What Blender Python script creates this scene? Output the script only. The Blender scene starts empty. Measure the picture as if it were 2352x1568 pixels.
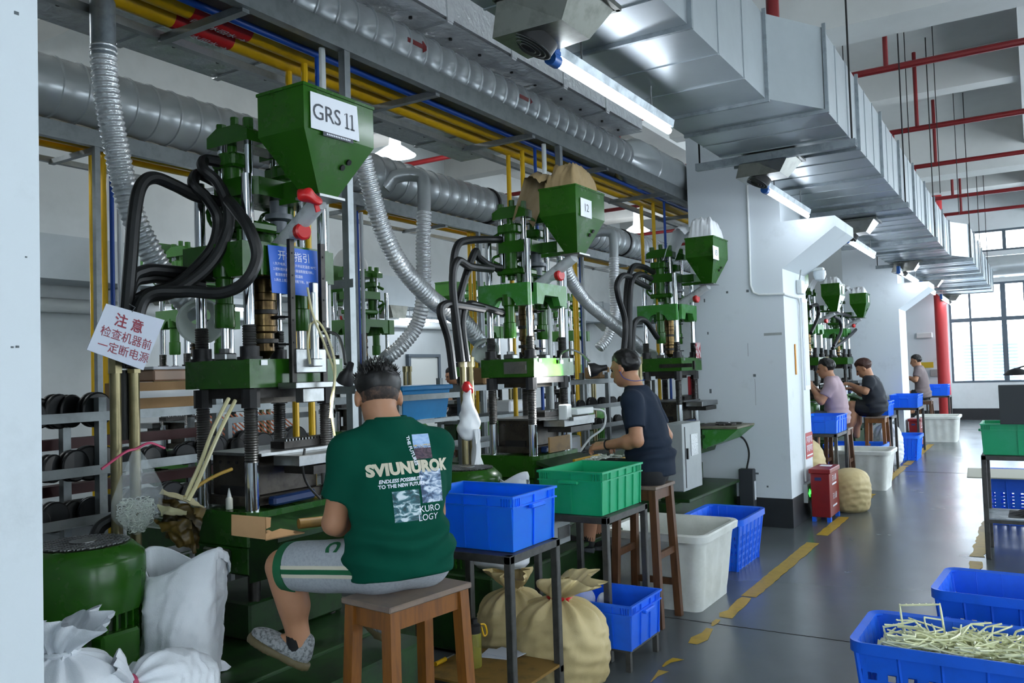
import bpy, math, random
import numpy as np
from mathutils import Vector, Matrix, noise
from mathutils.bvhtree import BVHTree
random.seed(7); rng = np.random.default_rng(7)
PI = math.pi
scene = bpy.context.scene
COL = scene.collection

# ------------------------------------------------------------------ camera
F_PX, YAW, PITCH, ROLL, CAM_H = 1931.46, .556425, .036977, -.030728, 1.75
_fw = np.array([-math.sin(YAW)*math.cos(PITCH), math.cos(YAW)*math.cos(PITCH), math.sin(PITCH)])
_r0 = np.array([math.cos(YAW), math.sin(YAW), 0.0]); _u0 = np.cross(_r0, _fw)
_rt = _r0*math.cos(ROLL)+_u0*math.sin(ROLL); _up = -_r0*math.sin(ROLL)+_u0*math.cos(ROLL)
CAM = np.array([0, 0, CAM_H])
cam_data = bpy.data.cameras.new('camera'); cam = bpy.data.objects.new('camera', cam_data); COL.objects.link(cam)
cam_data.sensor_width = 36; cam_data.lens = F_PX/2352*36; cam_data.clip_start = .05; cam_data.clip_end = 300
cam.matrix_world = Matrix(((_rt[0], _up[0], -_fw[0], 0), (_rt[1], _up[1], -_fw[1], 0), (_rt[2], _up[2], -_fw[2], CAM_H), (0, 0, 0, 1)))
scene.camera = cam
def P(x, y, ax, val):
    """point of the place seen at photo pixel (x, y) on the plane ax = val"""
    v = (x-1176)/F_PX*_rt-(y-784)/F_PX*_up+_fw
    i = 'xyz'.index(ax); return CAM+v*(val-CAM[i])/v[i]

# ------------------------------------------------------------------ world, light, exposure
world = bpy.data.worlds.new('world'); scene.world = world; world.use_nodes = True
_bg = world.node_tree.nodes['Background']; _bg.inputs[0].default_value = (.80, .91, 1.0, 1); _bg.inputs[1].default_value = 11.0
scene.view_settings.view_transform = 'Standard'; scene.view_settings.look = 'None'
scene.view_settings.gamma = 1; scene.view_settings.use_curve_mapping = False
scene.view_settings.exposure = 0.0
scene.cycles.use_denoising = True
scene.cycles.adaptive_threshold = .02
scene.cycles.max_bounces = 6; scene.cycles.diffuse_bounces = 4; scene.cycles.glossy_bounces = 4
scene.cycles.transmission_bounces = 6; scene.cycles.transparent_max_bounces = 12
scene.cycles.sample_clamp_indirect = 6; scene.cycles.caustics_reflective = False; scene.cycles.caustics_refractive = False
ORD = ('first', 'second', 'third', 'fourth', 'fifth', 'sixth', 'seventh', 'eighth', 'ninth', 'tenth', 'eleventh', 'twelfth', 'thirteenth', 'fourteenth', 'fifteenth', 'sixteenth', 'seventeenth', 'eighteenth', 'nineteenth', 'twentieth', 'twenty-first', 'twenty-second', 'twenty-third', 'twenty-fourth', 'twenty-fifth', 'twenty-sixth', 'twenty-seventh', 'twenty-eighth')
# ------------------------------------------------------------------ mesh helpers
def _basis(d):
    d = np.asarray(d, float); d = d/(np.linalg.norm(d)+1e-12)
    a = np.array([0, 0, 1.]) if abs(d[2]) < .9 else np.array([1., 0, 0])
    u = np.cross(a, d); u /= np.linalg.norm(u); return u, np.cross(d, u), d
def rotz(a): return np.array([[math.cos(a), -math.sin(a), 0], [math.sin(a), math.cos(a), 0], [0, 0, 1]])
def rotx(a): return np.array([[1, 0, 0], [0, math.cos(a), -math.sin(a)], [0, math.sin(a), math.cos(a)]])
def roty(a): return np.array([[math.cos(a), 0, math.sin(a)], [0, 1, 0], [-math.sin(a), 0, math.cos(a)]])
def spline(pts, n=8):
    """Catmull-Rom through pts"""
    p = [np.asarray(q, float) for q in pts]; p = [2*p[0]-p[1]]+p+[2*p[-1]-p[-2]]; out = []
    for i in range(1, len(p)-2):
        for k in range(n):
            t = k/n; a, b, c, d = p[i-1:i+3]
            out.append(.5*((2*b)+(c-a)*t+(2*a-5*b+4*c-d)*t*t+(3*b-a-3*c+d)*t**3))
    out.append(p[-2]); return out
class MB:
    def __init__(s): s.v = []; s.f = []
    def mesh(s, v, f):
        o = len(s.v); s.v += [tuple(map(float, q)) for q in v]; s.f += [tuple(i+o for i in q) for q in f]; return s
    def box(s, c, d, R=None, bev=0.0):
        c = np.asarray(c, float); h = np.asarray(d, float)/2
        if bev <= 0:
            v = [(x, y, z) for x in (-1, 1) for y in (-1, 1) for z in (-1, 1)]; V = np.array(v)*h
            f = [(0, 1, 3, 2), (4, 6, 7, 5), (0, 4, 5, 1), (2, 3, 7, 6), (0, 2, 6, 4), (1, 5, 7, 3)]
        else:
            b = min(bev, min(h)*.49); V = []; idx = {}
            for x in (-1, 1):
                for y in (-1, 1):
                    for z in (-1, 1):
                        sg = np.array((x, y, z))
                        for k in range(3):
                            q = sg*(h-b); q[k] = sg[k]*h[k]; idx[(x, y, z, k)] = len(V); V.append(q)
            V = np.array(V); f = []
            for k in range(3):
                a, bb = [(1, 2), (2, 0), (0, 1)][k]
                for sgn in (-1, 1):
                    q = []
                    for (p_, r_) in ((-1, -1), (1, -1), (1, 1), (-1, 1)):
                        key = [0, 0, 0]; key[k] = sgn; key[a] = p_; key[bb] = r_; q.append(idx[(*key, k)])
                    f.append(tuple(q) if sgn > 0 else tuple(q[::-1]))
                    for (p_) in (-1, 1):          # edge between face k(sgn) and face a(p_)
                        k1 = [0, 0, 0]; k1[k] = sgn; k1[a] = p_; k1[bb] = -1; k2 = list(k1); k2[bb] = 1
                        e = (idx[(*k1, k)], idx[(*k1, a)], idx[(*k2, a)], idx[(*k2, k)])
                        f.append(e if sgn*p_ > 0 else e[::-1])
            for x in (-1, 1):
                for y in (-1, 1):
                    for z in (-1, 1):
                        t = (idx[(x, y, z, 0)], idx[(x, y, z, 1)], idx[(x, y, z, 2)]); f.append(t if x*y*z > 0 else t[::-1])
        if R is not None: V = V@np.asarray(R).T
        return s.mesh(V+c, f)
    def cyl(s, p0, p1, r0, r1=None, n=16, caps=True):
        p0 = np.asarray(p0, float); p1 = np.asarray(p1, float); r1 = r0 if r1 is None else r1
        u, w, d = _basis(p1-p0); v = []
        for p, r in ((p0, r0), (p1, r1)):
            for i in range(n):
                a = 2*PI*i/n; v.append(p+r*(u*math.cos(a)+w*math.sin(a)))
        f = [(i, (i+1) % n, n+(i+1) % n, n+i) for i in range(n)]
        if caps: f += [tuple(range(n))[::-1], tuple(range(n, 2*n))]
        return s.mesh(v, f)
    def tube(s, pts, r, n=10, caps=True):
        pts = [np.asarray(p, float) for p in pts]; N = len(pts); R = r if hasattr(r, '__len__') else [r]*N
        t = [pts[min(i+1, N-1)]-pts[max(i-1, 0)] for i in range(N)]; t = [q/(np.linalg.norm(q)+1e-12) for q in t]
        u, w, _ = _basis(t[0]); v = []
        for i in range(N):
            u = u-t[i]*(u@t[i]); u /= np.linalg.norm(u)+1e-12; w = np.cross(t[i], u)
            for k in range(n):
                a = 2*PI*k/n; v.append(pts[i]+R[i]*(u*math.cos(a)+w*math.sin(a)))
        f = [(i*n+k, i*n+(k+1) % n, (i+1)*n+(k+1) % n, (i+1)*n+k) for i in range(N-1) for k in range(n)]
        if caps: f += [tuple(range(n))[::-1], tuple(range((N-1)*n, N*n))]
        return s.mesh(v, f)
    def lathe(s, prof, c=(0, 0, 0), n=20, axis=(0, 0, 1), capb=True, capt=True):
        u, w, d = _basis(axis)
        if tuple(axis) == (0, 0, 1): u, w, d = np.eye(3)
        c = np.asarray(c, float); v = []
        for r, z in prof:
            for k in range(n):
                a = 2*PI*k/n; v.append(c+d*z+r*(u*math.cos(a)+w*math.sin(a)))
        m = len(prof); f = [(i*n+k, i*n+(k+1) % n, (i+1)*n+(k+1) % n, (i+1)*n+k) for i in range(m-1) for k in range(n)]
        if capb: f.append(tuple(range(n))[::-1])
        if capt: f.append(tuple(range((m-1)*n, m*n)))
        return s.mesh(v, f)
    def prism(s, poly, a, b, ax='y'):
        """extrude a 2d polygon along axis ax from a to b; poly in the other two axes, in xyz order"""
        n = len(poly); v = []
        for q in (a, b):
            for (p0, p1) in poly:
                v.append({'x': (q, p0, p1), 'y': (p0, q, p1), 'z': (p0, p1, q)}[ax])
        f = [(i, (i+1) % n, n+(i+1) % n, n+i) for i in range(n)]+[tuple(range(n))[::-1], tuple(range(n, 2*n))]
        return s.mesh(v, f)
    def frustum(s, c0, d0, c1, d1, caps=True):
        v = [(c[0]+sx*d[0]/2, c[1]+sy*d[1]/2, c[2]) for c, d in ((c0, d0), (c1, d1)) for sx, sy in ((-1, -1), (1, -1), (1, 1), (-1, 1))]
        f = [(i, (i+1) % 4, 4+(i+1) % 4, 4+i) for i in range(4)]
        if caps: f += [(3, 2, 1, 0), (4, 5, 6, 7)]
        return s.mesh(v, f)
    def build(s, name, mat, parent=None, origin=None, smooth=35, recalc=True):
        v = np.array(s.v, float).reshape(-1, 3)
        if origin is not None: v = v-np.asarray(origin, float)
        me = bpy.data.meshes.new(name); me.from_pydata(v.tolist(), [], s.f)
        if recalc:
            import bmesh
            bm = bmesh.new(); bm.from_mesh(me); bmesh.ops.recalc_face_normals(bm, faces=bm.faces); bm.to_mesh(me); bm.free()
        return link_mesh(name, me, mat, parent, origin, smooth)
def link_mesh(name, me, mat, parent=None, origin=None, smooth=35):
    if smooth:
        me.polygons.foreach_set('use_smooth', [True]*len(me.polygons))
        if smooth < 180: me.set_sharp_from_angle(angle=math.radians(smooth))
    me.materials.append(mat); o = bpy.data.objects.new(name, me); COL.objects.link(o)
    if origin is not None and parent is None: o.location = Vector(map(float, origin))
    if parent is not None: o.parent = parent
    return o
def tag(o, label=None, cat=None, group=None, kind=None):
    if label: o['label'] = label
    if cat: o['category'] = cat
    if group: o['group'] = group
    if kind: o['kind'] = kind
    return o
def empty(name, loc, label=None, cat=None, group=None, rz=0.0, kind=None):
    o = bpy.data.objects.new(name, None); COL.objects.link(o); o.location = Vector(map(float, loc)); o.rotation_euler = (0, 0, rz)
    o.empty_display_size = .05; return tag(o, label, cat, group, kind)
def copy_tree(o, parent=None):
    c = o.copy(); COL.objects.link(c); c.parent = parent
    for ch in list(o.children): copy_tree(ch, c)
    return c
def struct(name, mb, mat, smooth=0):
    o = mb.build(name, mat, smooth=smooth); o['kind'] = 'structure'; return o

def text_mesh(body, size, align='CENTER', spacing=1.0, bold=0.0, shear=0.0, line=1.0):
    """flat lettering as (verts 2d, faces)"""
    cu = bpy.data.curves.new('t', 'FONT'); cu.body = body; cu.size = size; cu.align_x = align; cu.align_y = 'CENTER'
    cu.space_character = spacing; cu.offset = bold; cu.shear = shear; cu.space_line = line; cu.resolution_u = 3
    ob = bpy.data.objects.new('t', cu); COL.objects.link(ob); bpy.context.view_layer.update()
    dg = bpy.context.evaluated_depsgraph_get(); me = bpy.data.meshes.new_from_object(ob.evaluated_get(dg))
    v = np.array([tuple(q.co) for q in me.vertices]).reshape(-1, 3)[:, :2]; f = [tuple(p.vertices) for p in me.polygons]
    bpy.data.objects.remove(ob); bpy.data.curves.remove(cu); bpy.data.meshes.remove(me); return v, f
def text_on(name, body, size, O, U, V, mat, parent, off=.0015, origin=None, **k):
    """lettering on the plane through O with right U and up V"""
    v, f = text_mesh(body, size, **k); O = np.asarray(O, float); U = np.asarray(U, float); V = np.asarray(V, float)
    N = np.cross(U, V); m = MB(); m.mesh([O+U*a+V*b+N*off for a, b in v], f)
    return m.build(name, mat, parent, origin, smooth=0, recalc=False)

# ------------------------------------------------------------------ implicit surfaces (for cloth, sacks and people)
def sheet(name, c, mat, parent=None, amp=.02, fr=14.0, n=20, seed=0, th=.003, sag=0.0):
    """crumpled sheet spanning four corners"""
    c = [np.asarray(q, float) for q in c]; N = np.cross(c[1]-c[0], c[3]-c[0]); N /= np.linalg.norm(N); v = []
    for j in range(n+1):
        for i in range(n+1):
            a, b = i/n, j/n; p = c[0]*(1-a)*(1-b)+c[1]*a*(1-b)+c[2]*a*b+c[3]*(1-a)*b; q = Vector(p*fr)+Vector((seed, 0, seed))
            d = abs(noise.noise(q))*1.6-.3+.5*noise.noise(q*2.3); v.append(p+N*amp*d-np.array([0, 0, sag*4*a*(1-a)]))
    k = len(v); v += [q-N*th for q in v]; f = []
    for j in range(n):
        for i in range(n): a = j*(n+1)+i; f += [(a, a+1, a+n+2, a+n+1), (k+a+n+1, k+a+n+2, k+a+1, k+a)]
    return MB().mesh(v, f).build(name, mat, parent, smooth=50, recalc=False)
def surfnet(fn, lo, hi, h):
    lo = np.asarray(lo, float); hi = np.asarray(hi, float); n = np.ceil((hi-lo)/h).astype(int)+1
    K = 4; nc = (n-1)//K+2; g0 = np.meshgrid(*[lo[i]+h*K*np.arange(nc[i]) for i in range(3)], indexing='ij'); Dc = fn(*g0)
    near_ = np.abs(Dc) < K*h*2.4+.012; up = lambda A: A.repeat(K, 0).repeat(K, 1).repeat(K, 2)[K//2:K//2+n[0], K//2:K//2+n[1], K//2:K//2+n[2]]
    D = up(Dc).copy(); idxs = np.argwhere(up(near_)); pts_ = lo+h*idxs; D[tuple(idxs.T)] = fn(pts_[:, 0], pts_[:, 1], pts_[:, 2])
    inside = D < 0; s = np.zeros(tuple(n-1)); c = np.zeros(tuple(n-1)+(3,)); cnt = np.zeros(tuple(n-1))
    corners = [(i, j, k) for i in (0, 1) for j in (0, 1) for k in (0, 1)]
    g = {q: D[q[0]:n[0]-1+q[0], q[1]:n[1]-1+q[1], q[2]:n[2]-1+q[2]] for q in corners}
    for a in corners:
        for ax in range(3):
            if a[ax]: continue
            b = list(a); b[ax] = 1; b = tuple(b); da, db = g[a], g[b]; x = (da < 0) != (db < 0)
            t = np.where(x, da/np.where(da-db == 0, 1, da-db), 0)
            for d_ in range(3): c[..., d_] += np.where(x, a[d_]+(t if d_ == ax else 0), 0)
            cnt += x
    act = cnt > 0; idx = -np.ones(act.shape, int); idx[act] = np.arange(act.sum())
    cell = np.argwhere(act); V = lo+h*(cell+c[act]/cnt[act][:, None]); faces = []
    for ax in range(3):
        b, e = (ax+1) % 3, (ax+2) % 3
        sl0 = [slice(None)]*3; sl1 = [slice(None)]*3; sl0[ax] = slice(0, -1); sl1[ax] = slice(1, None)
        A, B = inside[tuple(sl0)], inside[tuple(sl1)]; E_ = np.argwhere(A != B)
        E_ = E_[(E_[:, b] > 0) & (E_[:, e] > 0) & (E_[:, b] < n[b]-1) & (E_[:, e] < n[e]-1)]
        if not len(E_): continue
        flip = A[tuple(E_.T)]; q = []
        for db, de in ((1, 1), (0, 1), (0, 0), (1, 0)):
            p = E_.copy(); p[:, b] -= db; p[:, e] -= de; q.append(idx[tuple(p.T)])
        q = np.stack(q, 1); q[~flip] = q[~flip][:, ::-1]; faces.append(q)
    return V, np.concatenate(faces)
def smooth_mesh(V, Fq, it=2, lam=.5):
    e = np.concatenate([Fq[:, [0, 1]], Fq[:, [1, 2]], Fq[:, [2, 3]], Fq[:, [3, 0]]]); e = np.concatenate([e, e[:, ::-1]])
    for _ in range(it):
        a = np.zeros_like(V); np.add.at(a, e[:, 0], V[e[:, 1]]); k = np.bincount(e[:, 0], minlength=len(V))[:, None]
        V = V+lam*(a/np.maximum(k, 1)-V)
    return V
def quad_obj(name, V, Fq, mat, parent=None, origin=None, smooth=180):
    me = bpy.data.meshes.new(name); v = V-np.asarray(origin, float) if origin is not None else V
    me.vertices.add(len(v)); me.vertices.foreach_set('co', v.astype(np.float32).ravel())
    me.loops.add(Fq.size); me.loops.foreach_set('vertex_index', Fq.astype(np.int32).ravel()); me.polygons.add(len(Fq))
    me.polygons.foreach_set('loop_start', (np.arange(len(Fq))*4).astype(np.int32)); me.update(calc_edges=True); me.validate()
    return link_mesh(name, me, mat, parent, origin, smooth)
def smin(a, b, k):
    h = np.clip(.5+.5*(b-a)/k, 0, 1); return b*(1-h)+a*h-k*h*(1-h)
def sd_ell(X, Y, Z, c, r, R=None):
    q = np.stack([X-c[0], Y-c[1], Z-c[2]], -1)
    if R is not None: q = q@np.asarray(R)
    r = np.asarray(r, float); k0 = np.linalg.norm(q/r, axis=-1); k1 = np.linalg.norm(q/r**2, axis=-1)
    return k0*(k0-1)/np.maximum(k1, 1e-6)
def sd_cone(X, Y, Z, a, b, ra, rb):
    """tapered capsule"""
    a = np.asarray(a, float); b = np.asarray(b, float); ba = b-a; L = ba@ba
    t = np.clip(((X-a[0])*ba[0]+(Y-a[1])*ba[1]+(Z-a[2])*ba[2])/L, 0, 1)
    return np.sqrt((X-a[0]-t*ba[0])**2+(Y-a[1]-t*ba[1])**2+(Z-a[2]-t*ba[2])**2)-(ra+(rb-ra)*t)
def vnoise(X, Y, Z, seed=0, n=5, fr=10.0):
    """cheap smooth noise: a sum of sines in random directions"""
    r = np.random.default_rng(seed); o = np.zeros_like(X)
    for i in range(n):
        d = r.normal(size=3); d /= np.linalg.norm(d); k = fr*(.6+.9*r.random()); o += np.sin(k*(X*d[0]+Y*d[1]+Z*d[2])+r.random()*6.28)/n
    return o

def decal(target, org, O, U, V, N, verts, faces, mat, name, parent, off=.003, sub=None):
    """lay flat artwork on a garment: each point of the art is cast onto the cloth along -N"""
    me = target.data; bvh = BVHTree.FromPolygons([tuple(v.co) for v in me.vertices], [tuple(p.vertices) for p in me.polygons]); out = []
    for a, b in verts:
        p = np.asarray(O)+np.asarray(U)*a+np.asarray(V)*b-org; hit = bvh.ray_cast(Vector(p+N*.25), Vector(-N), .6)
        out.append(np.array(hit[0])+N*off if hit[0] is not None else p)
    return MB().mesh(out, faces).build(name, mat, parent, smooth=0, recalc=False)
# ------------------------------------------------------------------ materials
def lin(h):
    h = h.lstrip('#'); c = [int(h[i:i+2], 16)/255 for i in (0, 2, 4)]
    return tuple(x/12.92 if x <= .04045 else ((x+.055)/1.055)**2.4 for x in c)+(1,)
def M(name, col, rough=.5, metal=0.0, var=.0, vcol=None, vscale=6.0, bump=0.0, bscale=40.0, detail=4.0, rvar=.0, emit=None, estr=0.0, trans=0.0, alpha=1.0, ior=1.45, coat=0.0, vlo=.45, vhi=.65, stretch=None, sss=0.0, sssr=(.02, .008, .004), spec=None):
    m = bpy.data.materials.new(name); m.use_nodes = True; nt = m.node_tree; b = nt.nodes['Principled BSDF']; L = nt.links.new
    c = lin(col) if isinstance(col, str) else col
    b.inputs['Base Color'].default_value = c; b.inputs['Roughness'].default_value = rough; b.inputs['Metallic'].default_value = metal
    b.inputs['IOR'].default_value = ior
    if spec is not None: b.inputs['Specular IOR Level'].default_value = spec
    if trans: b.inputs['Transmission Weight'].default_value = trans
    if alpha < 1: b.inputs['Alpha'].default_value = alpha
    if coat: b.inputs['Coat Weight'].default_value = coat; b.inputs['Coat Roughness'].default_value = .15
    if sss: b.inputs['Subsurface Weight'].default_value = sss; b.inputs['Subsurface Radius'].default_value = sssr; b.inputs['Subsurface Scale'].default_value = 1.0
    if emit: b.inputs['Emission Color'].default_value = lin(emit); b.inputs['Emission Strength'].default_value = estr
    if var or rvar or bump:
        tc = nt.nodes.new('ShaderNodeTexCoord'); vec = tc.outputs['Object']
        if stretch:
            mp = nt.nodes.new('ShaderNodeMapping'); mp.inputs['Scale'].default_value = stretch; L(vec, mp.inputs['Vector']); vec = mp.outputs['Vector']
    if var or rvar:
        n = nt.nodes.new('ShaderNodeTexNoise'); n.inputs['Scale'].default_value = vscale; n.inputs['Detail'].default_value = detail; n.inputs['Roughness'].default_value = .65
        L(vec, n.inputs['Vector'])
        rp = nt.nodes.new('ShaderNodeMapRange'); rp.inputs['From Min'].default_value = vlo; rp.inputs['From Max'].default_value = vhi; L(n.outputs['Fac'], rp.inputs['Value'])
        if var:
            mx = nt.nodes.new('ShaderNodeMix'); mx.data_type = 'RGBA'
            mu = nt.nodes.new('ShaderNodeMath'); mu.operation = 'MULTIPLY'; mu.inputs[1].default_value = var; L(rp.outputs['Result'], mu.inputs[0])
            L(mu.outputs[0], mx.inputs['Factor']); mx.inputs[6].default_value = c
            mx.inputs[7].default_value = lin(vcol) if vcol else tuple(x*.45 for x in c[:3])+(1,); L(mx.outputs[2], b.inputs['Base Color'])
        if rvar:
            ma = nt.nodes.new('ShaderNodeMath'); ma.operation = 'MULTIPLY_ADD'; ma.inputs[1].default_value = rvar; ma.inputs[2].default_value = rough-rvar/2
            L(rp.outputs['Result'], ma.inputs[0]); L(ma.outputs[0], b.inputs['Roughness'])
    if bump:
        n2 = nt.nodes.new('ShaderNodeTexNoise'); n2.inputs['Scale'].default_value = bscale; n2.inputs['Detail'].default_value = 3; L(vec, n2.inputs['Vector'])
        bp = nt.nodes.new('ShaderNodeBump'); bp.inputs['Strength'].default_value = bump; bp.inputs['Distance'].default_value = .01
        L(n2.outputs['Fac'], bp.inputs['Height']); L(bp.outputs['Normal'], b.inputs['Normal'])
    return m
wallm = M('wall_paint', '#c9cfd0', .75, var=.25, vcol='#a9b0b0', vscale=1.5, bump=.08, bscale=60)
pillarm = M('pillar_paint', '#d3dbe0', .6, var=.35, vcol='#a4abad', vscale=2.2, detail=8, vlo=.58, vhi=.75, bump=.06, bscale=45)
ceilm = M('ceiling_paint', '#d2d4d2', .85, var=.15, vscale=.8)
floorm = M('floor_epoxy', '#596063', .25, var=.5, vcol='#454b4e', vscale=1.1, detail=6, rvar=.08, vlo=.3, vhi=.75)
plinthm = M('plinth_black', '#24272a', .5, var=.2, vscale=8)
yline = M('floor_line_yellow', '#b08f14', .45, var=.3, vcol='#6d5d1e', vscale=12)
galv = M('galvanised_sheet', '#b4bcc0', .33, metal=.6, var=.35, vcol='#8a949a', vscale=3, detail=5, rvar=.12, vlo=.2, vhi=.85)
galvd = M('galvanised_dull', '#969fa4', .45, metal=.6, var=.5, vcol='#5f686d', vscale=9, detail=8, rvar=.2)
strutm = M('strut_steel', '#878d8f', .45, metal=.7, var=.3, vscale=10)
spiralm = M('spiral_duct', '#bfc5c8', .27, metal=.5, var=.2, vscale=2.5, vlo=.3, vhi=.8)
foil = M('foil_wrap', '#d6dadc', .26, metal=.4, var=.2, vscale=10, bump=1.0, bscale=22)
foilhose = M('foil_hose', '#dfe3e5', .25, metal=.45, bump=.5, bscale=55)
green = M('machine_green', '#265613', .26, spec=.35, var=.3, vcol='#193e0b', vscale=5, rvar=.12)
greenw = M('machine_green_worn', '#357a2c', .36, var=.7, vcol='#5f8f6c', vscale=9, detail=9, vlo=.5, vhi=.66)
greend = M('machine_green_dirty_shade', '#183a12', .45, var=.7, vcol='#0c140a', vscale=9, detail=7)  # oily dirt, plus extra darkness painted in for the shade low on the machines
greenl = M('machine_green_light', '#3f7d2a', .4, var=.2, vscale=5)
chrome = M('chrome', '#c8ccd0', .12, metal=1)
steel = M('machined_steel', '#8d8f8f', .32, metal=.95, var=.3, vscale=20)
steeld = M('dark_steel', '#3b3937', .45, metal=.75, var=.6, vcol='#1e1c19', vscale=15, detail=7)
mould = M('oily_mould_steel', '#4b463f', .4, metal=.7, var=.7, vcol='#221e1a', vscale=11, detail=8)
threadm = M('thread_steel', '#6a6a68', .35, metal=.9, var=.4, vscale=30)
blacks = M('black_steel', '#1b1b1c', .45, metal=.3)
rubber = M('black_rubber', '#141516', .42, var=.3, vcol='#2b2c2d', vscale=9)
brass = M('brass_pipe', '#857c5c', .33, metal=.7, var=.4, vcol='#5a533b', vscale=8)
barrelm = M('heater_barrel', '#4a3a25', .28, metal=.85, var=.5, vcol='#8a7448', vscale=9)
yellow = M('yellow_pipe', '#cfa210', .4, var=.25, vcol='#97780f', vscale=5)
yellowb = M('yellow_pipe_bright', '#dcb012', .42, var=.2, vscale=6)
bluep = M('blue_pipe', '#12479e', .4)
whitep = M('white_pipe', '#d9dedd', .45)
redm = M('red_paint', '#741519', .45, var=.2, vscale=6)
redcap = M('red_plastic', '#c01f22', .35)
redbox = M('red_cabinet', '#7e1717', .38, var=.3, vcol='#5a1010', vscale=6)
crateb = M('blue_plastic', '#1472ff', .36, var=.15, vcol='#1262ea', vscale=5, sss=.5, sssr=(.004, .015, .05))
cratebd = M('blue_plastic_deep', '#1a66e8', .4, var=.25, vcol='#1d55b8', vscale=7)
crateg = M('green_plastic', '#17a06c', .4, var=.25, vcol='#3fa883', vscale=8)
binb = M('sky_blue_plastic', '#2287c4', .4, var=.15, vscale=6)
tubm = M('white_tub_plastic', '#d9dcd6', .42, var=.35, vcol='#aeb0a4', vscale=5, detail=7)
tabm = M('table_steel', '#4d4d4b', .5, metal=.5, var=.5, vcol='#2c2b29', vscale=14)
woodo = M('orange_wood', '#7d4d1b', .45, var=.6, vcol='#59351a', vscale=8, stretch=(6, 6, .6))
woodd = M('dark_wood', '#5a3a22', .5, var=.6, vcol='#33200f', vscale=8, stretch=(6, 6, .6))
seatm = M('worn_seat_board', '#7b6a5c', .5, var=.5, vcol='#4f4a52', vscale=7)
card = M('cardboard', '#a5825a', .8, var=.25, vcol='#8a6a45', vscale=7, bump=.05)
cardo = M('oily_cardboard', '#7d5f2a', .55, var=.6, vcol='#4a3a1c', vscale=9)
paper = M('paper_white', '#dfe3ea', .6)
paperb = M('paper_bluish', '#c9d0de', .55)
ink = M('ink_dark', '#3a3f48', .6)
inkred = M('ink_red', '#8d2438', .6)
inkwhite = M('ink_white', '#e6ecf5', .5)
blackm = M('black_matte', '#0f1011', .6)
sackw = M('white_woven_sack', '#dfe3e8', .5, var=.15, vcol='#b9c0c8', vscale=6, bump=.15, bscale=220)
sacky = M('beige_woven_sack', '#c4b283', .6, var=.3, vcol='#a08d5a', vscale=5, bump=.2, bscale=260)
clothb = M('brown_cover_cloth', '#9a8560', .8, var=.4, vcol='#75623f', vscale=6)
filmw = M('white_plastic_film', '#e6eaec', .32, var=.1, vscale=5, alpha=.93)
filmc = M('clear_plastic_film', '#e8eef0', .15, alpha=.32)
bagm = M('clear_plastic_bag', '#dfe8ea', .12, alpha=.2)
hosec = M('clear_tube', '#cfc79a', .3, alpha=.85)
gold = M('amber_film', '#a8852c', .35, alpha=.9)
skin = M('skin', '#ac7d5f', .5, var=.2, vcol='#95674b', vscale=8, sss=.08)
hairm = M('black_hair', '#0d0c0c', .45, var=.4, vcol='#1d1a19', vscale=60)
signb = M('sign_blue', '#2c63c8', .45, var=.12, vcol='#4f85d8', vscale=6)
glassm = M('window_glass', '#dfeaf2', .03, alpha=.10)
framem = M('window_frame', '#4f5a63', .45, metal=.3)
ledm = M('led_tube', '#ffffff', .4, emit='#eaf3ff', estr=40)
lampm = M('lamp_glow', '#ffffff', .4, emit='#f2f7ff', estr=14)
exitm = M('exit_green', '#3fe04a', .4, emit='#4cff58', estr=2.2)
greyb = M('grey_enamel', '#9aa09f', .42, var=.15, vscale=6)
bluecap = M('blue_cap', '#2a5ea8', .35)
# ------------------------------------------------------------------ the hall
XL, XR, YB, YF, ZC = -10.4, 7.0, -6.0, 27.5, 6.4
floor = struct('floor', MB().box(((XL+XR)/2, (YB+YF)/2, -.1), (XR-XL+.4, YF-YB+.4, .2)), floorm)
def joint(name, a, b, w=.006):
    a = np.array(a); b = np.array(b); return MB().box(((a[0]+b[0])/2, (a[1]+b[1])/2, .0012), (abs(b[0]-a[0])+w, abs(b[1]-a[1])+w, .002)).build(name, blackm, floor, smooth=0)
for y in (5.62, 14.6, 23.6): joint('floor_joint', (XL, y), (XR, y))
# worn yellow lane line: flakes of paint
def paint_line(x, w, segs, seed):
    r = random.Random(seed); k = 0
    for y0, y1, wear in segs:
        n = max(2, int((y1-y0)/.09)); L = []; R = []
        for i in range(n+1):
            y = y0+(y1-y0)*i/n; L.append((x-w/2+r.uniform(0, w*.5*wear), y)); R.append((x+w/2-r.uniform(0, w*.5*wear), y))
        m = MB(); poly = L+R[::-1]
        v = [(a, b, .0025) for a, b in L]+[(a, b, .0025) for a, b in R]; n1 = n+1
        m.mesh(v, [(i, n1+i, n1+i+1, i+1) for i in range(n)]); m.build('lane_line', yline, floor, smooth=0, recalc=False)
paint_line(-1.93, .13, [(3.9, 4.35, 1), (4.42, 4.62, 1.3), (4.68, 4.85, 1.2), (5.15, 5.5, .8), (5.56, 5.72, 1.1), (5.78, 6.35, .6), (6.38, 8.55, .15), (8.95, 10.1, .2), (10.6, 11.0, .6), (11.5, 12.0, .7), (13.4, 15.4, .4), (15.5, 19.4, .15)], 3)
paint_line(-.52, .13, [(7.6, 8.3, .5), (8.5, 10.4, .4)], 5)
ceiling = struct('ceiling', MB().box(((XL+XR)/2, (YB+YF)/2, ZC+.1), (XR-XL+.4, YF-YB+.4, .2)), ceilm)
for i, y in enumerate((.72, 9.9, 18.9, 5.3, 14.4, 23.2)):
    big = i < 3; d = 1.0 if big else .55; w = .6 if big else .35
    struct('ceiling_beam', MB().box(((XL+XR)/2, y, ZC-d/2), (XR-XL, w, d)), ceilm)
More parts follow.
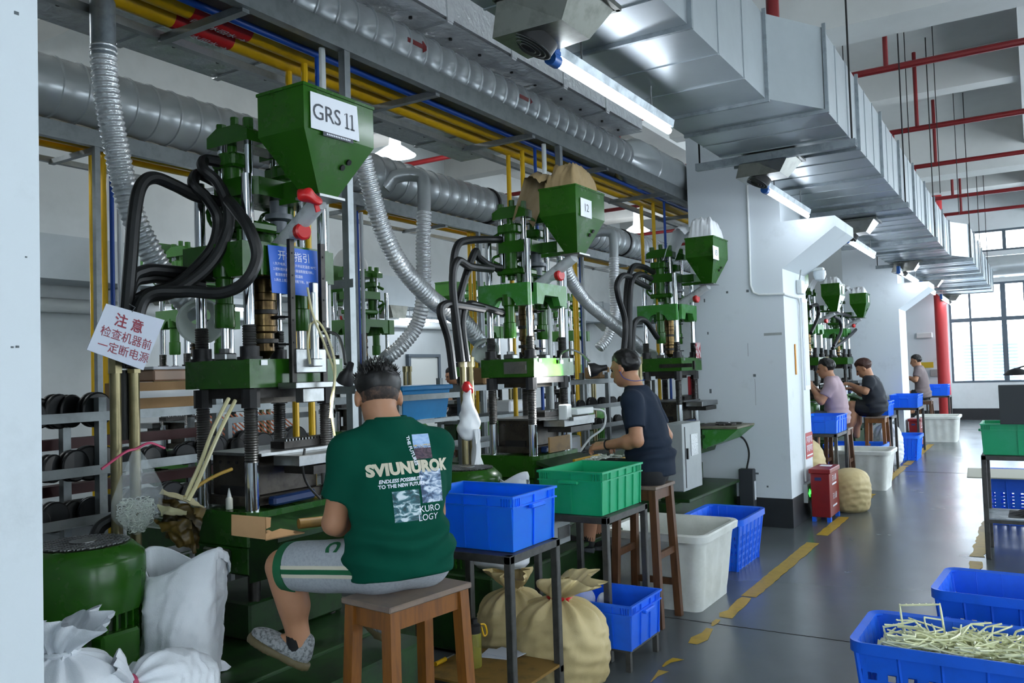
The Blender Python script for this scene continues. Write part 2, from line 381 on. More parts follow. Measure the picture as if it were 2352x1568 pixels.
for x in (.2, -5.6): struct('ceiling_beam', MB().box((x, (YB+YF)/2, ZC-.3), (.42, YF-YB, .6)), ceilm)
struct('wall_left', MB().box((XL-.1, (YB+YF)/2, ZC/2), (.2, YF-YB, ZC)), wallm)
# far wall with two rows of windows; right wall likewise
WIN = [(1.05, 3.9), (4.78, 5.4)]
def band_wall(name, axis, pos, a, b, piers, solid):
    m = MB()
    def bx(u0, u1, z0, z1):
        c = ((u0+u1)/2, pos, (z0+z1)/2); d = (u1-u0, .24, z1-z0)
        if axis == 'x': c = (pos, (u0+u1)/2, c[2]); d = (.24, d[0], d[2])
        m.box(c, d)
    s0, s1 = solid
    if s1 > s0: bx(s0, s1, 0, ZC)
    u0 = s1 if s1 > s0 else a
    bx(u0, b, 0, WIN[0][0]); bx(u0, b if axis == 'y' else 10.2, WIN[0][1], WIN[1][0]); bx(u0, b, WIN[1][1], ZC)
    if axis == 'x': bx(a, 9.2, 2.6, WIN[0][1]); bx(a, 9.2, WIN[1][0], WIN[1][1]); bx(a, -1.5, WIN[0][0], 2.6)
    for p0, p1 in piers:
        bx(p0, p1, WIN[0][0], WIN[1][1])
    return struct(name, m, wallm)
band_wall('wall_back', 'y', YF+.12, XL, XR, [(6.6, XR)], (XL, -2.1))
band_wall('wall_rear', 'y', YB-.12, XL, XR, [(6.8, XR)], (XL, .4))
window_rear = True
band_wall('wall_right', 'x', XR+.12, YB, YF, [(.2, 1.2), (9.2, 10.2), (18.3, 19.3), (26.6, YF)], (YB, YB))
struct('baseboard_back', MB().box(((-2.4+XR)/2, YF-.012, .16), (XR+2.4, .024, .32)), plinthm)
struct('baseboard_left', MB().box((XL+.012, (YB+YF)/2, .16), (.024, YF-YB, .32)), plinthm)
def window(name, axis, pos, u0, u1, z0, z1, mull, trans):
    w = empty(name, (0, 0, 0), kind='structure')
    def bx(nm, ua, ub, za, zb, th, mat):
        c = ((ua+ub)/2, pos, (za+zb)/2); d = (ub-ua, th, zb-za)
        if axis == 'x': c = (pos, c[0], c[2]); d = (th, d[0], d[2])
        MB().box(c, d).build(nm, mat, w, smooth=0)
    t = .06
    bx('sill_bar', u0, u1, z0, z0+t, .09, framem); bx('head_bar', u0, u1, z1-t, z1, .09, framem)
    for uu, ww in mull: bx('mullion', uu-ww/2, uu+ww/2, z0+t, z1-t, .08, framem)
    for zz, tt in trans: bx('transom', u0, u1, zz-tt/2, zz+tt/2, .075, framem)
    zs = [z0+t]+[q[0] for q in trans]+[z1-t]; us = sorted([q[0] for q in mull])
    for a, b in zip(us[:-1], us[1:]):
        for c, d in zip(zs[:-1], zs[1:]): bx('pane', a+.03, b-.03, c+.03, d-.03, .008, glassm)
xs = [-2.07, -1.56, -.72, -.2, .65, 1.5, 2.35, 3.2, 4.05, 4.9, 5.75, 6.57]
window('window_1', 'y', YF+.1, -2.1, 6.6, *WIN[0], [(x, .13 if abs(x+.72) < .01 or x in (1.5, 4.05) else .055) for x in xs], [(2.86, .11)])
window('window_2', 'y', YF+.1, -2.1, 6.6, *WIN[1], [(x, .09) for x in (-2.05, -.62, .8, 2.2, 3.6, 5.0, 6.55)], [])
window('window_3', 'y', YB-.1, .4, 6.8, *WIN[0], [(.45+1.05*i_, .08) for i_ in range(7)], [(2.86, .1)]); window('window_4', 'y', YB-.1, .4, 6.8, *WIN[1], [(.45+2.1*i_, .08) for i_ in range(4)], [])
k = 5
for a, b in ((-1.5, .2), (1.2, 9.2), (10.2, 18.3), (19.3, 26.6)):
    n = max(2, int((b-a)/1.3)); us = [a+(b-a)*i/n for i in range(n+1)]
    if b < 9.5: window('window_%d' % k, 'x', XR+.1, a, b, 1.05, 2.6, [(u, .07) for u in us], []); k += 1; continue
    window('window_%d' % k, 'x', XR+.1, a, b, 1.05, 5.4, [(u, .07) for u in us], [(2.86, .1), (4.3, .1)]); k += 1
# outside the far window: a pale louvred unit on a white wall
lv = empty('louvre_unit', (-1.25, 31.2, 0), 'pale blue louvred cooling unit standing outside the far window', 'cooling unit')
lvm = M('louvre_pale', '#8fa6bd', .5); lvw = M('pale_render', '#b6c2cc', .7)
MB().box((0, .3, 1.4), (1.65, .5, 2.8)).build('housing', lvw, lv, smooth=0)
for px in (-.42, .42):
    for i in range(12): MB().box((px, .03, 1.05+i*.105), (.74, .08, .05), rotx(-.5)).build('slat', lvm, lv, smooth=0)
MB().box((0, 0, .1), (1.8, 1.2, .2)).build('plinth', lvw, lv, smooth=0)
# pillars carrying the beams, with a haunch towards the aisle
def pillar(y0, haunch=True):
    x0, x1, y1 = -3.31, -2.28, y0+1.04
    m = MB()
    if haunch:
        m.prism([(x0, 0), (x1, 0), (x1, 2.78), (-1.72, 3.18), (-1.72, 3.29), (x1, 3.29), (x1, ZC-.9), (x0, ZC-.9)], y0, y1, 'y')
    else: m.box(((x0+x1)/2, (y0+y1)/2, ZC/2), (x1-x0, y1-y0, ZC))
    o = struct('pillar', m, pillarm)
    MB().box(((x0+x1)/2, (y0+y1)/2, .155), (x1-x0+.016, y1-y0+.016, .31)).build('plinth', plinthm, o, smooth=0)
    return o
pil = [pillar(.215, False), pillar(9.23), pillar(18.3), pillar(26.6, False)]
pilF, pilA, pilB, pilC = pil
# scuffs and bolt holes on the two nearest pillars
sm = M('scuff_dark', '#5c6468', .8)
for (px, py, s) in ((38, 30, 7), (40, 796, 5), (28, 797, 4), (60, 590, 3)):
    c = P(px, py, 'x', -2.279); w = s*.0012; MB().box(c, (.002, w*1.4, w)).build('scuff', sm, pilF, smooth=0)
for (px, py, w, h) in ((1670, 671, 5, 5), (1717, 668, 6, 6), (1718, 803, .6, 30), (1733, 862, 6, 6), (1735, 900, .5, 60), (1738, 1087, 9, 4), (1710, 1113, 4, 5), (1763, 1117, 4, 4), (1618, 690, 3, 8), (1632, 898, 5, 10), (1626, 765, 3, 6), (1775, 767, 40, 6)):
    c = P(px, py, 'y', 9.229); MB().box(c, (w*.0048, .002, h*.0048)).build('scuff', sm if w < 40 else greyb, pilA, smooth=0)
# things fixed to the second pillar
def on_aisle_face(px, py): return P(px, py, 'x', -2.28)
def on_near_face(px, py, y=9.23): return P(px, py, 'y', y)
def conduit(name, pts, r, label, mat=whitep):
    m = MB().tube(pts, r, 8); o = m.build(name, mat, origin=pts[0]); tag(o, label, 'conduit'); return o
def near(px, py, off=.02): q = on_near_face(px, py); q[1] -= off; return q
def side(px, py, off=.02): q = on_aisle_face(px, py); q[0] += off; return q
conduit('conduit', [near(1716, 395), near(1722, 540), near(1725, 655), near(1732, 672), near(1745, 677), near(1802, 675), side(1812, 680), side(1829, 684), side(1833, 700), side(1838, 850), side(1843, 1000), side(1846, 1105)], .013, 'thin white conduit running down and round the pillar beside machine 13')
cr = empty('dome_camera', side(1850, 625, .0), 'white dome security camera on a bracket under the pillar brace', 'security camera')
MB().box((.1, 0, .02), (.22, .1, .04), bev=.01).build('bracket', whitep, cr)
MB().lathe([(.07, 0), (.075, -.04), (.055, -.1), (.025, -.12), (.005, -.125)], (.16, 0, 0), 18).build('dome', M('dome_white', '#cfd6da', .3), cr)
jb = empty('junction_box', side(1832, 660, 0), 'small white junction box on pillar under the dome camera', 'junction box')
MB().box((.03, 0, 0), (.06, .16, .16), bev=.008).build('body', whitep, jb)
MB().tube(spline([(.03, -.03, .08), (.05, -.05, .16), (.05, -.02, .22), (.03, .0, .2)], 6), .007, 6).build('cable', greyb, jb)
nb = empty('notice_board', side(1848, 790, .0), 'tall narrow white notice sheet on the aisle face of pillar', 'notice')
MB().box((.01, 0, 0), (.02, .26, 1.06)).build('board', paper, nb, smooth=0); MB().box((.021, 0, 0), (.004, .2, .96)).build('sheet', paperb, nb, smooth=0)
ot = MB().box((0, 0, 0), (.012, .035, .34)).build('orange_strip', M('orange_tape', '#c8831a', .5), origin=None, smooth=0); ot.location = Vector(side(1826, 825, .008)); tag(ot, 'narrow orange strip stuck on the pillar corner face', 'strip')
rs = empty('red_notice', side(1857, 1022, .0), 'small red and white safety notice near the foot of the pillar', 'notice')
MB().box((.006, 0, 0), (.012, .34, .29)).build('plate', M('notice_red', '#a8201f', .5), rs, smooth=0)
for z_ in (.07, -.03):
    for k_ in range(4): MB().box((.0125, -.11+.073*k_, z_+.03), (.002, .055, .012)).box((.0125, -.13+.073*k_, z_), (.002, .012, .075)).box((.0125, -.09+.073*k_, z_), (.002, .012, .075 if k_ % 2 else .04)).build('white_mark', inkwhite, rs, smooth=0)
MB().box((.0125, 0, -.11), (.002, .28, .016)).build('white_mark', inkwhite, rs, smooth=0)
ex = empty('exit_sign', side(1855, 1127, .0), 'grey exit sign box with glowing green figure low on pillar', 'exit sign')
MB().box((.025, 0, 0), (.05, .46, .21), bev=.006).build('housing', greyb, ex)
MB().box((.052, 0, 0), (.006, .38, .15)).build('screen', M('exit_dark', '#31533a', .4), ex, smooth=0)
m = MB().cyl((.055, .03, .052), (.062, .03, .052), .018, n=12).box((.058, .02, .01), (.008, .05, .07), rotx(.3)).box((.058, .06, -.045), (.008, .03, .07), rotx(-.6)).box((.058, -.02, -.045), (.008, .03, .07), rotx(.7)).box((.058, .08, .02), (.008, .07, .025)).box((.058, -.05, .015), (.008, .07, .025))
m.build('running_figure', exitm, ex, smooth=0)
MB().box((.058, -.12, 0), (.008, .07, .03)).prism([(-.2, 0), (-.15, .045), (-.15, -.045)], .054, .062, 'x').build('arrow', exitm, ex, smooth=0)
# ------------------------------------------------------------------ overhead services
def seamed_duct(root, secs, mat, rib=.42):
    """secs: list of (y0, y1, xl, xr0, xr1, zb, zt); a box section whose right side may splay"""
    for (y0, y1, xl, a, b, zb, zt) in secs:
        m = MB(); v = [(xl, y0, zb), (a, y0, zb), (a, y0, zt), (xl, y0, zt), (xl, y1, zb), (b, y1, zb), (b, y1, zt), (xl, y1, zt)]
        m.mesh(v, [(0, 1, 5, 4), (1, 2, 6, 5), (2, 3, 7, 6), (3, 0, 4, 7), (3, 2, 1, 0), (4, 5, 6, 7)])
        s = m.build('duct_section', mat, root, smooth=0)
        n = max(1, int(round((y1-y0)/rib)))
        for i in range(1, n):
            y = y0+(y1-y0)*i/n; xr = a+(b-a)*i/n
            MB().box(((xl+xr)/2, y, zb-.003), (xr-xl, .014, .008)).box((xr+.003, y, (zb+zt)/2), (.008, .014, zt-zb)).build('seam', mat, s, smooth=0)
        MB().prism([(xl, zb), (xl, zb-.025), (b+.025, zb-.025), (b+.025, zt+.025), (b, zt+.025), (b, zb)], y1-.012, y1+.012, 'y').build('flange', galvd, s, smooth=0)
ad = empty('aisle_air_duct', (-2.2, 1.5, 3.52), 'long galvanised rectangular air duct running above the aisle', 'air duct')
def rel(o, root): return o
secs = [(.8, 2.6, -2.2, -1.45, -1.45, 3.52, 4.1), (2.6, 4.15, -2.2, -1.45, -1.45, 3.52, 4.1), (4.15, 5.62, -2.2, -1.45, -1.45, 3.52, 4.1), (5.62, 6.12, -2.2, -1.45, -1.17, 3.52, 4.1)]
y = 6.12
for L in (1.25,)*8: secs.append((y, y+L, -2.2, -1.17, -1.17, 3.52, 4.1)); y += L
secs.append((y, y+.6, -2.2, -1.17, -.9, 3.52, 4.1)); y += .6
for L in (1.3,)*7: secs.append((y, min(y+L, 26.2), -2.2, -.9, -.9, 3.52, 4.1)); y = min(y+L, 26.2)
seamed_duct(ad, [(a-1.5, b-1.5, c+2.2, d+2.2, e+2.2, f-3.52, g-3.52) for a, b, c, d, e, f, g in secs], galv)
# support channels under the duct with hanger rods
where = ['over the second pillar', 'past the second pillar', 'midway to the third pillar', 'before the third pillar', 'past the third pillar', 'nearest the far window']
for i, y in enumerate((7.0, 10.2, 13.4, 16.6, 19.8, 23.0)):
    xr = -1.12 if y < 16 else -.85; xl = -2.42
    s = empty('duct_support', ((xl+xr)/2, y, 3.44), 'grey steel support channel under the aisle duct %s' % where[i], 'support', 'duct supports'); c = (xl+xr)/2
    MB().prism([(-.03, 0), (.03, 0), (.03, .06), (.022, .06), (.022, .008), (-.022, .008), (-.022, .06), (-.03, .06)], xl-c, xr-c, 'x').build('channel', galvd, s, smooth=0)
    for x in (xl+.03, xr-.03): MB().cyl((x-c, 0, .01), (x-c, 0, ZC-3.44), .008, n=6).build('hanger_rod', blacks, s)
# ventilator hoods hung below the duct, each with a round black mouth
where = ['nearest the camera', 'before the second pillar', 'above the pillar brace', 'third along the aisle', 'fourth along the aisle', 'fifth along the aisle', 'sixth along the aisle']
hoodm = M('hood_sheet', '#8b8c84', .3, metal=.85, var=.35, vcol='#4d4c46', vscale=8)
def hood_at(y, lab):
    r = empty('duct_hood', (y[0], y[1], 3.5), 'sheet metal outlet hood with black round mouth under aisle duct, '+lab, 'outlet hood', 'duct outlet hoods')
    r.scale = (.82, .82, .82); t = [(-.22, -.26, 0), (.28, -.26, 0), (.28, .26, 0), (-.22, .26, 0)]; b = [(-.3, -.2, -.2), (.14, -.17, -.19), (.14, .17, -.19), (-.3, .2, -.2)]
    m = MB().mesh(t+b, [(0, 1, 5, 4), (1, 2, 6, 5), (2, 3, 7, 6), (3, 0, 4, 7), (4, 5, 6, 7), (3, 2, 1, 0)]); m.build('housing', hoodm, r, smooth=0)
    MB().box((.03, -.265, -.01), (.54, .03, .03)).box((.03, .265, -.01), (.54, .03, .03)).box((.29, 0, -.01), (.03, .55, .03)).box((-.23, 0, -.01), (.03, .55, .03)).build('rim', hoodm, r, smooth=0)
    d = np.array([-.42, -.2, -.86]); d /= np.linalg.norm(d); c = np.array([-.13, -.02, -.18])
    MB().cyl(c-d*.02, c+d*.05, .15, .14, n=24).build('mouth', blackm, r)
    for k_ in range(4):
        q = MB(); R = .14-.03*k_; u, w, dd = _basis(d)
        q.tube([c+d*(.055+.004*k_)+R*(u*math.cos(a)+w*math.sin(a)) for a in np.linspace(0, 2*PI, 25)], .004, 5); q.build('guard_ring', steel, r)
for i, q in enumerate(((1272, 36), (1768, 380), (1970, 520), (2084, 611), (2140, 650), (2185, 683))): hood_at(P(*q, 'z', 3.44), where[i])
# LED tubes along the left lower edge of the duct
where = ['nearest the camera', 'second from the camera', 'third from the camera', 'fourth from the camera', 'fifth from the camera', 'sixth from the camera']
for i, (qa, qb) in enumerate((((1275, 140), (1550, 300)), ((1762, 437), (1862, 496)), ((1957, 552), (2008, 590)), ((2063, 625), (2097, 652)), ((2115, 657), (2140, 676)), ((2160, 685), (2178, 700)))):
    pa = P(*qa, 'z', 3.3); pb = P(*qb, 'z', 3.3); L = pb[1]-pa[1]
    r = empty('led_tube_light', (-1.975, pa[1], 3.3), 'white LED tube light under the aisle duct, %s' % where[i], 'tube light', 'LED tube lights under the duct')
    MB().cyl((0, .3, .08), (0, .3, .22), .006, n=6).cyl((0, L-.3, .08), (0, L-.3, .22), .006, n=6).build('hanger', steel, r)
    MB().prism([(-.026, .024), (.026, .024), (.036, .07), (-.036, .07)], 0, L, 'y').build('housing', galvd, r, smooth=0)
    MB().cyl((0, .02, 0), (0, L-.02, 0), .021, n=12).build('tube', ledm, r)
    MB().cyl((0, -.05, .0), (0, .02, 0), .034, n=12).box((0, -.015, .06), (.06, .07, .09), bev=.008).build('end_cap', bluecap, r)
# spiral-wound round ducts
def spiral(name, x, z, r, y0, y1, label, step=.17, mat=spiralm):
    m = MB(); prof = []; y = y0
    while y < y1: prof += [(r, y-y0), (r, y-y0+step*.86), (r+.01, y-y0+step*.89), (r+.01, y-y0+step*.95)]; y += step
    n = 28; v = []
    for rr, yy in prof:
        for k_ in range(n): a = 2*PI*k_/n; v.append((rr*math.cos(a), yy, rr*math.sin(a)))
    f = [(i*n+k_, (i+1)*n+k_, (i+1)*n+(k_+1) % n, i*n+(k_+1) % n) for i in range(len(prof)-1) for k_ in range(n)]+[tuple(range(n)), tuple(range((len(prof)-1)*n, len(prof)*n))[::-1]]
    root = empty(name, (x, y0, z), label, 'round duct'); m.mesh(v, f).build('duct_tube', mat, root, smooth=50); return root
sc = spiral('spiral_duct', -3.58, 3.97, .155, .8, 8.0, 'slim spiral duct lying along the pipe rack above the machines')
MB().lathe([(.155, 7.2), (.24, 7.45), (.24, 7.75), (.25, 7.76), (.25, 7.8), (.24, 7.81), (.24, 8.5), (.25, 8.52), (.25, 8.58), (.24, 8.6), (.24, 12.0)], (0, 0, 0), 24, axis=(0, 1, 0)).build('reducer', spiralm, sc)
for y in (3.6, 5.0): MB().box((.155, y, 0), (.004, .16, .03), roty(.1)).prism([(y+.08, -.04), (y+.14, 0), (y+.08, .04)], .153, .158, 'x').build('flow_arrow', redm, sc, smooth=0)
se = spiral('main_spiral_duct', -6.2, 4.0, .23, .5, 25.5, 'thick spiral duct running over the rear machine row', .2)
for y in (8.9, 13.2): MB().lathe([(.24, -.03), (.25, -.02), (.25, .02), (.24, .03)], (0, y, 0), 24, axis=(0, 1, 0)).build('joint_band', blacks, se)
# foil-wrapped rectangular ducts
pinm = M('pin_black', '#17181a', .5)
def foil_duct(name, x0, x1, z0, z1, y0, y1, label):
    root = empty(name, (x0, y0, z0), label, 'foil duct'); W = x1-x0; H = z1-z0; n = max(2, int((y1-y0)/.8)); step = (y1-y0)/n
    for i in range(n):
        nx, ny = 14, 16; m = MB(); v = []; f = []
        for j in range(ny+1):
            for q in range(nx+1):
                u = q/nx; w = j/ny; edge = min(w, 1-w, u, 1-u)
                dz = .012*noise.noise(Vector((u*6, (i+w)*6, z0*3)))-.006*noise.noise(Vector((u*17, (i+w)*15, 1))); 
                for pu in (.25, .75):
                    for pw in (.3, .75):
                        dd = math.hypot((u-pu)*W, (w-pw)*step); dz += .012*math.exp(-(dd/.06)**2)
                v.append((u*W, (i+w)*step, dz if edge > 0 else 0))
        for j in range(ny):
            for q in range(nx): a = j*(nx+1)+q; f.append((a, a+nx+1, a+nx+2, a+1))
        m.mesh(v, f); m.box((W/2, (i+.5)*step, H/2+.012), (W, step-.01, H-.024)); s = m.build('wrapped_section', foil, root, smooth=60, recalc=False)
        for pu in (.25, .75):
            for pw in (.3, .75): MB().cyl((pu*W, (i+pw)*step, -.006), (pu*W, (i+pw)*step, .012), .013, n=8).build('pin', pinm, s)
        if i: MB().box((W/2, i*step, -.006), (W+.01, .06, .016)).box((W+.003, i*step, H/2), (.014, .07, H)).build('tape_band', foil, root, smooth=0)
    return root
foil_duct('foil_wrapped_duct', -4.0, -3.3, 4.16, 4.7, 1.3, 7.95, 'silver foil wrapped duct beside the aisle duct')
foil_duct('foil_wrapped_duct', -5.35, -4.2, 4.12, 4.6, 1.0, 7.65, 'wide silver foil wrapped duct above the rear of machine 11')
# pipe racks: galvanised rails, cross struts, yellow mains and a blue main
def pipe_rack(name, xa, xb, z, y0, y1, label, pipes, cross, near_h=.13):
    r = empty(name, (xb, y0, z), label, 'pipe rack'); L = y1-y0
    MB().prism([(-.03, 0), (.03, 0), (.03, near_h), (-.03, near_h), (-.03, near_h-.01), (.02, near_h-.01), (.02, .01), (-.03, .01)], 0, L, 'y').build('side_rail', strutm, r, smooth=0)
    MB().box((xa-xb, L/2, .02), (.045, L, .045)).build('side_rail', strutm, r, smooth=0)
    for y in cross: MB().box(((xa-xb)/2, y-y0, .0), (xb-xa, .045, .04)).build('cross_strut', strutm, r, smooth=0)
    return r
rA = pipe_rack('pipe_rack', -4.1, -3.4, 3.68, .8, 13, 'galvanised pipe rack over the front machine row', 0, (2.95, 4.6, 5.9, 7.3, 8.8, 10.3, 11.8))
MB().box((-.35, 6, .14), (.62, 12, .004)).build('cover_sheet', galv, rA, smooth=0)
def main_pipe(name, x, z, r, y0, y1, mat, label, cat='pipe'):
    o = empty(name, (x, y0, z), label, cat); MB().cyl((0, 0, 0), (0, y1-y0, 0), r, n=14).build('pipe_run', mat, o); return o
yp = [main_pipe('yellow_main_pipe', -3.82, 3.785, .06, .8, 13, yellow, 'yellow main pipe nearer the aisle on the front rack'), main_pipe('yellow_main_pipe', -3.98, 3.775, .06, .8, 13, yellow, 'yellow main pipe on the inner side of the front rack')]
main_pipe('blue_main_pipe', -3.66, 3.735, .022, .8, 13, bluep, 'thin blue main pipe on the front pipe rack')
redlab = M('label_red', '#b01a1e', .5)
for j, (xx, y) in enumerate(((-3.82, 3.12), (-3.98, 3.12))):
    q = yp[j]; MB().lathe([(.0615, y-.8-.2), (.0615, y-.8+.2)], (0, 0, 0), 14, axis=(0, 1, 0), capb=False, capt=False).build('label_band', redlab, q)
    text_on('lettering', '循环水回水 →', .06, (0, y-.8, -.0625), (0, 1, 0), (1, 0, 0), inkwhite, q, off=.001)
# drop sets: posts and pipes falling from the rack to each machine
def drop(name, x, y, z0, z1, r, mat, label, cat='pipe', square=False):
    m = MB()
    if square: m.box((0, 0, (z1-z0)/2), (r*2, r*2, z1-z0)).box((-.0, 0, .01), (.1, .1, .02))
    else: m.cyl((0, 0, 0), (0, 0, z1-z0), r, n=10)
    o = m.build(name, mat, origin=None); o.location = (x, y, z0); tag(o, label, cat); return o
mach = [('the nearest machine', 0), ('the machine with brown cloth', 2.64), ('the machine by the pillar', 5.67)]
for nm, dy in mach:
    if dy < 5:
        drop('rack_post', -3.4, 3.68+dy, 0, 3.68, .024, strutm, 'square steel rack post standing behind '+nm, 'post', True)
        drop('white_pipe', -3.5, 3.6+dy, .05, 3.7, .02, whitep, 'white vertical pipe beside the rack post behind '+nm)
    drop('yellow_drop_pipe', -3.82, 3.77+dy, .05, 3.73, .021, yellowb, 'yellow drop pipe nearer the aisle behind '+nm)
    drop('yellow_drop_pipe', -3.98, 3.79+dy, .05, 3.72, .021, yellowb, 'yellow drop pipe on the inner side behind '+nm)
    drop('blue_drop_pipe', -3.66, 3.72+dy, .05, 3.73, .015, bluep, 'thin blue drop pipe behind '+nm)
    f = empty('pipe_bracket', (-3.75, 3.66+dy, 2.3), 'slotted steel bracket holding the drop pipes behind '+nm, 'bracket')
    for zz in (0, -.62):
        m = MB().box((0, 0, zz), (.8, .006, .05)); m.build('slotted_bar', strutm, f, smooth=0)
rB = pipe_rack('rear_pipe_rack', -6.9, -6.2, 3.62, .8, 25, 'galvanised pipe rack over the rear machine row', 0, (2.6, 3.9, 5.4, 7.0, 8.5, 10, 12, 14, 16))
main_pipe('yellow_main_pipe', -6.42, 3.71, .055, .8, 25, yellow, 'yellow main pipe nearer the aisle on the rear rack'); main_pipe('yellow_main_pipe', -6.6, 3.71, .055, .8, 25, yellow, 'yellow main pipe on the far side of the rear rack')
for y, t in ((3.96, 'left of the nearest machine'), (6.9, 'right of the nearest machine'), (9.3, 'left of the brown cloth machine'), (12.3, 'left of the machine by the pillar')):
    drop('yellow_drop_pipe', -6.42, y, .05, 3.7, .024, yellowb, 'yellow drop pipe of rear row seen '+t); drop('yellow_drop_pipe', -6.42, y+.1, .05, 3.7, .024, yellowb, 'second yellow drop pipe of rear row seen '+t)
    drop('blue_drop_pipe', -6.36, y+.13, .05, 3.7, .018, bluep, 'blue drop pipe of the rear row seen '+t); drop('white_pipe', -6.36, y+.2, .05, 3.6, .022, whitep, 'white vertical pipe of the rear row seen '+t)
    drop('rack_post', -6.2, y-.1, 0, 3.62, .022, strutm, 'steel post of the rear rack seen '+t, 'post', True)
# galvanised duct along the left wall with outlet boxes
wd = empty('wall_duct', (-9.9, .5, 3.0), 'galvanised rectangular duct running along the left wall', 'air duct')
for i in range(16): 
    s = MB().box((0, 1.5*i+.75, .26), (.6, 1.48, .52)).build('duct_section', galv, wd, smooth=0)
    MB().box((0, 1.5*i, .26), (.64, .03, .56)).build('flange', galvd, s, smooth=0)
    if i % 3 == 1: MB().frustum((.1, 1.5*i+.6, 0), (.5, .5), (.2, 1.5*i+.6, -.22), (.3, .34)).build('outlet_box', hoodm, wd, smooth=0)
main_pipe('white_wall_pipe', -10.2, 2.75, .09, .5, 20, whitep, 'thick white pipe along the left wall below the duct')
for i, (y, t) in enumerate(((3.2, 'nearest the camera'), (7.4, 'second along the wall'), (11.8, 'third along the wall'), (16.0, 'fourth along the wall'))):
    r = empty('led_tube_light', (-9.72, y, 2.78), 'white LED tube light under the left wall duct, '+t, 'tube light', 'LED tube lights under the wall duct')
    MB().prism([(-.026, .024), (.026, .024), (.036, .07), (-.036, .07)], 0, 1.6, 'y').build('housing', galvd, r, smooth=0); MB().cyl((0, .02, 0), (0, 1.58, 0), .021, n=12).build('tube', ledm, r)
    MB().cyl((0, .3, .07), (0, .3, .22), .006, n=6).cyl((0, 1.3, .07), (0, 1.3, .22), .006, n=6).build('hanger', steel, r)
# red sprinkler pipes across the hall
for i, (y, t) in enumerate(((10.73, 'nearest the camera'), (13.8, 'second from the camera'), (16.54, 'third from the camera'), (20.1, 'fourth from the camera'), (22.5, 'nearest the far wall'))):
    s = empty('sprinkler_pipe', (0, y, 5.2), 'red sprinkler pipe crossing under the ceiling, '+t, 'sprinkler pipe', 'red sprinkler pipes')
    MB().cyl((-10.3, 0, 0), (6.9, 0, 0), .04, n=10).build('pipe_run', redm, s)
    for x in (-1.35, -4.5, 2): 
        MB().cyl((x, 0, 0), (x, 0, 1.15), .028, n=8).build('riser', redm, s); MB().cyl((x-.35, .1, -.5), (x-.35, .1, 0), .022, n=8).build('drop_leg', redm, s)
rc = empty('red_riser_pipe', (-2.18, 26.0, 0), 'thick red vertical fire pipe in front of the far window', 'fire pipe'); MB().cyl((0, 0, 0), (0, 0, ZC-.1), .16, n=20).cyl((0, 0, 0), (0, 0, .08), .24, n=20).build('pipe_run', M('red_bright', '#b93436', .45), rc)
rc2 = empty('red_riser_pipe', (-1.62, 6.6, 4.2), 'red vertical pipe rising from behind the aisle duct to the ceiling', 'fire pipe'); MB().cyl((0, 0, 0), (0, 0, ZC-4.25), .05, n=12).build('pipe_run', redm, rc2)
sd = empty('smoke_detector', tuple(P(2107, 170, 'z', ZC-.02)), 'white smoke detector with red ring on ceiling', 'smoke detector'); MB().lathe([(.1, 0), (.1, -.05), (.06, -.09)], n=16).build('body', whitep, sd); MB().lathe([(.06, -.088), (.05, -.12), (.02, -.125)], n=16).build('lens', redcap, sd)
for i, (px, py) in enumerate(((1933, 60), (2075, 60), (2143, 110), (2188, 200))):
    q = P(px, py, 'z', 6.0); o = MB().cyl((0, 0, 0), (0, 0, ZC-4.0), .006, n=6).build('hanger_rod', blacks); o.location = (q[0], q[1], 4.0); tag(o, 'thin dark hanger rod by the duct, number %d from the left' % (i+1) if False else 'thin dark ceiling rod right of the duct, %s from the left' % ('first', 'second', 'third', 'fourth')[i], 'rod')
# far round duct crossing before the far window
fd = empty('cross_duct', (0, 26.6, 4.25), 'grey round duct crossing in front of the far windows', 'round duct'); MB().cyl((-1.2, 0, 0), (6.9, 0, 0), .3, n=24).build('duct_tube', spiralm, fd)
# high-bay lamp in the rear
hb = empty('high_bay_lamp', (-7.7, 9.35, 4.95), 'glowing white high bay lamp hanging above the rear row', 'lamp')
MB().lathe([(.07, .3), (.09, .12), (.16, .08), (.3, -.02)], n=24, capb=False, capt=False).lathe([(.07, .3), (.07, .42)], n=16).build('shade', M('lamp_shade', '#e9eef2', .5, emit='#e9f2ff', estr=1.6), hb)
MB().lathe([(.27, 0), (.2, -.03), (.01, -.04)], n=24).build('diffuser', lampm, hb); MB().cyl((0, 0, .4), (0, 0, 1.44), .008, n=6).build('suspension', blacks, hb)
L_ = bpy.data.lights.new('high_bay_light', 'POINT'); L_.energy = 110; L_.shadow_soft_size = .2; L_.color = (.93, .97, 1); lo_ = bpy.data.objects.new('high_bay_light', L_); COL.objects.link(lo_); lo_.parent = hb; lo_.location = (0, 0, -.28)
for i, (x, y) in enumerate(((-7.7, 18), (-7.7, 2.2), (4.2, 4.0), (4.2, 13.0), (4.2, 21))):  # further copies of the lamp, added to brighten the hall
    h2 = copy_tree(hb); h2.location = (x, y, 4.95); h2['label'] = 'added white high bay lamp hanging ' + ('far down the rear row', 'behind the near pillar', 'over the right side near the camera', 'over the right side midway', 'over the right side far away')[i]
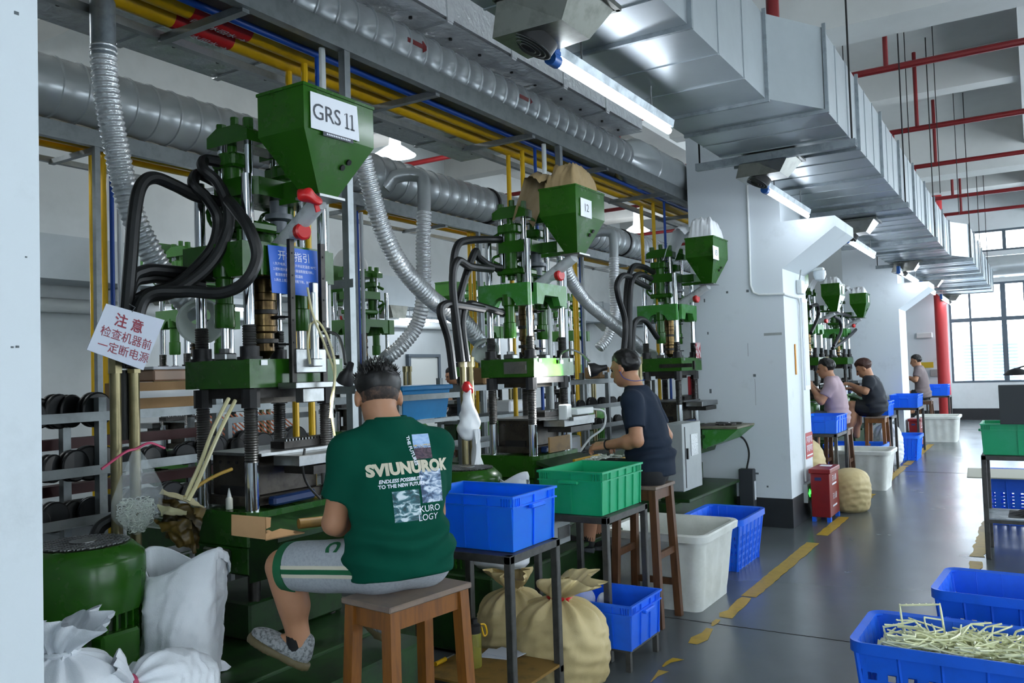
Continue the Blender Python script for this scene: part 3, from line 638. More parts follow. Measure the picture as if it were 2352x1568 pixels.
# ------------------------------------------------------------------ vertical moulding machine (built once, copied)
def oct_block(x0, x1, y0, y1, z0, z1, ch, mb=None):
    m = mb or MB(); c = ch
    return m.prism([(x0+c, y0), (x1-c, y0), (x1, y0+c), (x1, y1-c), (x1-c, y1), (x0+c, y1), (x0, y1-c), (x0, y0+c)], z0, z1, 'z')
def threaded(m, p, z0, z1, r, pitch=.012):
    prof = []; z = z0
    while z < z1: prof += [(r, z), (r-.004, z+pitch/2)]; z += pitch
    return m.lathe(prof, (p[0], p[1], 0), 18)
PX, PY = .175, .25
def make_machine():
    R = empty('moulding_machine', (0, 0, 0))
    # base: oil tank, pedestal and columns
    bt = MB().box((-.025, -.375, .26), (1.05, 1.95, .48), bev=.01).build('base_tank', greend, R)
    MB().box((.3, -.42, .51), (.6, 1.55, .03), bev=.006).build('step_plate', greend, bt)
    MB().box((-.02, 0, .62), (.46, .62, .18), bev=.01).build('lower_plate', greend, R)
    for sx in (-1, 1):
        for sy in (-1, 1): MB().cyl((sx*PX, sy*PY, .5), (sx*PX, sy*PY, 1.0), .03, n=14).build('lower_column', steeld, R)
    tb = MB(); tb.prism([(-.27, -.31), (.2, -.31), (.24, -.27), (.24, .33), (-.27, .33)], .97, 1.13, 'z').box((0, -.05, .9), (.4, .5, .14), bev=.01); t = tb.build('table_block', green, R)
    MB().box((-.02, -.29, .905), (.2, .05, .09), bev=.01).build('valve_block', greend, t); MB().cyl((-.02, -.33, .9), (.06, -.33, .9), .025, n=12).build('valve', greend, t)
    # tray on the aisle side
    tr = MB().mesh([(.24, -.33, 1.1), (.43, -.33, 1.04), (.43, .36, 1.04), (.24, .36, 1.1), (.24, -.33, 1.075), (.43, -.33, 1.015), (.43, .36, 1.015), (.24, .36, 1.075)], [(0, 1, 2, 3), (7, 6, 5, 4), (0, 4, 5, 1), (1, 5, 6, 2), (2, 6, 7, 3), (3, 7, 4, 0)]).prism([(.2, 1.05), (.41, 1.01), (.34, .84), (.2, .8)], -.3, .34, 'y')
    tr = tr.build('work_tray', greend, R, smooth=0)
    for i, y in enumerate((-.05, .18)): MB().cyl((.355, y, .92), (.385, y, .91), .03, n=14).build('push_button', M('button_green%d' % i, '#2f8a3a', .35), tr)
    # tie bars
    for sx in (-1, 1):
        for sy in (-1, 1):
            p = (sx*PX, sy*PY)
            b = MB().cyl((*p, 1.12), (*p, 1.36), .034, n=20).build('tie_bar', chrome, R)
            threaded(MB(), p, 1.36, 1.62, .034).build('threaded_sleeve', threadm, b)
            MB().cyl((*p, 1.62), (*p, 1.71), .044, n=8).build('lock_nut', blacks, b)
            MB().cyl((*p, 1.85), (*p, 1.865), .06, n=20).cyl((*p, 1.865), (*p, 1.915), .046, n=20).build('upper_nut', blacks, b)
            threaded(MB(), p, 1.915, 2.02, .034).build('threaded_collar', threadm, b)
            MB().cyl((*p, 2.02), (*p, 2.75), .026, n=20).build('upper_bar', chrome, b)
    # moving platen
    mp = oct_block(-.235, .235, -.305, .32, 1.715, 1.852, .0); mp = mp.build('moving_platen', green, R, smooth=0)
    MB().box((0, 0, 1.69), (.4, .5, .05)).build('clamp_plate', steeld, mp, smooth=0); MB().box((.0, 0, 1.655), (.22, .36, .04)).build('upper_mould_plate', mould, mp, smooth=0)
    for y in (-.22, .27): MB().box((.238, y, 1.835), (.006, .04, .025)).build('hinge_tab', steel, mp, smooth=0)
    # fixed upper platen with arched sides
    up = MB()
    for s in (-1, 1):
        up.prism([(-.24, 2.42), (.2, 2.42), (.2, 2.25), (.1, 2.25), (.07, 2.3), (.04, 2.32), (-.05, 2.32), (-.09, 2.3), (-.12, 2.25), (-.24, 2.25)], s*.26-.045, s*.26+.045, 'y')
        up.prism([(-.22, 2.42), (.24, 2.42), (.24, 2.26), (.14, 2.26), (.11, 2.33), (-.1, 2.33), (-.13, 2.26), (-.22, 2.26)], s*.2-.03, s*.2+.03, 'x')
    up.box((0, 0, 2.385), (.4, .5, .07)); up = up.build('upper_platen', green, R, smooth=0)
    # two clamping cylinders hanging from it
    for sy in (-1, 1):
        c = MB().lathe([(.06, 2.34), (.055, 2.26), (.042, 2.25), (.042, 2.13), (.05, 2.125), (.05, 2.02), (.046, 2.01)], (0, sy*PY, 0), 20).build('clamp_cylinder', green, R)
        MB().cyl((0, sy*PY, 1.9), (0, sy*PY, 2.02), .02, n=14).build('piston_rod', chrome, c); MB().box((0, sy*PY, 1.87), (.09, .07, .036), bev=.006).cyl((0, sy*PY, 1.885), (0, sy*PY, 1.91), .03, n=8).build('rod_clevis', steel, c)
    # heated barrel in a clear guard
    b = MB().lathe([(.062, 2.33), (.062, 2.2), (.066, 2.195), (.066, 2.16), (.06, 2.155), (.06, 2.03), (.066, 2.025), (.066, 2.0), (.05, 1.99), (.05, 1.9), (.02, 1.86)], (0, 0, 0), 20).build('heater_barrel', barrelm, R)
    for z in (2.28, 2.1, 1.95): MB().lathe([(.067, z-.012), (.07, z-.01), (.07, z+.01), (.067, z+.012)], n=20).build('heater_band', steeld, b)
    for z in (2.22, 2.07, 1.93): MB().box((.08, .03, z), (.03, .05, .02)).cyl((.09, .0, z), (.14, .04, z), .006, n=6).build('terminal', blacks, b)
    # injection unit above
    for sx, sy in ((-1, -1), (1, -1), (1, 1), (-1, 1)):
        MB().cyl((sx*.1, sy*.17, 2.42), (sx*.1, sy*.17, 2.98), .021, n=14).build('injection_rod', chrome, R)
    ip = oct_block(-.15, .17, -.22, .24, 2.665, 2.755, .05).box((.2, .1, 2.705), (.2, .22, .085)).build('injection_plate', green, R, smooth=0)
    for sy in (-1, 1):
        MB().lathe([(.05, 2.665), (.05, 2.54), (.056, 2.535), (.056, 2.5), (.03, 2.49), (.03, 2.46)], (-.02, sy*.17, 0), 18).build('injection_cylinder', green, ip)
        MB().lathe([(.05, 2.755), (.05, 2.82), (.07, 2.825), (.07, 2.885), (.03, 2.89)], (-.02, sy*.17, 0), 18).cyl((-.02, sy*.17, 2.88), (-.02, sy*.17, 2.93), .024, n=12).build('cylinder_head', green, ip)
        MB().box((-.02, sy*.17, 2.85), (.17, .13, .07), bev=.012).build('head_block', green, ip)
        MB().cyl((-.1, sy*.17, 2.83), (-.18, sy*.17-.02, 2.79), .018, n=10).cyl((-.1, sy*.17, 2.57), (-.19, sy*.17-.02, 2.62), .016, n=10).build('hose_fitting', green, ip)
        MB().tube(spline([(-.1, sy*.17, 2.66), (-.16, sy*.17-.03, 2.64), (-.15, sy*.17-.04, 2.56), (-.08, sy*.17-.03, 2.5)], 5), .011, 8).build('oil_line', green, ip)
    MB().box((0, 0, 2.52), (.24, .46, .05), bev=.012).lathe([(.07, 2.5), (.07, 2.42)], n=18).build('guide_block', green, R)
    for sx in (-1, 1):
        for sy in (-1, 1): MB().cyl((sx*.07, sy*.21, 2.44), (sx*.07, sy*.21, 2.5), .015, n=8).build('guide_bolt', green, R)
    MB().lathe([(.045, 2.665), (.045, 2.6), (.07, 2.595), (.07, 2.57), (.03, 2.565)], (.1, .02, 0), 18).lathe([(.04, 2.56), (.04, 2.5)], (.1, .02, 0), 14).build('drive_motor', M('motor_grey', '#5e646a', .45), R)
    yk = MB()
    for sy in (-1, 1): yk.prism([(-.15, 2.93), (.15, 2.93), (.15, 2.985), (.08, 3.02), (-.08, 3.02), (-.15, 2.985)], sy*.17-.05, sy*.17+.05, 'y')
    yk.box((0, 0, 2.96), (.14, .3, .05)); yk = yk.build('top_yoke', green, R, smooth=0)
    for sy in (-1, 1):
        for sx in (-1, 0, 1): MB().cyl((sx*.1, sy*.17, 2.97), (sx*.1, sy*.17, 3.055 if sx else 3.075), .027 if sx else .022, n=6).build('yoke_bolt', green, yk)
    # hopper on an arm towards the aisle
    hc = (.475, -.07)
    h = MB().frustum((hc[0]+.01, hc[1], 2.62), (.1, .12), (hc[0], hc[1], 2.885), (.3, .47), caps=False).frustum((hc[0], hc[1], 2.885), (.3, .47), (hc[0], hc[1], 3.09), (.3, .47), caps=False)
    h.frustum((hc[0], hc[1], 3.02), (.285, .455), (hc[0], hc[1], 3.03), (.285, .455))
    h = h.build('hopper', green, R, smooth=0, recalc=False)
    MB().box((hc[0]+.15, hc[1], 3.085), (.012, .48, .014)).box((hc[0]-.15, hc[1], 3.085), (.012, .48, .014)).box((hc[0], hc[1]-.235, 3.085), (.3, .012, .014)).box((hc[0], hc[1]+.235, 3.085), (.3, .012, .014)).build('hopper_rim', green, h, smooth=0)
    MB().box((hc[0]+.01, hc[1], 2.612), (.16, .17, .012)).build('hopper_flange', steel, h, smooth=0)
    MB().box((.3, -.02, 2.64), (.24, .06, .03)).build('hopper_arm', green, R, smooth=0)
    for j, (y, z) in enumerate(((.02, 2.79), (-.015, 2.76))):
        k_ = (z-2.6)/.285; MB().cyl((hc[0]+.055+.1*k_, y+hc[1]+.07-.01, z), (hc[0]+.062+.1*k_, y+hc[1]+.07-.01, z-.004), .014, n=12).build('sight_hole', blackm, h)
    a = np.array([hc[0]+.0, hc[1], 2.6]); e = np.array([.08, .0, 2.4]); d = e-a
    mid = a+d*.62
    cp = MB().cyl(a, e, .042, n=16).cyl(mid, mid+np.array([.09, -.02, .0]), .034, n=14).build('feed_chute', M('chute_grey', '#c9cdce', .5, var=.6, vcol='#6b6d6f', vscale=14, detail=8, vlo=.5, vhi=.7), R)
    q = mid+np.array([.085, -.02, 0]); MB().lathe([(.04, 0), (.044, .012), (.044, .036), (.034, .044)], q, 14, axis=(.97, -.22, 0)).build('red_cap', redcap, cp)
    # mould on the table
    md = MB().box((-.01, 0, 1.29), (.3, .42, .2), bev=.004).box((-.01, 0, 1.165), (.34, .46, .05), bev=.004); md = md.build('lower_mould', mould, R)
    MB().box((-.165, 0, 1.3), (.012, .2, .07)).build('mould_recess', blackm, md, smooth=0); MB().box((0, -.216, 1.21), (.18, .012, .05)).build('mould_recess', blackm, md, smooth=0)
    for k_ in range(4): MB().cyl((-.1+.06*k_, -.214, 1.35), (-.1+.06*k_, -.205, 1.35), .008, n=8).build('coolant_port', blackm, md)
    MB().box((.02, .02, 1.393), (.4, .5, .014)).build('mould_top_plate', steel, md, smooth=0)
    sl = MB().box((.3, .1, 1.36), (.18, .5, .05), bev=.003).build('slide_carriage', steel, R); MB().box((.3, .1, 1.31), (.2, .34, .04)).build('slide_base', steeld, sl, smooth=0)
    MB().box((.1, .15, 1.42), (.1, .34, .035)).build('comb_strip', steeld, sl, smooth=0)
    for k_ in range(14): MB().box((.1, .0+.022*k_, 1.442), (.09, .006, .012)).build('comb_tooth', steel, sl, smooth=0)
    MB().box((.2, -.02, 1.165), (.05, .3, .045), rotz(.08), bev=.01).build('blue_clamp', M('blue_steel', '#0e2a58', .45), R)
    # electric cabinet and panel on the far side
    # oil pipes rising beside the motor
    for sx in (-1, 1):
        p = MB().cyl((-.06, -.75+sx*.045, .5), (-.06, -.75+sx*.045, 1.86), .024, n=14).build('oil_pipe', brass, R)
        MB().cyl((-.06, -.75+sx*.045, 1.8), (-.06, -.75+sx*.045, 1.87), .031, n=6).build('pipe_nut', brass, p)
    # pump motor
    mo = (.155, -1.08)
    mt = MB().lathe([(.2, .5), (.2, .93)], (*mo, 0), 28).build('motor_body', greend, R)
    for k_ in range(36):
        a = 2*PI*k_/36; MB().box((mo[0]+.205*math.cos(a), mo[1]+.205*math.sin(a), .7), (.03, .008, .36), rotz(a)).build('cooling_fin', green, mt, smooth=0)
    MB().lathe([(.225, .88), (.228, .9), (.228, 1.07), (.222, 1.085), (.18, 1.125), (.17, 1.128)], (*mo, 0), 40).build('fan_cowl', green, mt)
    g = MB().lathe([(.168, 1.13), (.02, 1.131)], (*mo, 0), 28).build('fan_grille', blackm, mt)
    q = MB()
    for k_ in range(-7, 8):
        w_ = math.sqrt(max(.168**2-(k_*.022)**2, 0)); q.box((mo[0]+k_*.022, mo[1], 1.135), (.004, 2*w_, .004)).box((mo[0], mo[1]+k_*.022, 1.135), (2*w_, .004, .004))
    q.lathe([(.05, 1.138), (.05, 1.141)], (*mo, 0), 16).build('grille_wire', steel, g, smooth=0)
    MB().box((mo[0]+.2, mo[1], .75), (.1, .16, .14), bev=.01).build('terminal_box', green, mt)
    return R
proto = make_machine()
def put_machine(o, x, y, label, rz=0.0, hop=None, group='green vertical moulding machines'):
    o.location = (x, y, 0); o.rotation_euler = (0, 0, rz); tag(o, label, 'machine', group); return o
m1 = proto; m2 = copy_tree(proto); m3 = copy_tree(proto); m4 = copy_tree(proto); m5 = copy_tree(proto); m6 = copy_tree(proto)
MX = -3.375
put_machine(m1, MX, 3.01, 'green vertical moulding machine with the GRS 11 hopper, nearest the camera')
put_machine(m2, MX, 5.65, 'green vertical moulding machine with brown cloth over its hopper')
put_machine(m3, MX, 8.68, 'green vertical moulding machine right in front of the second pillar')
put_machine(m4, MX, 12.45, 'green vertical moulding machine half hidden just past the second pillar')
put_machine(m5, MX, 15.2, 'green vertical moulding machine behind the worker in pink shirt')
put_machine(m6, MX, 17.78, 'green vertical moulding machine furthest down the row before third pillar')
for mm in (m2, m3, m5, m6):
    for ch in mm.children:
        if ch.name.startswith(('hopper', 'upper_platen')) and not ch.name.startswith('hopper_arm'):
            ch.data = ch.data.copy(); ch.data.materials[0] = greenw if ch.name.startswith('upper') else green
cb = MB().box((.49, -1.05, .92), (.2, .5, .62), bev=.006).build('electric_cabinet', greyb, m3)
MB().box((.594, -1.0, 1.02), (.008, .18, .2)).build('data_plate', M('plate_foil', '#b9bdbd', .4, metal=.6, bump=.6, bscale=60), cb, smooth=0); MB().box((.598, -1.2, .95), (.02, .02, .1)).build('cabinet_handle', blacks, cb, smooth=0); MB().box((.594, -1.24, .92), (.004, .006, .56)).build('door_gap', blackm, cb, smooth=0)
MB().prism([(.4, 1.1), (.78, 1.108), (.62, .98), (.4, .9)], -.22, .36, 'y').build('tray_extension', greenw, m3, smooth=0)
cb = MB().box((.5, -.8, .66), (.2, .6, .16), bev=.006).build('electric_cabinet', greyb, m2); MB().box((.602, -.6, .66), (.006, .16, .08)).build('data_plate', steel, cb, smooth=0)
# the rear row stands back to back, so turned half round, and lighter green
rear = []
for i, (y, t) in enumerate(((5.2, 'through the posts of the nearest machine'), (7.5, 'above the seated worker in green'), (9.95, 'behind the machine with brown cloth'), (12.7, 'between the two further machines'))):
    r = copy_tree(proto); put_machine(r, -6.75, y, 'light green moulding machine of the rear row, seen '+t, PI, group='rear row machines'); rear.append(r)
    for ch in [r]+list(r.children_recursive):
        if ch.type == 'MESH' and ch.data.materials[0] == green:
            if 'rear_'+ch.data.name in bpy.data.meshes: ch.data = bpy.data.meshes['rear_'+ch.data.name]
            else:
                d = ch.data.copy(); d.name = 'rear_'+ch.data.name; d.materials[0] = greenl; ch.data = d
# ------------------------------------------------------------------ containers, tables, stools, sacks
def shell_box(L, W, H, t=.006, taper=.03, z0=0.0):
    """open box: outer and inner walls, base"""
    o0 = (L-2*taper, W-2*taper); m = MB()
    def ring(l, w, z): return [(-l/2, -w/2, z), (l/2, -w/2, z), (l/2, w/2, z), (-l/2, w/2, z)]
    v = ring(*o0, z0)+ring(L, W, z0+H)+ring(L-2*t, W-2*t, z0+H)+ring(o0[0]-2*t, o0[1]-2*t, z0+t)
    f = [(3, 2, 1, 0)]
    for k in range(3):
        for i in range(4): j = (i+1) % 4; f.append((k*4+i, k*4+j, k*4+4+j, k*4+4+i))
    f.append((12, 13, 14, 15)); return m.mesh(v, f)
def crate(name, loc, L, W, H, mat, label, cat='crate', group=None, rz=0.0, ribs=(4, 3), taper=.012):
    """plastic turnover crate: long side along local x"""
    r = empty(name, loc, label, cat, group, rz); tp = taper
    shell_box(L-.03, W-.03, H, .004, tp).build('shell', mat, r, smooth=0)
    rim = MB()
    for s in (-1, 1):
        rim.box((0, s*(W/2-.008), H-.004), (L, .016, .012)).box((s*(L/2-.008), 0, H-.004), (.016, W-.032, .012))
        rim.box((0, s*(W/2-.009), H-.055), (L-.004, .012, .008)).box((s*(L/2-.009), 0, H-.055), (.012, W-.034, .008))
    rim.build('rim', mat, r, smooth=0)
    def lean(z): return tp*(1-z/H)
    for s in (-1, 1):
        for i in range(ribs[0]+1):
            x = -L/2+.02+(L-.04)*i/ribs[0]; y0 = W/2-.014-tp; y1 = W/2-.012
            MB().mesh([(x-.004, s*(y0-.004), .004), (x+.004, s*(y0-.004), .004), (x+.004, s*(y0+.008), .004), (x-.004, s*(y0+.008), .004), (x-.004, s*(y1-.006), H-.01), (x+.004, s*(y1-.006), H-.01), (x+.004, s*(y1+.006), H-.01), (x-.004, s*(y1+.006), H-.01)], [(0, 1, 2, 3), (7, 6, 5, 4), (0, 4, 5, 1), (1, 5, 6, 2), (2, 6, 7, 3), (3, 7, 4, 0)]).build('rib', mat, r, smooth=0)
        for i in range(ribs[1]+1):
            y = -W/2+.02+(W-.04)*i/ribs[1]; x0 = L/2-.014-tp; x1 = L/2-.012
            MB().mesh([(s*(x0-.004), y-.004, .004), (s*(x0-.004), y+.004, .004), (s*(x0+.008), y+.004, .004), (s*(x0+.008), y-.004, .004), (s*(x1-.006), y-.004, H-.01), (s*(x1-.006), y+.004, H-.01), (s*(x1+.006), y+.004, H-.01), (s*(x1+.006), y-.004, H-.01)], [(0, 1, 2, 3), (7, 6, 5, 4), (0, 4, 5, 1), (1, 5, 6, 2), (2, 6, 7, 3), (3, 7, 4, 0)]).build('rib', mat, r, smooth=0)
        MB().box((s*(L/2+.006), 0, H-.065), (.03, W*.3, .022), bev=.006).build('handle', mat, r)
        for c in (-1, 1):
            q = MB()
            for k in range(4): q.box((s*(L/2-.012), c*(W/2-.03-.016*k), H-.03), (.012, .004, .045)).box((s*(L/2-.03-.016*k), c*(W/2-.012), H-.03), (.004, .012, .045))
            q.build('corner_web', mat, r, smooth=0)['kind'] = 'stuff'
    return r
def holed_panel(A, U, V, nu, nv, fu, fv, t):
    """panel through corner A spanned by U, V with a grid of holes; thickness t along the normal"""
    A = np.asarray(A, float); U = np.asarray(U, float); V = np.asarray(V, float); N = np.cross(U, V); N = N/np.linalg.norm(N)*t; m = MB()
    us = []; vs = []
    for i in range(nu): us += [(i+(1-fu)/2)/nu, (i+(1+fu)/2)/nu]
    for j in range(nv): vs += [(j+(1-fv)/2)/nv, (j+(1+fv)/2)/nv]
    us = [0]+us+[1]; vs = [0]+vs+[1]; n = len(us); k = len(vs); v = [A+U*a+V*b for b in vs for a in us]; v += [q+N for q in v]; O = n*k; f = []
    hole = lambda i, j: 0 <= i < n-1 and 0 <= j < k-1 and i % 2 == 1 and j % 2 == 1
    for j in range(k-1):
        for i in range(n-1):
            a, b, c, d = j*n+i, j*n+i+1, (j+1)*n+i+1, (j+1)*n+i
            if hole(i, j):
                for p, q in ((a, b), (b, c), (c, d), (d, a)): f.append((p, q, q+O, p+O))
            else: f += [(a, b, c, d), (d+O, c+O, b+O, a+O)]
    return m.mesh(v, f)
def basket(name, loc, L, W, H, mat, label, rz=0.0, taper=.05, group=None, lip=.03, nu=12, nv=5, band=.3):
    """deep perforated basket with a broad rolled rim"""
    r = empty(name, loc, label, 'basket', group, rz); l0, w0 = L-2*taper, W-2*taper; zb = H*(1-band)
    tz = lambda z: taper*(1-z/H)
    def cor(z, ix, iy): return np.array([ix*(L/2-tz(z)), iy*(W/2-tz(z)), z])
    MB().box((0, 0, .006), (l0, w0, .012)).build('floor_panel', mat, r, smooth=0)
    for (a, b, n) in (((-1, -1), (1, -1), nu), ((1, -1), (1, 1), int(nu*W/L)), ((1, 1), (-1, 1), nu), ((-1, 1), (-1, -1), int(nu*W/L))):
        A, B, C, D = cor(.0, *a), cor(.0, *b), cor(zb, *a), cor(zb, *b); e = .012
        v = [A, B, D, C]; U = B-A; V = C-A+(U*0); Vm = ((C+D)-(A+B))/2
        U2 = (B-A)*.5+(D-C)*.5; A2 = (A+B)/2-U2/2
        holed_panel(A2, U2, Vm, n, nv, .45, .62, -.006).build('lattice_wall', mat, r, smooth=0)
        E, G = cor(H, *a), cor(H, *b); n_ = np.cross(B-A, [0, 0, 1]); n_ = n_/np.linalg.norm(n_)*.006
        MB().mesh([C, D, G, E, C-n_, D-n_, G-n_, E-n_], [(0, 1, 2, 3), (7, 6, 5, 4), (0, 4, 5, 1), (1, 5, 6, 2), (2, 6, 7, 3), (3, 7, 4, 0)]).build('upper_wall', mat, r, smooth=0)
        MB().tube([A, C, E], .012, 6).build('corner_rib', mat, r)
        for i in range(1, 6):
            q0 = A+(B-A)*i/6; q1 = C+(D-C)*i/6; q2 = E+(G-E)*i/6; MB().tube([q0, q1, q2], .008, 4).build('rib', mat, r, smooth=0)
    # rim: flat lip with rounded corners
    rad = .05; out = []; inn = []; low = []
    for (cx, cy, a0) in ((1, -1, -PI/2), (1, 1, 0), (-1, 1, PI/2), (-1, -1, PI)):
        for k in range(6):
            a = a0+PI/2*k/5; d = np.array([math.cos(a), math.sin(a), 0])
            c = np.array([cx*(L/2-rad), cy*(W/2-rad), H]); inn.append(c+d*(rad-.004)); out.append(c+d*(rad+lip)); low.append(c+d*(rad+lip)-np.array([0, 0, .045]))
    n = len(out); m = MB(); top = [q+np.array([0, 0, .008]) for q in out]
    m.mesh(inn+top+low+[q-np.array([0, 0, .01]) for q in inn], [(k*n+i, k*n+(i+1) % n, (k+1)*n+(i+1) % n, (k+1)*n+i) for k in range(2) for i in range(n)]+[(2*n+i, 2*n+(i+1) % n, 3*n+(i+1) % n, 3*n+i) for i in range(n)]+[(3*n+i, 3*n+(i+1) % n, (i+1) % n, i) for i in range(n)])
    m.build('rim', mat, r, smooth=40)
    return r
def tub(name, loc, L, W, H, mat, label, rz=0.0, taper=.09, group=None):
    r = empty(name, loc, label, 'tub', group, rz); n = 112
    def ring(l, w, z, rad, wav=0.0):
        pts = []; per = [(l/2-rad, -w/2+rad, -PI/2), (l/2-rad, w/2-rad, 0), (-l/2+rad, w/2-rad, PI/2), (-l/2+rad, -w/2+rad, PI)]
        for q in range(4):
            cx, cy, a0 = per[q]
            for k in range(7): a = a0+PI/2*k/7; pts.append((cx+rad*math.cos(a), cy+rad*math.sin(a), z))
            nx, ny, _ = per[(q+1) % 4]; a = a0+PI/2; s0 = (cx+rad*math.cos(a), cy+rad*math.sin(a)); s1 = (nx+rad*math.cos(a), ny+rad*math.sin(a)); nn = 21
            ln = math.hypot(s1[0]-s0[0], s1[1]-s0[1]); kk = max(2, round(ln/.16))
            for k in range(nn):
                t = k/nn; d = -wav*(.5-.5*math.cos(2*PI*kk*t)); pts.append((s0[0]+(s1[0]-s0[0])*t+math.cos(a)*d, s0[1]+(s1[1]-s0[1])*t+math.sin(a)*d, z))
        return pts
    rows = [ring(L-2*taper, W-2*taper, 0, .06), ring(L-2*taper+.005, W-2*taper+.005, .05, .06, .004), ring(L-2*taper*.8, W-2*taper*.8, .12, .07, .016), ring(L-.045, W-.045, H-.1, .07, .018), ring(L-.03, W-.03, H-.06, .07, 0), ring(L+.03, W+.03, H-.055, .09), ring(L+.04, W+.04, H-.01, .09), ring(L+.02, W+.02, H, .09), ring(L-.05, W-.05, H-.004, .07), ring(L-.07, W-.07, H-.05, .07), ring(L-2*taper-.03, W-2*taper-.03, .02, .06)]
    N = len(rows[0]); v = [q for rw in rows for q in rw]; f = [(k*N+i, k*N+(i+1) % N, (k+1)*N+(i+1) % N, (k+1)*N+i) for k in range(len(rows)-1) for i in range(N)]
    f += [tuple(range(N))[::-1], tuple(range((len(rows)-1)*N, len(rows)*N))]
    MB().mesh(v, f).build('tub_wall', mat, r, smooth=50); return r
def steel_table(name, loc, L, W, H, label, shelf=None, top=True, group='steel frame crate tables', tm=None, rz=0.0):
    """L along x, W along y"""
    r = empty(name, loc, label, 'table', group, rz); a = .04
    for sx in (-1, 1):
        for sy in (-1, 1): MB().box((sx*(L/2-a/2), sy*(W/2-a/2), H/2), (a, a, H), bev=.004).build('leg', tabm, r, smooth=0)
    for s in (-1, 1):
        MB().box((0, s*(W/2-a/2), H-a/2), (L, a, a), bev=.003).build('top_rail', tabm, r, smooth=0); MB().box((s*(L/2-a/2), 0, H-a/2), (a, W-.08, a), bev=.003).build('top_rail', tabm, r, smooth=0)
    if top: MB().box((0, 0, H-.004), (L-.02, W-.02, .006)).build('top_sheet', tabm, r, smooth=0)
    if shelf is not None:
        for s in (-1, 1): MB().box((0, s*(W/2-a/2), shelf-a/2), (L, a*.8, a*.8)).build('shelf_rail', tabm, r, smooth=0)
        MB().box((0, 0, shelf), (L-.01, W-.01, .014)).build('shelf_board', tm or tabm, r, smooth=0)
    return r
def stool(name, loc, L, W, H, mat, smat, label, rz=0.0, group='wooden work stools', rails=(.5, .25)):
    r = empty(name, loc, label, 'stool', group, rz); a = .048; sp = .03
    MB().box((0, 0, H-.011), (L, W, .022), bev=.004).build('seat', smat, r)
    tops = {}
    for sx in (-1, 1):
        for sy in (-1, 1):
            t = np.array([sx*(L/2-.035), sy*(W/2-.035), H-.022]); b = np.array([sx*(L/2-.035+sp), sy*(W/2-.035+sp), 0]); m = MB(); v = []
            for c in (b, t):
                for dx, dy in ((-1, -1), (1, -1), (1, 1), (-1, 1)): v.append((c[0]+dx*a/2, c[1]+dy*a/2, c[2]))
            m.mesh(v, [(0, 1, 2, 3), (7, 6, 5, 4)]+[(i, (i+1) % 4, 4+(i+1) % 4, 4+i) for i in range(4)]); m.build('leg', mat, r, smooth=0); tops[(sx, sy)] = (b, t)
    def rail(z, k1, k2, h):
        p = [tops[k][0]+(tops[k][1]-tops[k][0])*z/(H-.022) for k in (k1, k2)]; c = (p[0]+p[1])/2; d = p[1]-p[0]; ln = np.linalg.norm(d[:2])-a
        MB().box(c, (ln if abs(d[0]) > abs(d[1]) else .024, ln if abs(d[1]) > abs(d[0]) else .024, h)).build('stretcher', mat, r, smooth=0)
    for k1, k2 in (((-1, -1), (1, -1)), ((-1, 1), (1, 1)), ((-1, -1), (-1, 1)), ((1, -1), (1, 1))):
        rail(H-.06, k1, k2, .07)
        if rails: rail(H*rails[0] if k1[0] == k2[0] else H*rails[1], k1, k2, .045)
    return r
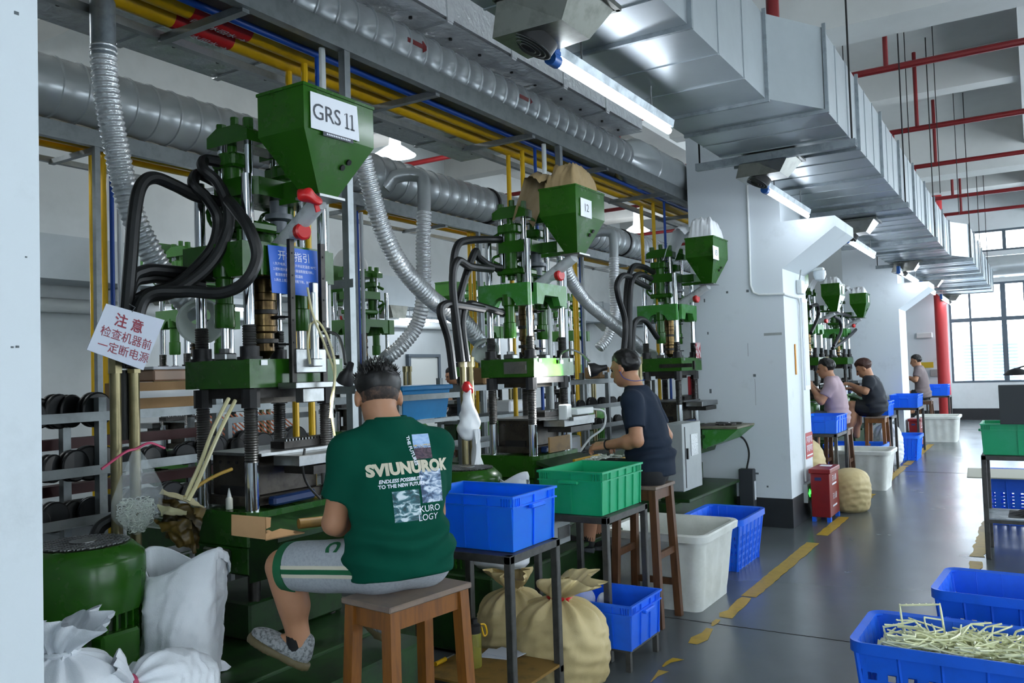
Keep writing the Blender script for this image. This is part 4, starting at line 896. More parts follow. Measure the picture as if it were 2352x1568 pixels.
def sack(name, loc, R, H, mat, label, seed=1, neck=None, cat='sack', squash=(1, 1), tie=None, flare=.6, lean=(0, 0), open_top=False, rz=0.0, group=None, n=72, rows=56, belly=.45, fold=.035, flop=(0, 0, 0), boxy=0.0, crease=.03):
    """filled sack: bulging body, gathered neck and a flared mouth above the tie"""
    r = empty(name, loc, label, cat, group, rz); rg = random.Random(seed); ph = [rg.uniform(0, 6.28) for _ in range(12)]; v = []
    for i in range(rows+1):
        t = i/rows; z = H*t
        if neck: 
            if t < neck: q = t/neck; rad = R*(.86+.14*math.sin(min(q/belly, 1)*PI/2)) * (math.sqrt(max(1-((q-belly)/(1-belly))**2.6, 0)) if q > belly else 1); rad = max(rad, R*.2)
            else: q = (t-neck)/(1-neck); rad = R*(.2+flare*math.sin(q*PI*.62))
        elif open_top: rad = R*(.88+.12*math.sin(t*PI*.8))*(1-.1*t*t)
        else: rad = R*(.84+.16*math.sin(min(t/belly, 1)*PI/2))*(math.sqrt(max(1-(max(t-belly, 0)/(1-belly))**4, 0))+.02)
        if t < .06: rad *= .82+3*t
        for k in range(n):
            a = 2*PI*k/n; near_neck = math.exp(-((t-neck)/.16)**2) if neck else 0
            d = fold*(math.sin(3*a+ph[0]+2*t)*.5+math.sin(5*a+ph[1]-5*t)*.35+.5*noise.noise(Vector((math.cos(a)*2.2+seed, math.sin(a)*2.2, z/R*1.6))))
            d += near_neck*.16*math.sin(11*a+ph[2])+near_neck*.07*math.sin(17*a+ph[3]); d += .02*noise.noise(Vector((math.cos(a)*6+seed, math.sin(a)*6, z/R*7)))
            d += .012*math.sin(z/R*22+3*math.sin(2*a+ph[4])) * (0 if open_top else 1)
            if neck and t > neck: d += (t-neck)/(1-neck)*(.3*math.sin(3*a+ph[5])+.22*math.sin(7*a+ph[6])+.16*math.sin(13*a+ph[8]))
            nz = noise.noise(Vector((math.cos(a)*1.7+seed*2, math.sin(a)*1.7, z/R*1.3))); d += crease*(1-min(abs(nz)*5, 1))-crease*.3; nz = noise.noise(Vector((math.cos(a)*3+seed, math.sin(a)*3+4, z/R*2.6))); d += crease*.6*(1-min(abs(nz)*4, 1))
            if boxy: d += boxy*(1/max(abs(math.cos(a)), abs(math.sin(a)))-1.18)
            rr = rad*(1+d); q_ = max(t-neck, 0)/(1-neck) if neck else 0.0; fx_, fy_, fz_ = flop[0]*q_**1.4, flop[1]*q_**1.4, -flop[2]*q_**2
            zz = z+(.14*H*(t-neck)*math.sin(2*a+ph[7]) if neck and t > neck else 0)+(.1*H*t**6*math.sin(a*2+ph[7]) if open_top else 0)
            sq1 = squash[1]*((1-.55*t**3) if open_top else 1); v.append((rr*math.cos(a)*squash[0]*(1+.25*t**3 if open_top else 1)+lean[0]*t*t*H+fx_, rr*math.sin(a)*sq1+lean[1]*t*t*H+fy_, zz+fz_))
    f = [(i*n+k, i*n+(k+1) % n, (i+1)*n+(k+1) % n, (i+1)*n+k) for i in range(rows) for k in range(n)]+[tuple(range(n))[::-1]]
    if not (neck or open_top): f.append(tuple(range(rows*n, rows*n+n)))
    if open_top:     # rolled hem and inner lining
        b = len(v); top = v[-n:]; cx = sum(p[0] for p in top)/n; cy = sum(p[1] for p in top)/n
        for (s_, dz) in ((1.05, .01), (1.09, -.03), (1.08, -.08)): v += [(cx+(p[0]-cx)*s_, cy+(p[1]-cy)*s_, p[2]+dz*H) for p in top]
        for j in range(3): f += [((b if j else b-n)+(j-1)*n*(j > 0)+k, (b if j else b-n)+(j-1)*n*(j > 0)+(k+1) % n, b+j*n+(k+1) % n, b+j*n+k) for k in range(n)]
        c = len(v); v += [(cx+(p[0]-cx)*.97, cy+(p[1]-cy)*.97, p[2]-.004) for p in top]; v += [(cx+(p[0]-cx)*.9, cy+(p[1]-cy)*.9, p[2]-.5*H) for p in top]; f += [(c+k, c+n+k, c+n+(k+1) % n, c+(k+1) % n) for k in range(n)]+[tuple(range(c+n, c+2*n))]
    MB().mesh(v, f).build('bag_body', mat, r, smooth=180, recalc=False)
    if tie is not None:
        zt = H*neck; MB().tube([(lean[0]*neck**2*H+.23*R*math.cos(a)*squash[0], lean[1]*neck**2*H+.23*R*math.sin(a)*squash[1], zt) for a in np.linspace(0, 2*PI, 21)], .012, 6).build('tie_string', tie, r)
        MB().tube(spline([(lean[0]*neck**2*H+.24*R, -.02, zt), (.34*R, -.05, zt-.05), (.42*R, -.06, zt-.14)], 5), .006, 5).build('tie_tail', tie, r)
    return r
# --- work tables with crates in the front bay
steel_table('crate_table', (-2.5, 3.71, 0), .6, .5, .86, 'dark steel frame table carrying the blue crate beside the worker in green', shelf=.2, tm=cardo)
crate('blue_crate', (-2.52, 3.74, .862), .62, .45, .275, crateb, 'bright blue plastic crate on steel table behind the worker in green', group='blue crates', ribs=(4, 2))
steel_table('crate_table', (-2.49, 4.91, 0), .52, .62, .86, 'dark steel frame table carrying the green crate in the foreground')
crate('green_crate', (-2.485, 4.92, .862), .62, .46, .265, crateg, 'green plastic crate on the steel table behind the worker in navy', rz=PI/2, ribs=(5, 2))
b3 = crate('blue_crate', (-2.28, 4.7, .125), .5, .46, .26, cratebd, 'blue plastic crate under the green crate table, near the floor', group='blue crates', ribs=(4, 3))
st_ = empty('low_stand', (-2.28, 4.72, 0), 'low dark steel stand holding the blue crate near the floor', 'stand')
for sx in (-1, 1):
    for sy in (-1, 1): MB().box((sx*.2, sy*.2, .06), (.03, .03, .12)).build('leg', tabm, st_, smooth=0)
MB().box((0, 0, .117), (.44, .44, .012)).build('shelf', tabm, st_, smooth=0)
# --- stools
stool('stool', (-2.1, 2.56, 0), .27, .44, .925, woodo, seatm, 'orange wooden stool under the seated worker in green', rz=-.12, rails=None)
stool('stool', (-2.39, 5.53, 0), .34, .36, .945, woodd, seatm, 'dark wooden stool under the seated worker in navy')
# --- tubs and baskets on the floor
tub('white_tub', (-2.43, 6.14, 0), .78, .8, .56, tubm, 'large white plastic tub standing beside the stool near yellow line', taper=.07)
basket('blue_basket', (-2.44, 7.42, 0), .5, .72, .44, cratebd, 'blue perforated basket behind the large white tub', taper=.05)
# --- beige sacks under the tables
sack('beige_sack', (-2.36, 4.22, 0), .27, .62, sacky, 'beige woven sack with red tie, in front under the tables', seed=4, neck=.76, tie=redcap, squash=(1.05, .95), flare=.34, flop=(.07, .07, .05), crease=.045)
sack('beige_sack', (-2.68, 4.24, 0), .22, .62, sacky, 'beige woven sack behind the sack with red tie', seed=9, neck=.78, tie=sacky, flare=.32, flop=(.02, -.06, .03), crease=.045)
# --- by the second pillar
fb = empty('fire_box', (-2.09, 9.96, 0), 'dark red fire extinguisher cabinet at foot of second pillar', 'fire box')
MB().box((0, 0, .29), (.2, .5, .48), bev=.006).build('body', redbox, fb); MB().box((0, 0, .555), (.23, .54, .05), bev=.006).build('lid', redbox, fb)
for sx in (-1, 1):
    for sy in (-1, 1): MB().box((sx*.08, sy*.22, .025), (.04, .06, .05)).build('foot', cratebd, fb, smooth=0)
MB().box((-.02, -.252, .47), (.07, .006, .035)).build('handle_slot', M('slot_blue', '#1c2a5c', .5), fb, smooth=0); MB().box((0, .1, .582), (.12, .12, .004)).build('paper_note', paper, fb, smooth=0)
for z, b in ((.46, '灭火器'), (.26, '灭火器')): text_on('lettering', b, .075, (.1, 0, z), (0, 1, 0), (0, 0, 1), inkwhite, fb, off=.003)
for z in (.4, .16): MB().box((.101, 0, z), (.003, .22, .018)).build('white_line', inkwhite, fb, smooth=0)
sack('beige_sack', (-1.93, 10.6, 0), .27, .5, sacky, 'full beige woven sack standing beside the red fire cabinet', seed=12, belly=.4, squash=(.8, 1), fold=.02)
sack('beige_sack', (-2.55, 10.8, 0), .3, .85, sacky, 'tall beige sack leaning behind the red fire cabinet', seed=13, belly=.3, fold=.02)
# --- second bay
steel_table('crate_table', (-2.36, 11.4, 0), .42, .7, .86, 'dark steel table with blue crate by the worker in pink')
crate('blue_crate', (-2.36, 11.4, .862), .7, .44, .22, crateb, 'blue plastic crate on table by the worker in pink', group='blue crates', rz=PI/2)
stool('stool', (-2.32, 12.03, 0), .32, .36, .87, woodd, seatm, 'wooden stool under the worker in pink shirt')
tub('white_tub', (-2.13, 12.62, 0), .8, .72, .54, tubm, 'white plastic tub just past the red fire cabinet', taper=.07)
basket('blue_basket', (-2.4, 13.75, 0), .8, .7, .5, crateb, 'blue basket standing behind the second white tub', taper=.05, nu=8)
b4 = crate('blue_crate', (-2.62, 11.25, 0), .36, .4, .5, cratebd, 'small blue crate on the floor behind the beige sack', group='blue crates')
stool('stool', (-2.13, 14.03, 0), .3, .42, .905, woodo, seatm, 'orange wooden stool under the worker in black shirt')
steel_table('crate_table', (-2.2, 14.85, 0), .42, .6, .86, 'dark steel table behind the worker in black shirt')
crate('blue_crate', (-2.25, 14.85, .862), .6, .46, .24, crateb, 'blue crate on table behind the worker in black', group='blue crates', rz=PI/2)
sack('white_sack', (-2.2, 15.5, 0), .24, .85, sackw, 'white printed sack standing beside the far blue basket', seed=21, neck=.82, tie=sackw, flare=.3)
basket('blue_basket', (-2.05, 16.5, 0), .48, .7, .43, crateb, 'blue perforated basket on the yellow line far down aisle', taper=.04, nu=8)
steel_table('crate_table', (-2.15, 17.75, 0), .5, .9, .86, 'dark steel table far down the aisle before third pillar')
crate('blue_crate', (-2.15, 17.75, .862), .85, .5, .24, crateb, 'blue crate on table in front of the third pillar', group='blue crates', rz=PI/2)
fb2 = copy_tree(fb); fb2.location = (-2.12, 18.75, 0); fb2['label'] = 'red fire cabinet at the foot of third pillar'
tub('white_tub', (-1.85, 20.35, 0), .82, .85, .55, tubm, 'white plastic tub furthest down the aisle', taper=.06)
stool('stool', (-2.18, 21.22, 0), .3, .4, .84, woodd, seatm, 'wooden stool under the far worker in grey', rz=0)
steel_table('crate_table', (-2.0, 22.3, 0), .5, .6, .9, 'dark steel table beside the far worker in grey')
crate('blue_crate', (-2.0, 22.3, .902), .6, .46, .26, crateb, 'blue crate beside the far worker in grey', group='blue crates', rz=PI/2)
# --- right of the aisle
rt = steel_table('side_table', (-.02, 8.73, 0), .86, .6, .9, 'grey steel trolley table right of the aisle with green crate', shelf=.35, tm=galvd, group=None)
crate('green_crate', (-.03, 8.72, .902), .84, .5, .27, crateg, 'green plastic crate on the trolley at right edge', ribs=(3, 2))
bd = MB().box((0, 0, .17), (.62, .03, .34), bev=.003).build('black_board', M('board_grey', '#3b3f41', .6), smooth=0); bd.location = (.02, 8.44, 1.175); bd.rotation_euler = (.12, 0, 0); tag(bd, 'dark grey board leaning on the green crate at right', 'board')
def heap(name, loc, rx, ry, h, mat, label, seed=1):
    r = empty(name, loc, label, 'heap'); n = 22; v = []; 
    for j in range(n+1):
        for i in range(n+1):
            u = 2*i/n-1; w = 2*j/n-1; d = math.hypot(u, w); v.append((u*rx, w*ry, max(0, h*(1-d*d)+.25*h*noise.noise(Vector((u*5, w*5, seed)))+.12*h*noise.noise(Vector((u*14, w*14, seed)))) if d < 1 else 0))
    f = [(j*(n+1)+i, j*(n+1)+i+1, (j+1)*(n+1)+i+1, (j+1)*(n+1)+i) for j in range(n) for i in range(n)]
    MB().mesh(v, f).build('mound', mat, r, smooth=60, recalc=False)['kind'] = 'stuff'; return r
heap('granule_heap', (.05, 8.73, .36), .32, .2, .06, blackm, 'black plastic scraps lying on the trolley shelf', 3)
basket('blue_basket', (.02, 10.6, 0), 1.05, .75, .5, cratebd, 'deep blue perforated basket under a board behind the trolley', taper=.02, lip=.02)
wb = MB().box((0, 0, 0), (1.35, .8, .012)).build('board_lid', M('pale_board', '#b7b6a6', .6), smooth=0); wb.location = (.0, 10.15, .545); wb.rotation_euler = (.0, .0, .05); tag(wb, 'pale flat board lying on the deep blue basket', 'board')
heap('granule_heap', (.15, 10.1, .552), .3, .22, .1, blackm, 'heap of black granules on the pale board', 5)
basket('blue_basket', (-.12, 5.62, 0), .82, .58, .44, cratebd, 'empty blue perforated basket at the right edge of aisle', taper=.04, rz=-.06)
nb_ = basket('blue_basket', (-.24, 4.55, 0), 1.1, .55, .42, cratebd, 'blue basket full of pale plastic sprues, nearest the camera', taper=.04, rz=-.02)
# pale toothed sprues piled in the near basket: the ones that stand out are things of their own
sprm = M('pale_sprue', '#eef0c6', .45, var=.15, vscale=20)
def sprue(pts, r=.0045, teeth=True):
    m = MB(); sp = []
    for i_ in range(len(pts)-1): sp += [np.asarray(pts[i_], float)+(np.asarray(pts[i_+1], float)-np.asarray(pts[i_], float))*k_/6 for k_ in range(6)]
    sp.append(np.asarray(pts[-1], float)); m.tube(sp, r, 5)
    if teeth:
        for i in range(1, len(sp)-1, 1):
            d = sp[i+1]-sp[i-1]; u, w, _ = _basis(d); m.box(sp[i]+u*r*1.6, (.006, .006, .008))
    return m
rg = random.Random(5)
def free_sprue(k):
    c = np.array([rg.uniform(-.4, .42), rg.uniform(-.18, .18), rg.uniform(.34, .44)]); a = rg.uniform(0, 6.28); t = rg.uniform(-.25, .25); L = rg.uniform(.12, .26); d = np.array([math.cos(a), math.sin(a), t]); s = np.array([-math.sin(a), math.cos(a), rg.uniform(-.3, .3)])*rg.uniform(.03, .09)
    p = [c-d*L/2, c-d*L/6+s*.6, c+d*L/6+s, c+d*L/2]
    return [np.array([min(max(q[0], -.5), .5), min(max(q[1], -.21), .21), q[2]]) for q in p]
pile = MB()
for k in range(330):
    q = sprue(free_sprue(k), .0045, False); pile.mesh(q.v, q.f)
v = []; n = 26
for j in range(n+1):
    for i in range(n+1): u = 2*i/n-1; w = 2*j/n-1; v.append((u*.5, w*.215, .33+.04*noise.noise(Vector((u*4, w*3, 2)))+.02*noise.noise(Vector((u*12, w*9, 5)))))
pile.mesh(v, [(j*(n+1)+i, j*(n+1)+i+1, (j+1)*(n+1)+i+1, (j+1)*(n+1)+i) for j in range(n) for i in range(n)])
po = pile.build('sprue_pile', sprm, smooth=60, recalc=False); po.location = nb_.location; tag(po, 'tangled pile of pale toothed plastic sprues in near basket', 'sprue pile', kind='stuff')
big = [[(-.38, .1, .3), (-.4, .1, .52), (-.22, .12, .54), (-.2, .12, .36)], [(-.45, .02, .33), (-.47, .03, .42), (-.33, .06, .46), (-.2, .0, .36)], [(.2, .1, .34), (.35, .05, .44), (.5, .0, .5)], [(.05, .15, .33), (.1, .12, .45), (.13, .1, .47)], [(-.48, -.05, .3), (-.46, -.1, .38), (-.35, -.12, .4), (-.3, -.1, .31)], [(-.15, 0, .33), (.0, .03, .4), (.2, .0, .36)], [(.25, -.08, .33), (.3, -.05, .42), (.32, -.04, .46)], [(-.3, 0, .33), (-.25, .02, .4), (-.1, .05, .42), (.02, .06, .36)]]
for i, pts in enumerate(big):
    o = sprue(pts, .0055).build('plastic_sprue', sprm); o.location = nb_.location; tag(o, ('tall square arch of pale sprue standing highest in near basket', 'pale bent sprue just left of the tall arch', 'long pale sprue slanting up to the right edge', 'short pale sprue standing up in mid basket', 'pale sprue loop nearest the left rim of basket', 'pale sprue lying level across mid basket', 'short pale sprue standing up right of the middle', 'pale sprue arching from the tall arch to the middle')[i], 'sprue', 'sprues sticking out of the near basket')
# ------------------------------------------------------------------ racks behind the front row, with black spools
spoolm = M('spool_black', '#15181a', .4, var=.2, vscale=10); tagm = M('spool_tag', '#c8ccd0', .6)
def rack(name, x, y0, y1, zs, label, depth=.34, posts=None):
    r = empty(name, (x, y0, 0), label, 'rack'); L = y1-y0
    for y in (posts or np.linspace(.05, L-.05, 4)):
        for dx in (0, -depth): MB().box((dx, y, max(zs)/2+.05), (.045, .045, max(zs)+.1)).build('upright', strutm, r, smooth=0)
    for z in zs:
        for dx in (0.025, -depth-.025): MB().box((dx, L/2, z), (.012, L, .05)).box((dx*.8, L/2, z-.022), (.03, L, .006)).build('shelf_rail', strutm, r, smooth=0)
        for y in (posts or np.linspace(.05, L-.05, 4)): MB().box((-depth/2, y, z-.02), (depth, .03, .03)).build('bearer', strutm, r, smooth=0)
    return r
rack('spool_rack', -4.3, 1.6, 4.8, (1.585, 1.3, 1.04, .7), 'grey steel rack of rails holding black spools behind machine')
def spool(r=.075, w=.03):
    m = MB().lathe([(.015, -w), (r*.9, -w), (r, -w*.8), (r, -w*.4), (r*.6, 0), (r, w*.4), (r, w*.8), (r*.9, w), (.015, w)], (0, 0, 0), 24, axis=(1, 0, 0)); return m
sp0 = spool().build('spool', spoolm); used = False
rg = random.Random(2); cnt = 0
for z, ys, nm in ((1.585, np.arange(1.75, 2.9, .085), 'top'), (1.3, np.arange(1.75, 4.3, .1), 'second'), (1.04, np.arange(1.75, 4.2, .105), 'third')):
    for j_, y in enumerate(ys):
        if z == 1.585 and y > 2.75: continue
        o = sp0 if cnt == 0 else sp0.copy()
        if cnt: COL.objects.link(o)
        rr = rg.uniform(.85, 1.3); o.scale = (1, rr, rr); o.location = (-4.3-.05-rg.uniform(0, .12), y+rg.uniform(-.02, .02), z+.025+(rr-1)*.03); o.rotation_euler = (0, 0, rg.uniform(-.35, .35))
        tag(o, 'black round spool, %s from the left on the %s rail of the rack' % (ORD[j_], nm), 'spool', 'black spools on the %s rail level' % nm); cnt += 1
# carton and plastic box on the rack, blue bin further on
cb_ = empty('carton', (-4.45, 3.15, 1.61), 'taped brown carton on the rack behind machine 11', 'carton')
m = MB().box((0, 0, .075), (.3, .5, .15)); m.build('box_body', card, cb_, smooth=0); MB().box((.151, 0, .08), (.003, .5, .04)).build('tape', filmw, cb_, smooth=0)
pb = empty('plastic_box', (-4.45, 3.2, 1.762), 'low clear plastic box with white lid on the carton', 'box')
MB().box((0, 0, .035), (.24, .34, .07), bev=.01).build('box_body', M('box_peach', '#a98a72', .4), pb); MB().box((0, 0, .078), (.26, .36, .018), bev=.006).build('lid', paper, pb)
for y0, y1, ys in ((4.9, 5.9, 0),):
    bb = empty('blue_bin', (-4.36, 5.38, 1.4), 'sky blue plastic bin held in a steel frame behind worker', 'bin')
    shell_box(.4, .62, .26, .005, .03).build('bin_body', binb, bb, smooth=0); MB().box((0, 0, .25), (.44, .66, .04), bev=.008).build('lid', binb, bb)
    fr = empty('bin_frame', (-4.36, 5.38, 0), 'galvanised frame carrying the sky blue bin', 'frame')
    for sx in (-1, 1):
        MB().box((sx*.23, 0, 1.58), (.03, .8, .045)).build('rail', strutm, fr, smooth=0); MB().box((sx*.23, 0, 1.385), (.03, .8, .03)).build('rail', strutm, fr, smooth=0)
        for sy in (-1, 1): MB().box((sx*.23, sy*.4, .8), (.035, .035, 1.6)).build('post', strutm, fr, smooth=0)
rack('rear_rack', -4.35, 6.2, 10.6, (1.62, 1.33, 1.1, .8), 'grey steel rack behind machines 12 and 13')
rg = random.Random(8)
for i in range(16):
    o = sp0.copy(); COL.objects.link(o); rr = rg.uniform(.7, 1); o.scale = (1, rr, rr); z = (1.33, 1.1)[i % 2]; o.location = (-4.43, 8.0+i*.14, z+.03); tag(o, 'small black spool, %s along the %s shelf left of the worker in navy' % (ORD[i//2], ('upper', 'lower')[i % 2]), 'spool', 'small black spools on the rack behind machine 13')
# frame strung with orange cords
of = empty('cord_frame', (-4.75, 3.9, 0), 'steel frame strung with bright orange cords behind machine 11', 'frame'); orm = M('orange_cord', '#d9641c', .5)
for sy in (0, .8):
    for sx in (0, -.4): MB().box((sx, sy, .75), (.035, .035, 1.5)).build('post', strutm, of, smooth=0)
for z in (1.18, 1.32, 1.48): MB().box((0, .4, z), (.03, .84, .04)).build('rail', strutm, of, smooth=0)
for i in range(16): MB().cyl((0.02, .05+.045*i, 1.3), (-.4, .12+.045*i, 1.5), .006, n=5).build('cord', orm, of)
# red angle bars behind the spool rack
for i, (z, t) in enumerate(((1.42, 'upper'), (1.16, 'lower'))):
    o = MB().box((0, 1.0, 0), (.05, 2.2, .06)).box((-.03, 1.0, .027), (.06, 2.2, .006)).build('red_bar', M('red_brown%s' % t, '#4a1a1a', .5), smooth=0); o.location = (-4.75, 1.7, z); tag(o, '%s dark red steel bar behind the spool rack' % t, 'bar')
# flexible foil hoses with extraction hoods
def flex(name, pts, r, label, hood=None, n=16, pitch=.028, pipe=None):
    root = empty(name, (0, 0, 0), label, 'flexible hose'); root.location = Vector(map(float, pts[0])); o = np.asarray(pts[0], float)
    sp = spline(pts, 30); L = np.concatenate([[0], np.cumsum([np.linalg.norm(sp[i+1]-sp[i]) for i in range(len(sp)-1)])]); N = int(L[-1]/pitch*4)
    s = np.linspace(0, L[-1], N); S = np.array(sp); Q = np.stack([np.interp(s, L, S[:, k]) for k in range(3)], 1); R = r*(1+.085*np.sin(2*PI*s/pitch)); m = MB(); m.tube(list(Q-o), list(R), n); m.build('corrugated_hose', foilhose, root, smooth=180)
    if pipe: MB().cyl(Q[0]-o-np.array([0, 0, .06]), Q[0]-o+np.array([0, 0, pipe]), r*1.0, n=18).lathe([(r*1.05, -.03), (r*1.05, -.015)], (0, 0, 0), 18).build('metal_pipe', galvd, root)
    if hood:
        e = Q[-1]-o; d = Q[-1]-Q[-3]; d /= np.linalg.norm(d); d2 = np.asarray(hood[1], float); d2 /= np.linalg.norm(d2); R2 = hood[0]
        MB().cyl(e-d*.02, e+d*.05, r*1.02, n=18).build('spigot', galv, root)
        c = e+d*.06; MB().lathe([(r*.95, 0), (r*1.0, .03), (R2, .12), (R2+.008, .122), (R2+.008, .135), (R2-.004, .135), (r*.9, .03)], c, 28, axis=d2, capb=False, capt=False).build('cone_hood', M('hood_white%d' % len(bpy.data.materials), '#d2dbd4', .4, metal=.1), root, smooth=60)
    return root
flex('foil_hose', [P(237, 105, 'x', -4.0), P(243, 200, 'x', -4.0), P(265, 330, 'x', -4.0), P(300, 480, 'x', -4.0), P(352, 590, 'x', -3.98), P(400, 665, 'x', -3.95), P(440, 705, 'x', -3.93)], .062, 'ribbed foil hose dropping to a round hood left of machine 11', hood=(.12, (.75, -.5, -.35)), pipe=.55)
flex('foil_hose', [P(832, 360, 'x', -4.0), P(850, 430, 'x', -4.0), P(880, 530, 'x', -4.0), P(925, 615, 'x', -3.98), P(990, 685, 'x', -3.95), P(1060, 735, 'x', -3.9), P(1095, 775, 'x', -3.88)], .066, 'ribbed foil hose sweeping down to a hood left of machine 12', hood=(.11, (.6, -.4, -.6)))
flex('foil_hose', [P(1293, 590, 'x', -4.0), P(1310, 640, 'x', -4.0), P(1345, 690, 'x', -4.0), P(1385, 725, 'x', -3.98), P(1430, 760, 'x', -3.95), P(1475, 800, 'x', -3.9)], .064, 'ribbed foil hose sweeping down to machine 13', hood=(.1, (.6, -.4, -.6)))
def elbow(p, r, lab):
    q = np.asarray(p, float); r_ = empty('duct_branch', q, lab, 'duct branch'); MB().tube(spline([(-.35, -.25, -.12), (-.25, -.18, 0), (-.08, -.05, .02), (0, 0, -.05), (0, 0, -.45)], 6), r, 14).build('elbow_pipe', spiralm, r_); return r_
q = P(972, 405, 'x', -5.7); elbow(q, .075, 'round elbow branch leaving the thick spiral duct above machine 12')
flex('foil_hose', [q+np.array([0, 0, -.4]), P(972, 560, 'x', -5.7), P(972, 680, 'x', -5.7), P(955, 750, 'x', -5.8), P(920, 795, 'x', -5.9), P(890, 820, 'x', -6.0)], .08, 'pale foil hose hanging straight down behind the seated worker in green', hood=(.14, (-.3, -.6, -.7)), pitch=.04)
q = P(1408, 535, 'x', -5.7); elbow(q, .075, 'round elbow branch leaving the thick spiral duct near the pillar')
flex('foil_hose', [q+np.array([0, 0, -.4]), P(1410, 640, 'x', -5.7), P(1412, 720, 'x', -5.7), P(1395, 775, 'x', -5.8), P(1375, 800, 'x', -5.9)], .08, 'pale foil hose hanging down left of machine 13', pitch=.04)
# ------------------------------------------------------------------ black oil hoses of the three front machines
def hose(pts, r, label, parentname='oil_hose', n=10):
    sp = spline([np.asarray(p, float) for p in pts], 10); o = MB().tube(sp, r, n).build(parentname, rubber, origin=sp[0]); tag(o, label, 'hose'); return o
X1 = -3.45
hose([P(283, 840, 'x', X1), P(290, 720, 'x', X1), P(300, 600, 'x', X1), P(308, 500, 'x', X1), P(322, 430, 'x', X1), P(352, 408, 'x', X1), P(400, 425, 'x', X1), P(450, 450, 'x', X1), P(505, 465, 'x', -3.42)], .03, 'thick black hose rising highest above the warning sign')
hose([P(295, 840, 'x', X1), P(300, 715, 'x', X1), P(330, 680, 'x', X1), P(400, 655, 'x', X1), P(455, 610, 'x', X1+.02), P(492, 560, 'x', X1+.05), P(500, 500, 'x', X1+.05), P(475, 455, 'x', X1+.04), P(445, 425, 'x', X1+.02), P(455, 400, 'x', -3.48), P(500, 420, 'x', -3.45)], .028, 'black hose looping in front of the left tie bar of machine 11')
hose([P(300, 845, 'x', X1+.03), P(318, 700, 'x', X1+.03), P(400, 670, 'x', X1+.05), P(480, 610, 'x', -3.33), P(520, 540, 'x', -3.3), P(525, 480, 'x', -3.3), P(500, 420, 'x', -3.35), P(468, 390, 'x', -3.4), P(470, 368, 'x', -3.45), P(505, 372, 'x', -3.42)], .028, 'black hose looping up to the injection cylinder of machine 11')
hose([P(305, 845, 'x', X1+.06), P(330, 690, 'x', X1+.06), P(420, 670, 'x', -3.3), P(510, 672, 'x', -3.15), P(565, 645, 'x', -3.05), P(590, 590, 'x', -3.03), P(575, 530, 'x', -3.06), P(545, 485, 'x', -3.15), P(525, 460, 'x', -3.25)], .028, 'black hose bulging out in front of the upper platen of machine 11')
hose([P(285, 845, 'x', X1-.04), P(298, 660, 'x', X1-.05), P(330, 622, 'x', X1-.05), P(390, 622, 'x', X1-.05), P(450, 628, 'x', X1-.05), P(500, 632, 'x', X1)], .028, 'black hose bending low behind the warning sign to machine 11')
hose([P(288, 845, 'x', X1-.07), P(300, 670, 'x', X1-.08), P(340, 640, 'x', X1-.08), P(400, 645, 'x', X1-.08), P(470, 655, 'x', X1-.02)], .024, 'second black hose bending low behind the warning sign')
hose([P(284, 1010, 'x', X1-.02), P(282, 930, 'x', X1-.02), P(284, 850, 'x', X1-.02)], .024, 'black hose running down between the two brass pipes')
hose([P(215, 1245, 'x', -3.5), P(230, 1210, 'x', -3.5), P(262, 1190, 'x', -3.48)], .028, 'short black hose arching out of the motor tank')
X2 = -3.45
for i, (pts, t) in enumerate((([(1056, 830), (1046, 740), (1040, 640), (1048, 570), (1075, 552), (1150, 550)], 'outermost'), ([(1068, 830), (1052, 720), (1062, 660), (1090, 580), (1100, 592), (1125, 610), (1150, 615)], 'crossing'), ([(1072, 830), (1062, 740), (1075, 700), (1110, 705), (1160, 720)], 'lowest'), ([(1042, 870), (1030, 780), (1012, 720), (1020, 700), (1050, 700), (1110, 710)], 'outward bent'), ([(1060, 830), (1040, 660), (1050, 600), (1080, 612), (1130, 618)], 'inner'))):
    hose([P(x, y, 'x', X2+.02*i) for x, y in pts], .028, 'black oil hose of the brown cloth machine, the %s one' % t)
for i, (pts, t) in enumerate((([(1440, 815), (1438, 740), (1440, 660), (1452, 615), (1475, 612), (1500, 625)], 'rising straight'), ([(1432, 815), (1436, 740), (1420, 680), (1418, 650), (1435, 632), (1470, 650), (1490, 660)], 'bowed out'), ([(1448, 815), (1446, 740), (1450, 650), (1470, 630), (1495, 640)], 'inner'), ([(1452, 815), (1456, 745), (1480, 735), (1510, 775)], 'lowest'))):
    hose([P(x, y, 'x', X2+.02*i) for x, y in pts], .03, 'black oil hose of the machine by the pillar, the %s one' % t)
for i, (pts, t) in enumerate((([(1862, 765), (1872, 745), (1880, 720), (1876, 700), (1862, 705)], 'past the second pillar'), ([(1912, 800), (1935, 785), (1958, 765), (1968, 750), (1955, 728), (1930, 720), (1915, 722)], 'wide loop'), ([(1915, 795), (1932, 760), (1928, 735), (1915, 725)], 'short loop'))):
    hose([P(x, y, 'x', -3.1) for x, y in pts], .03, 'black hose of the far machines, %s' % t)
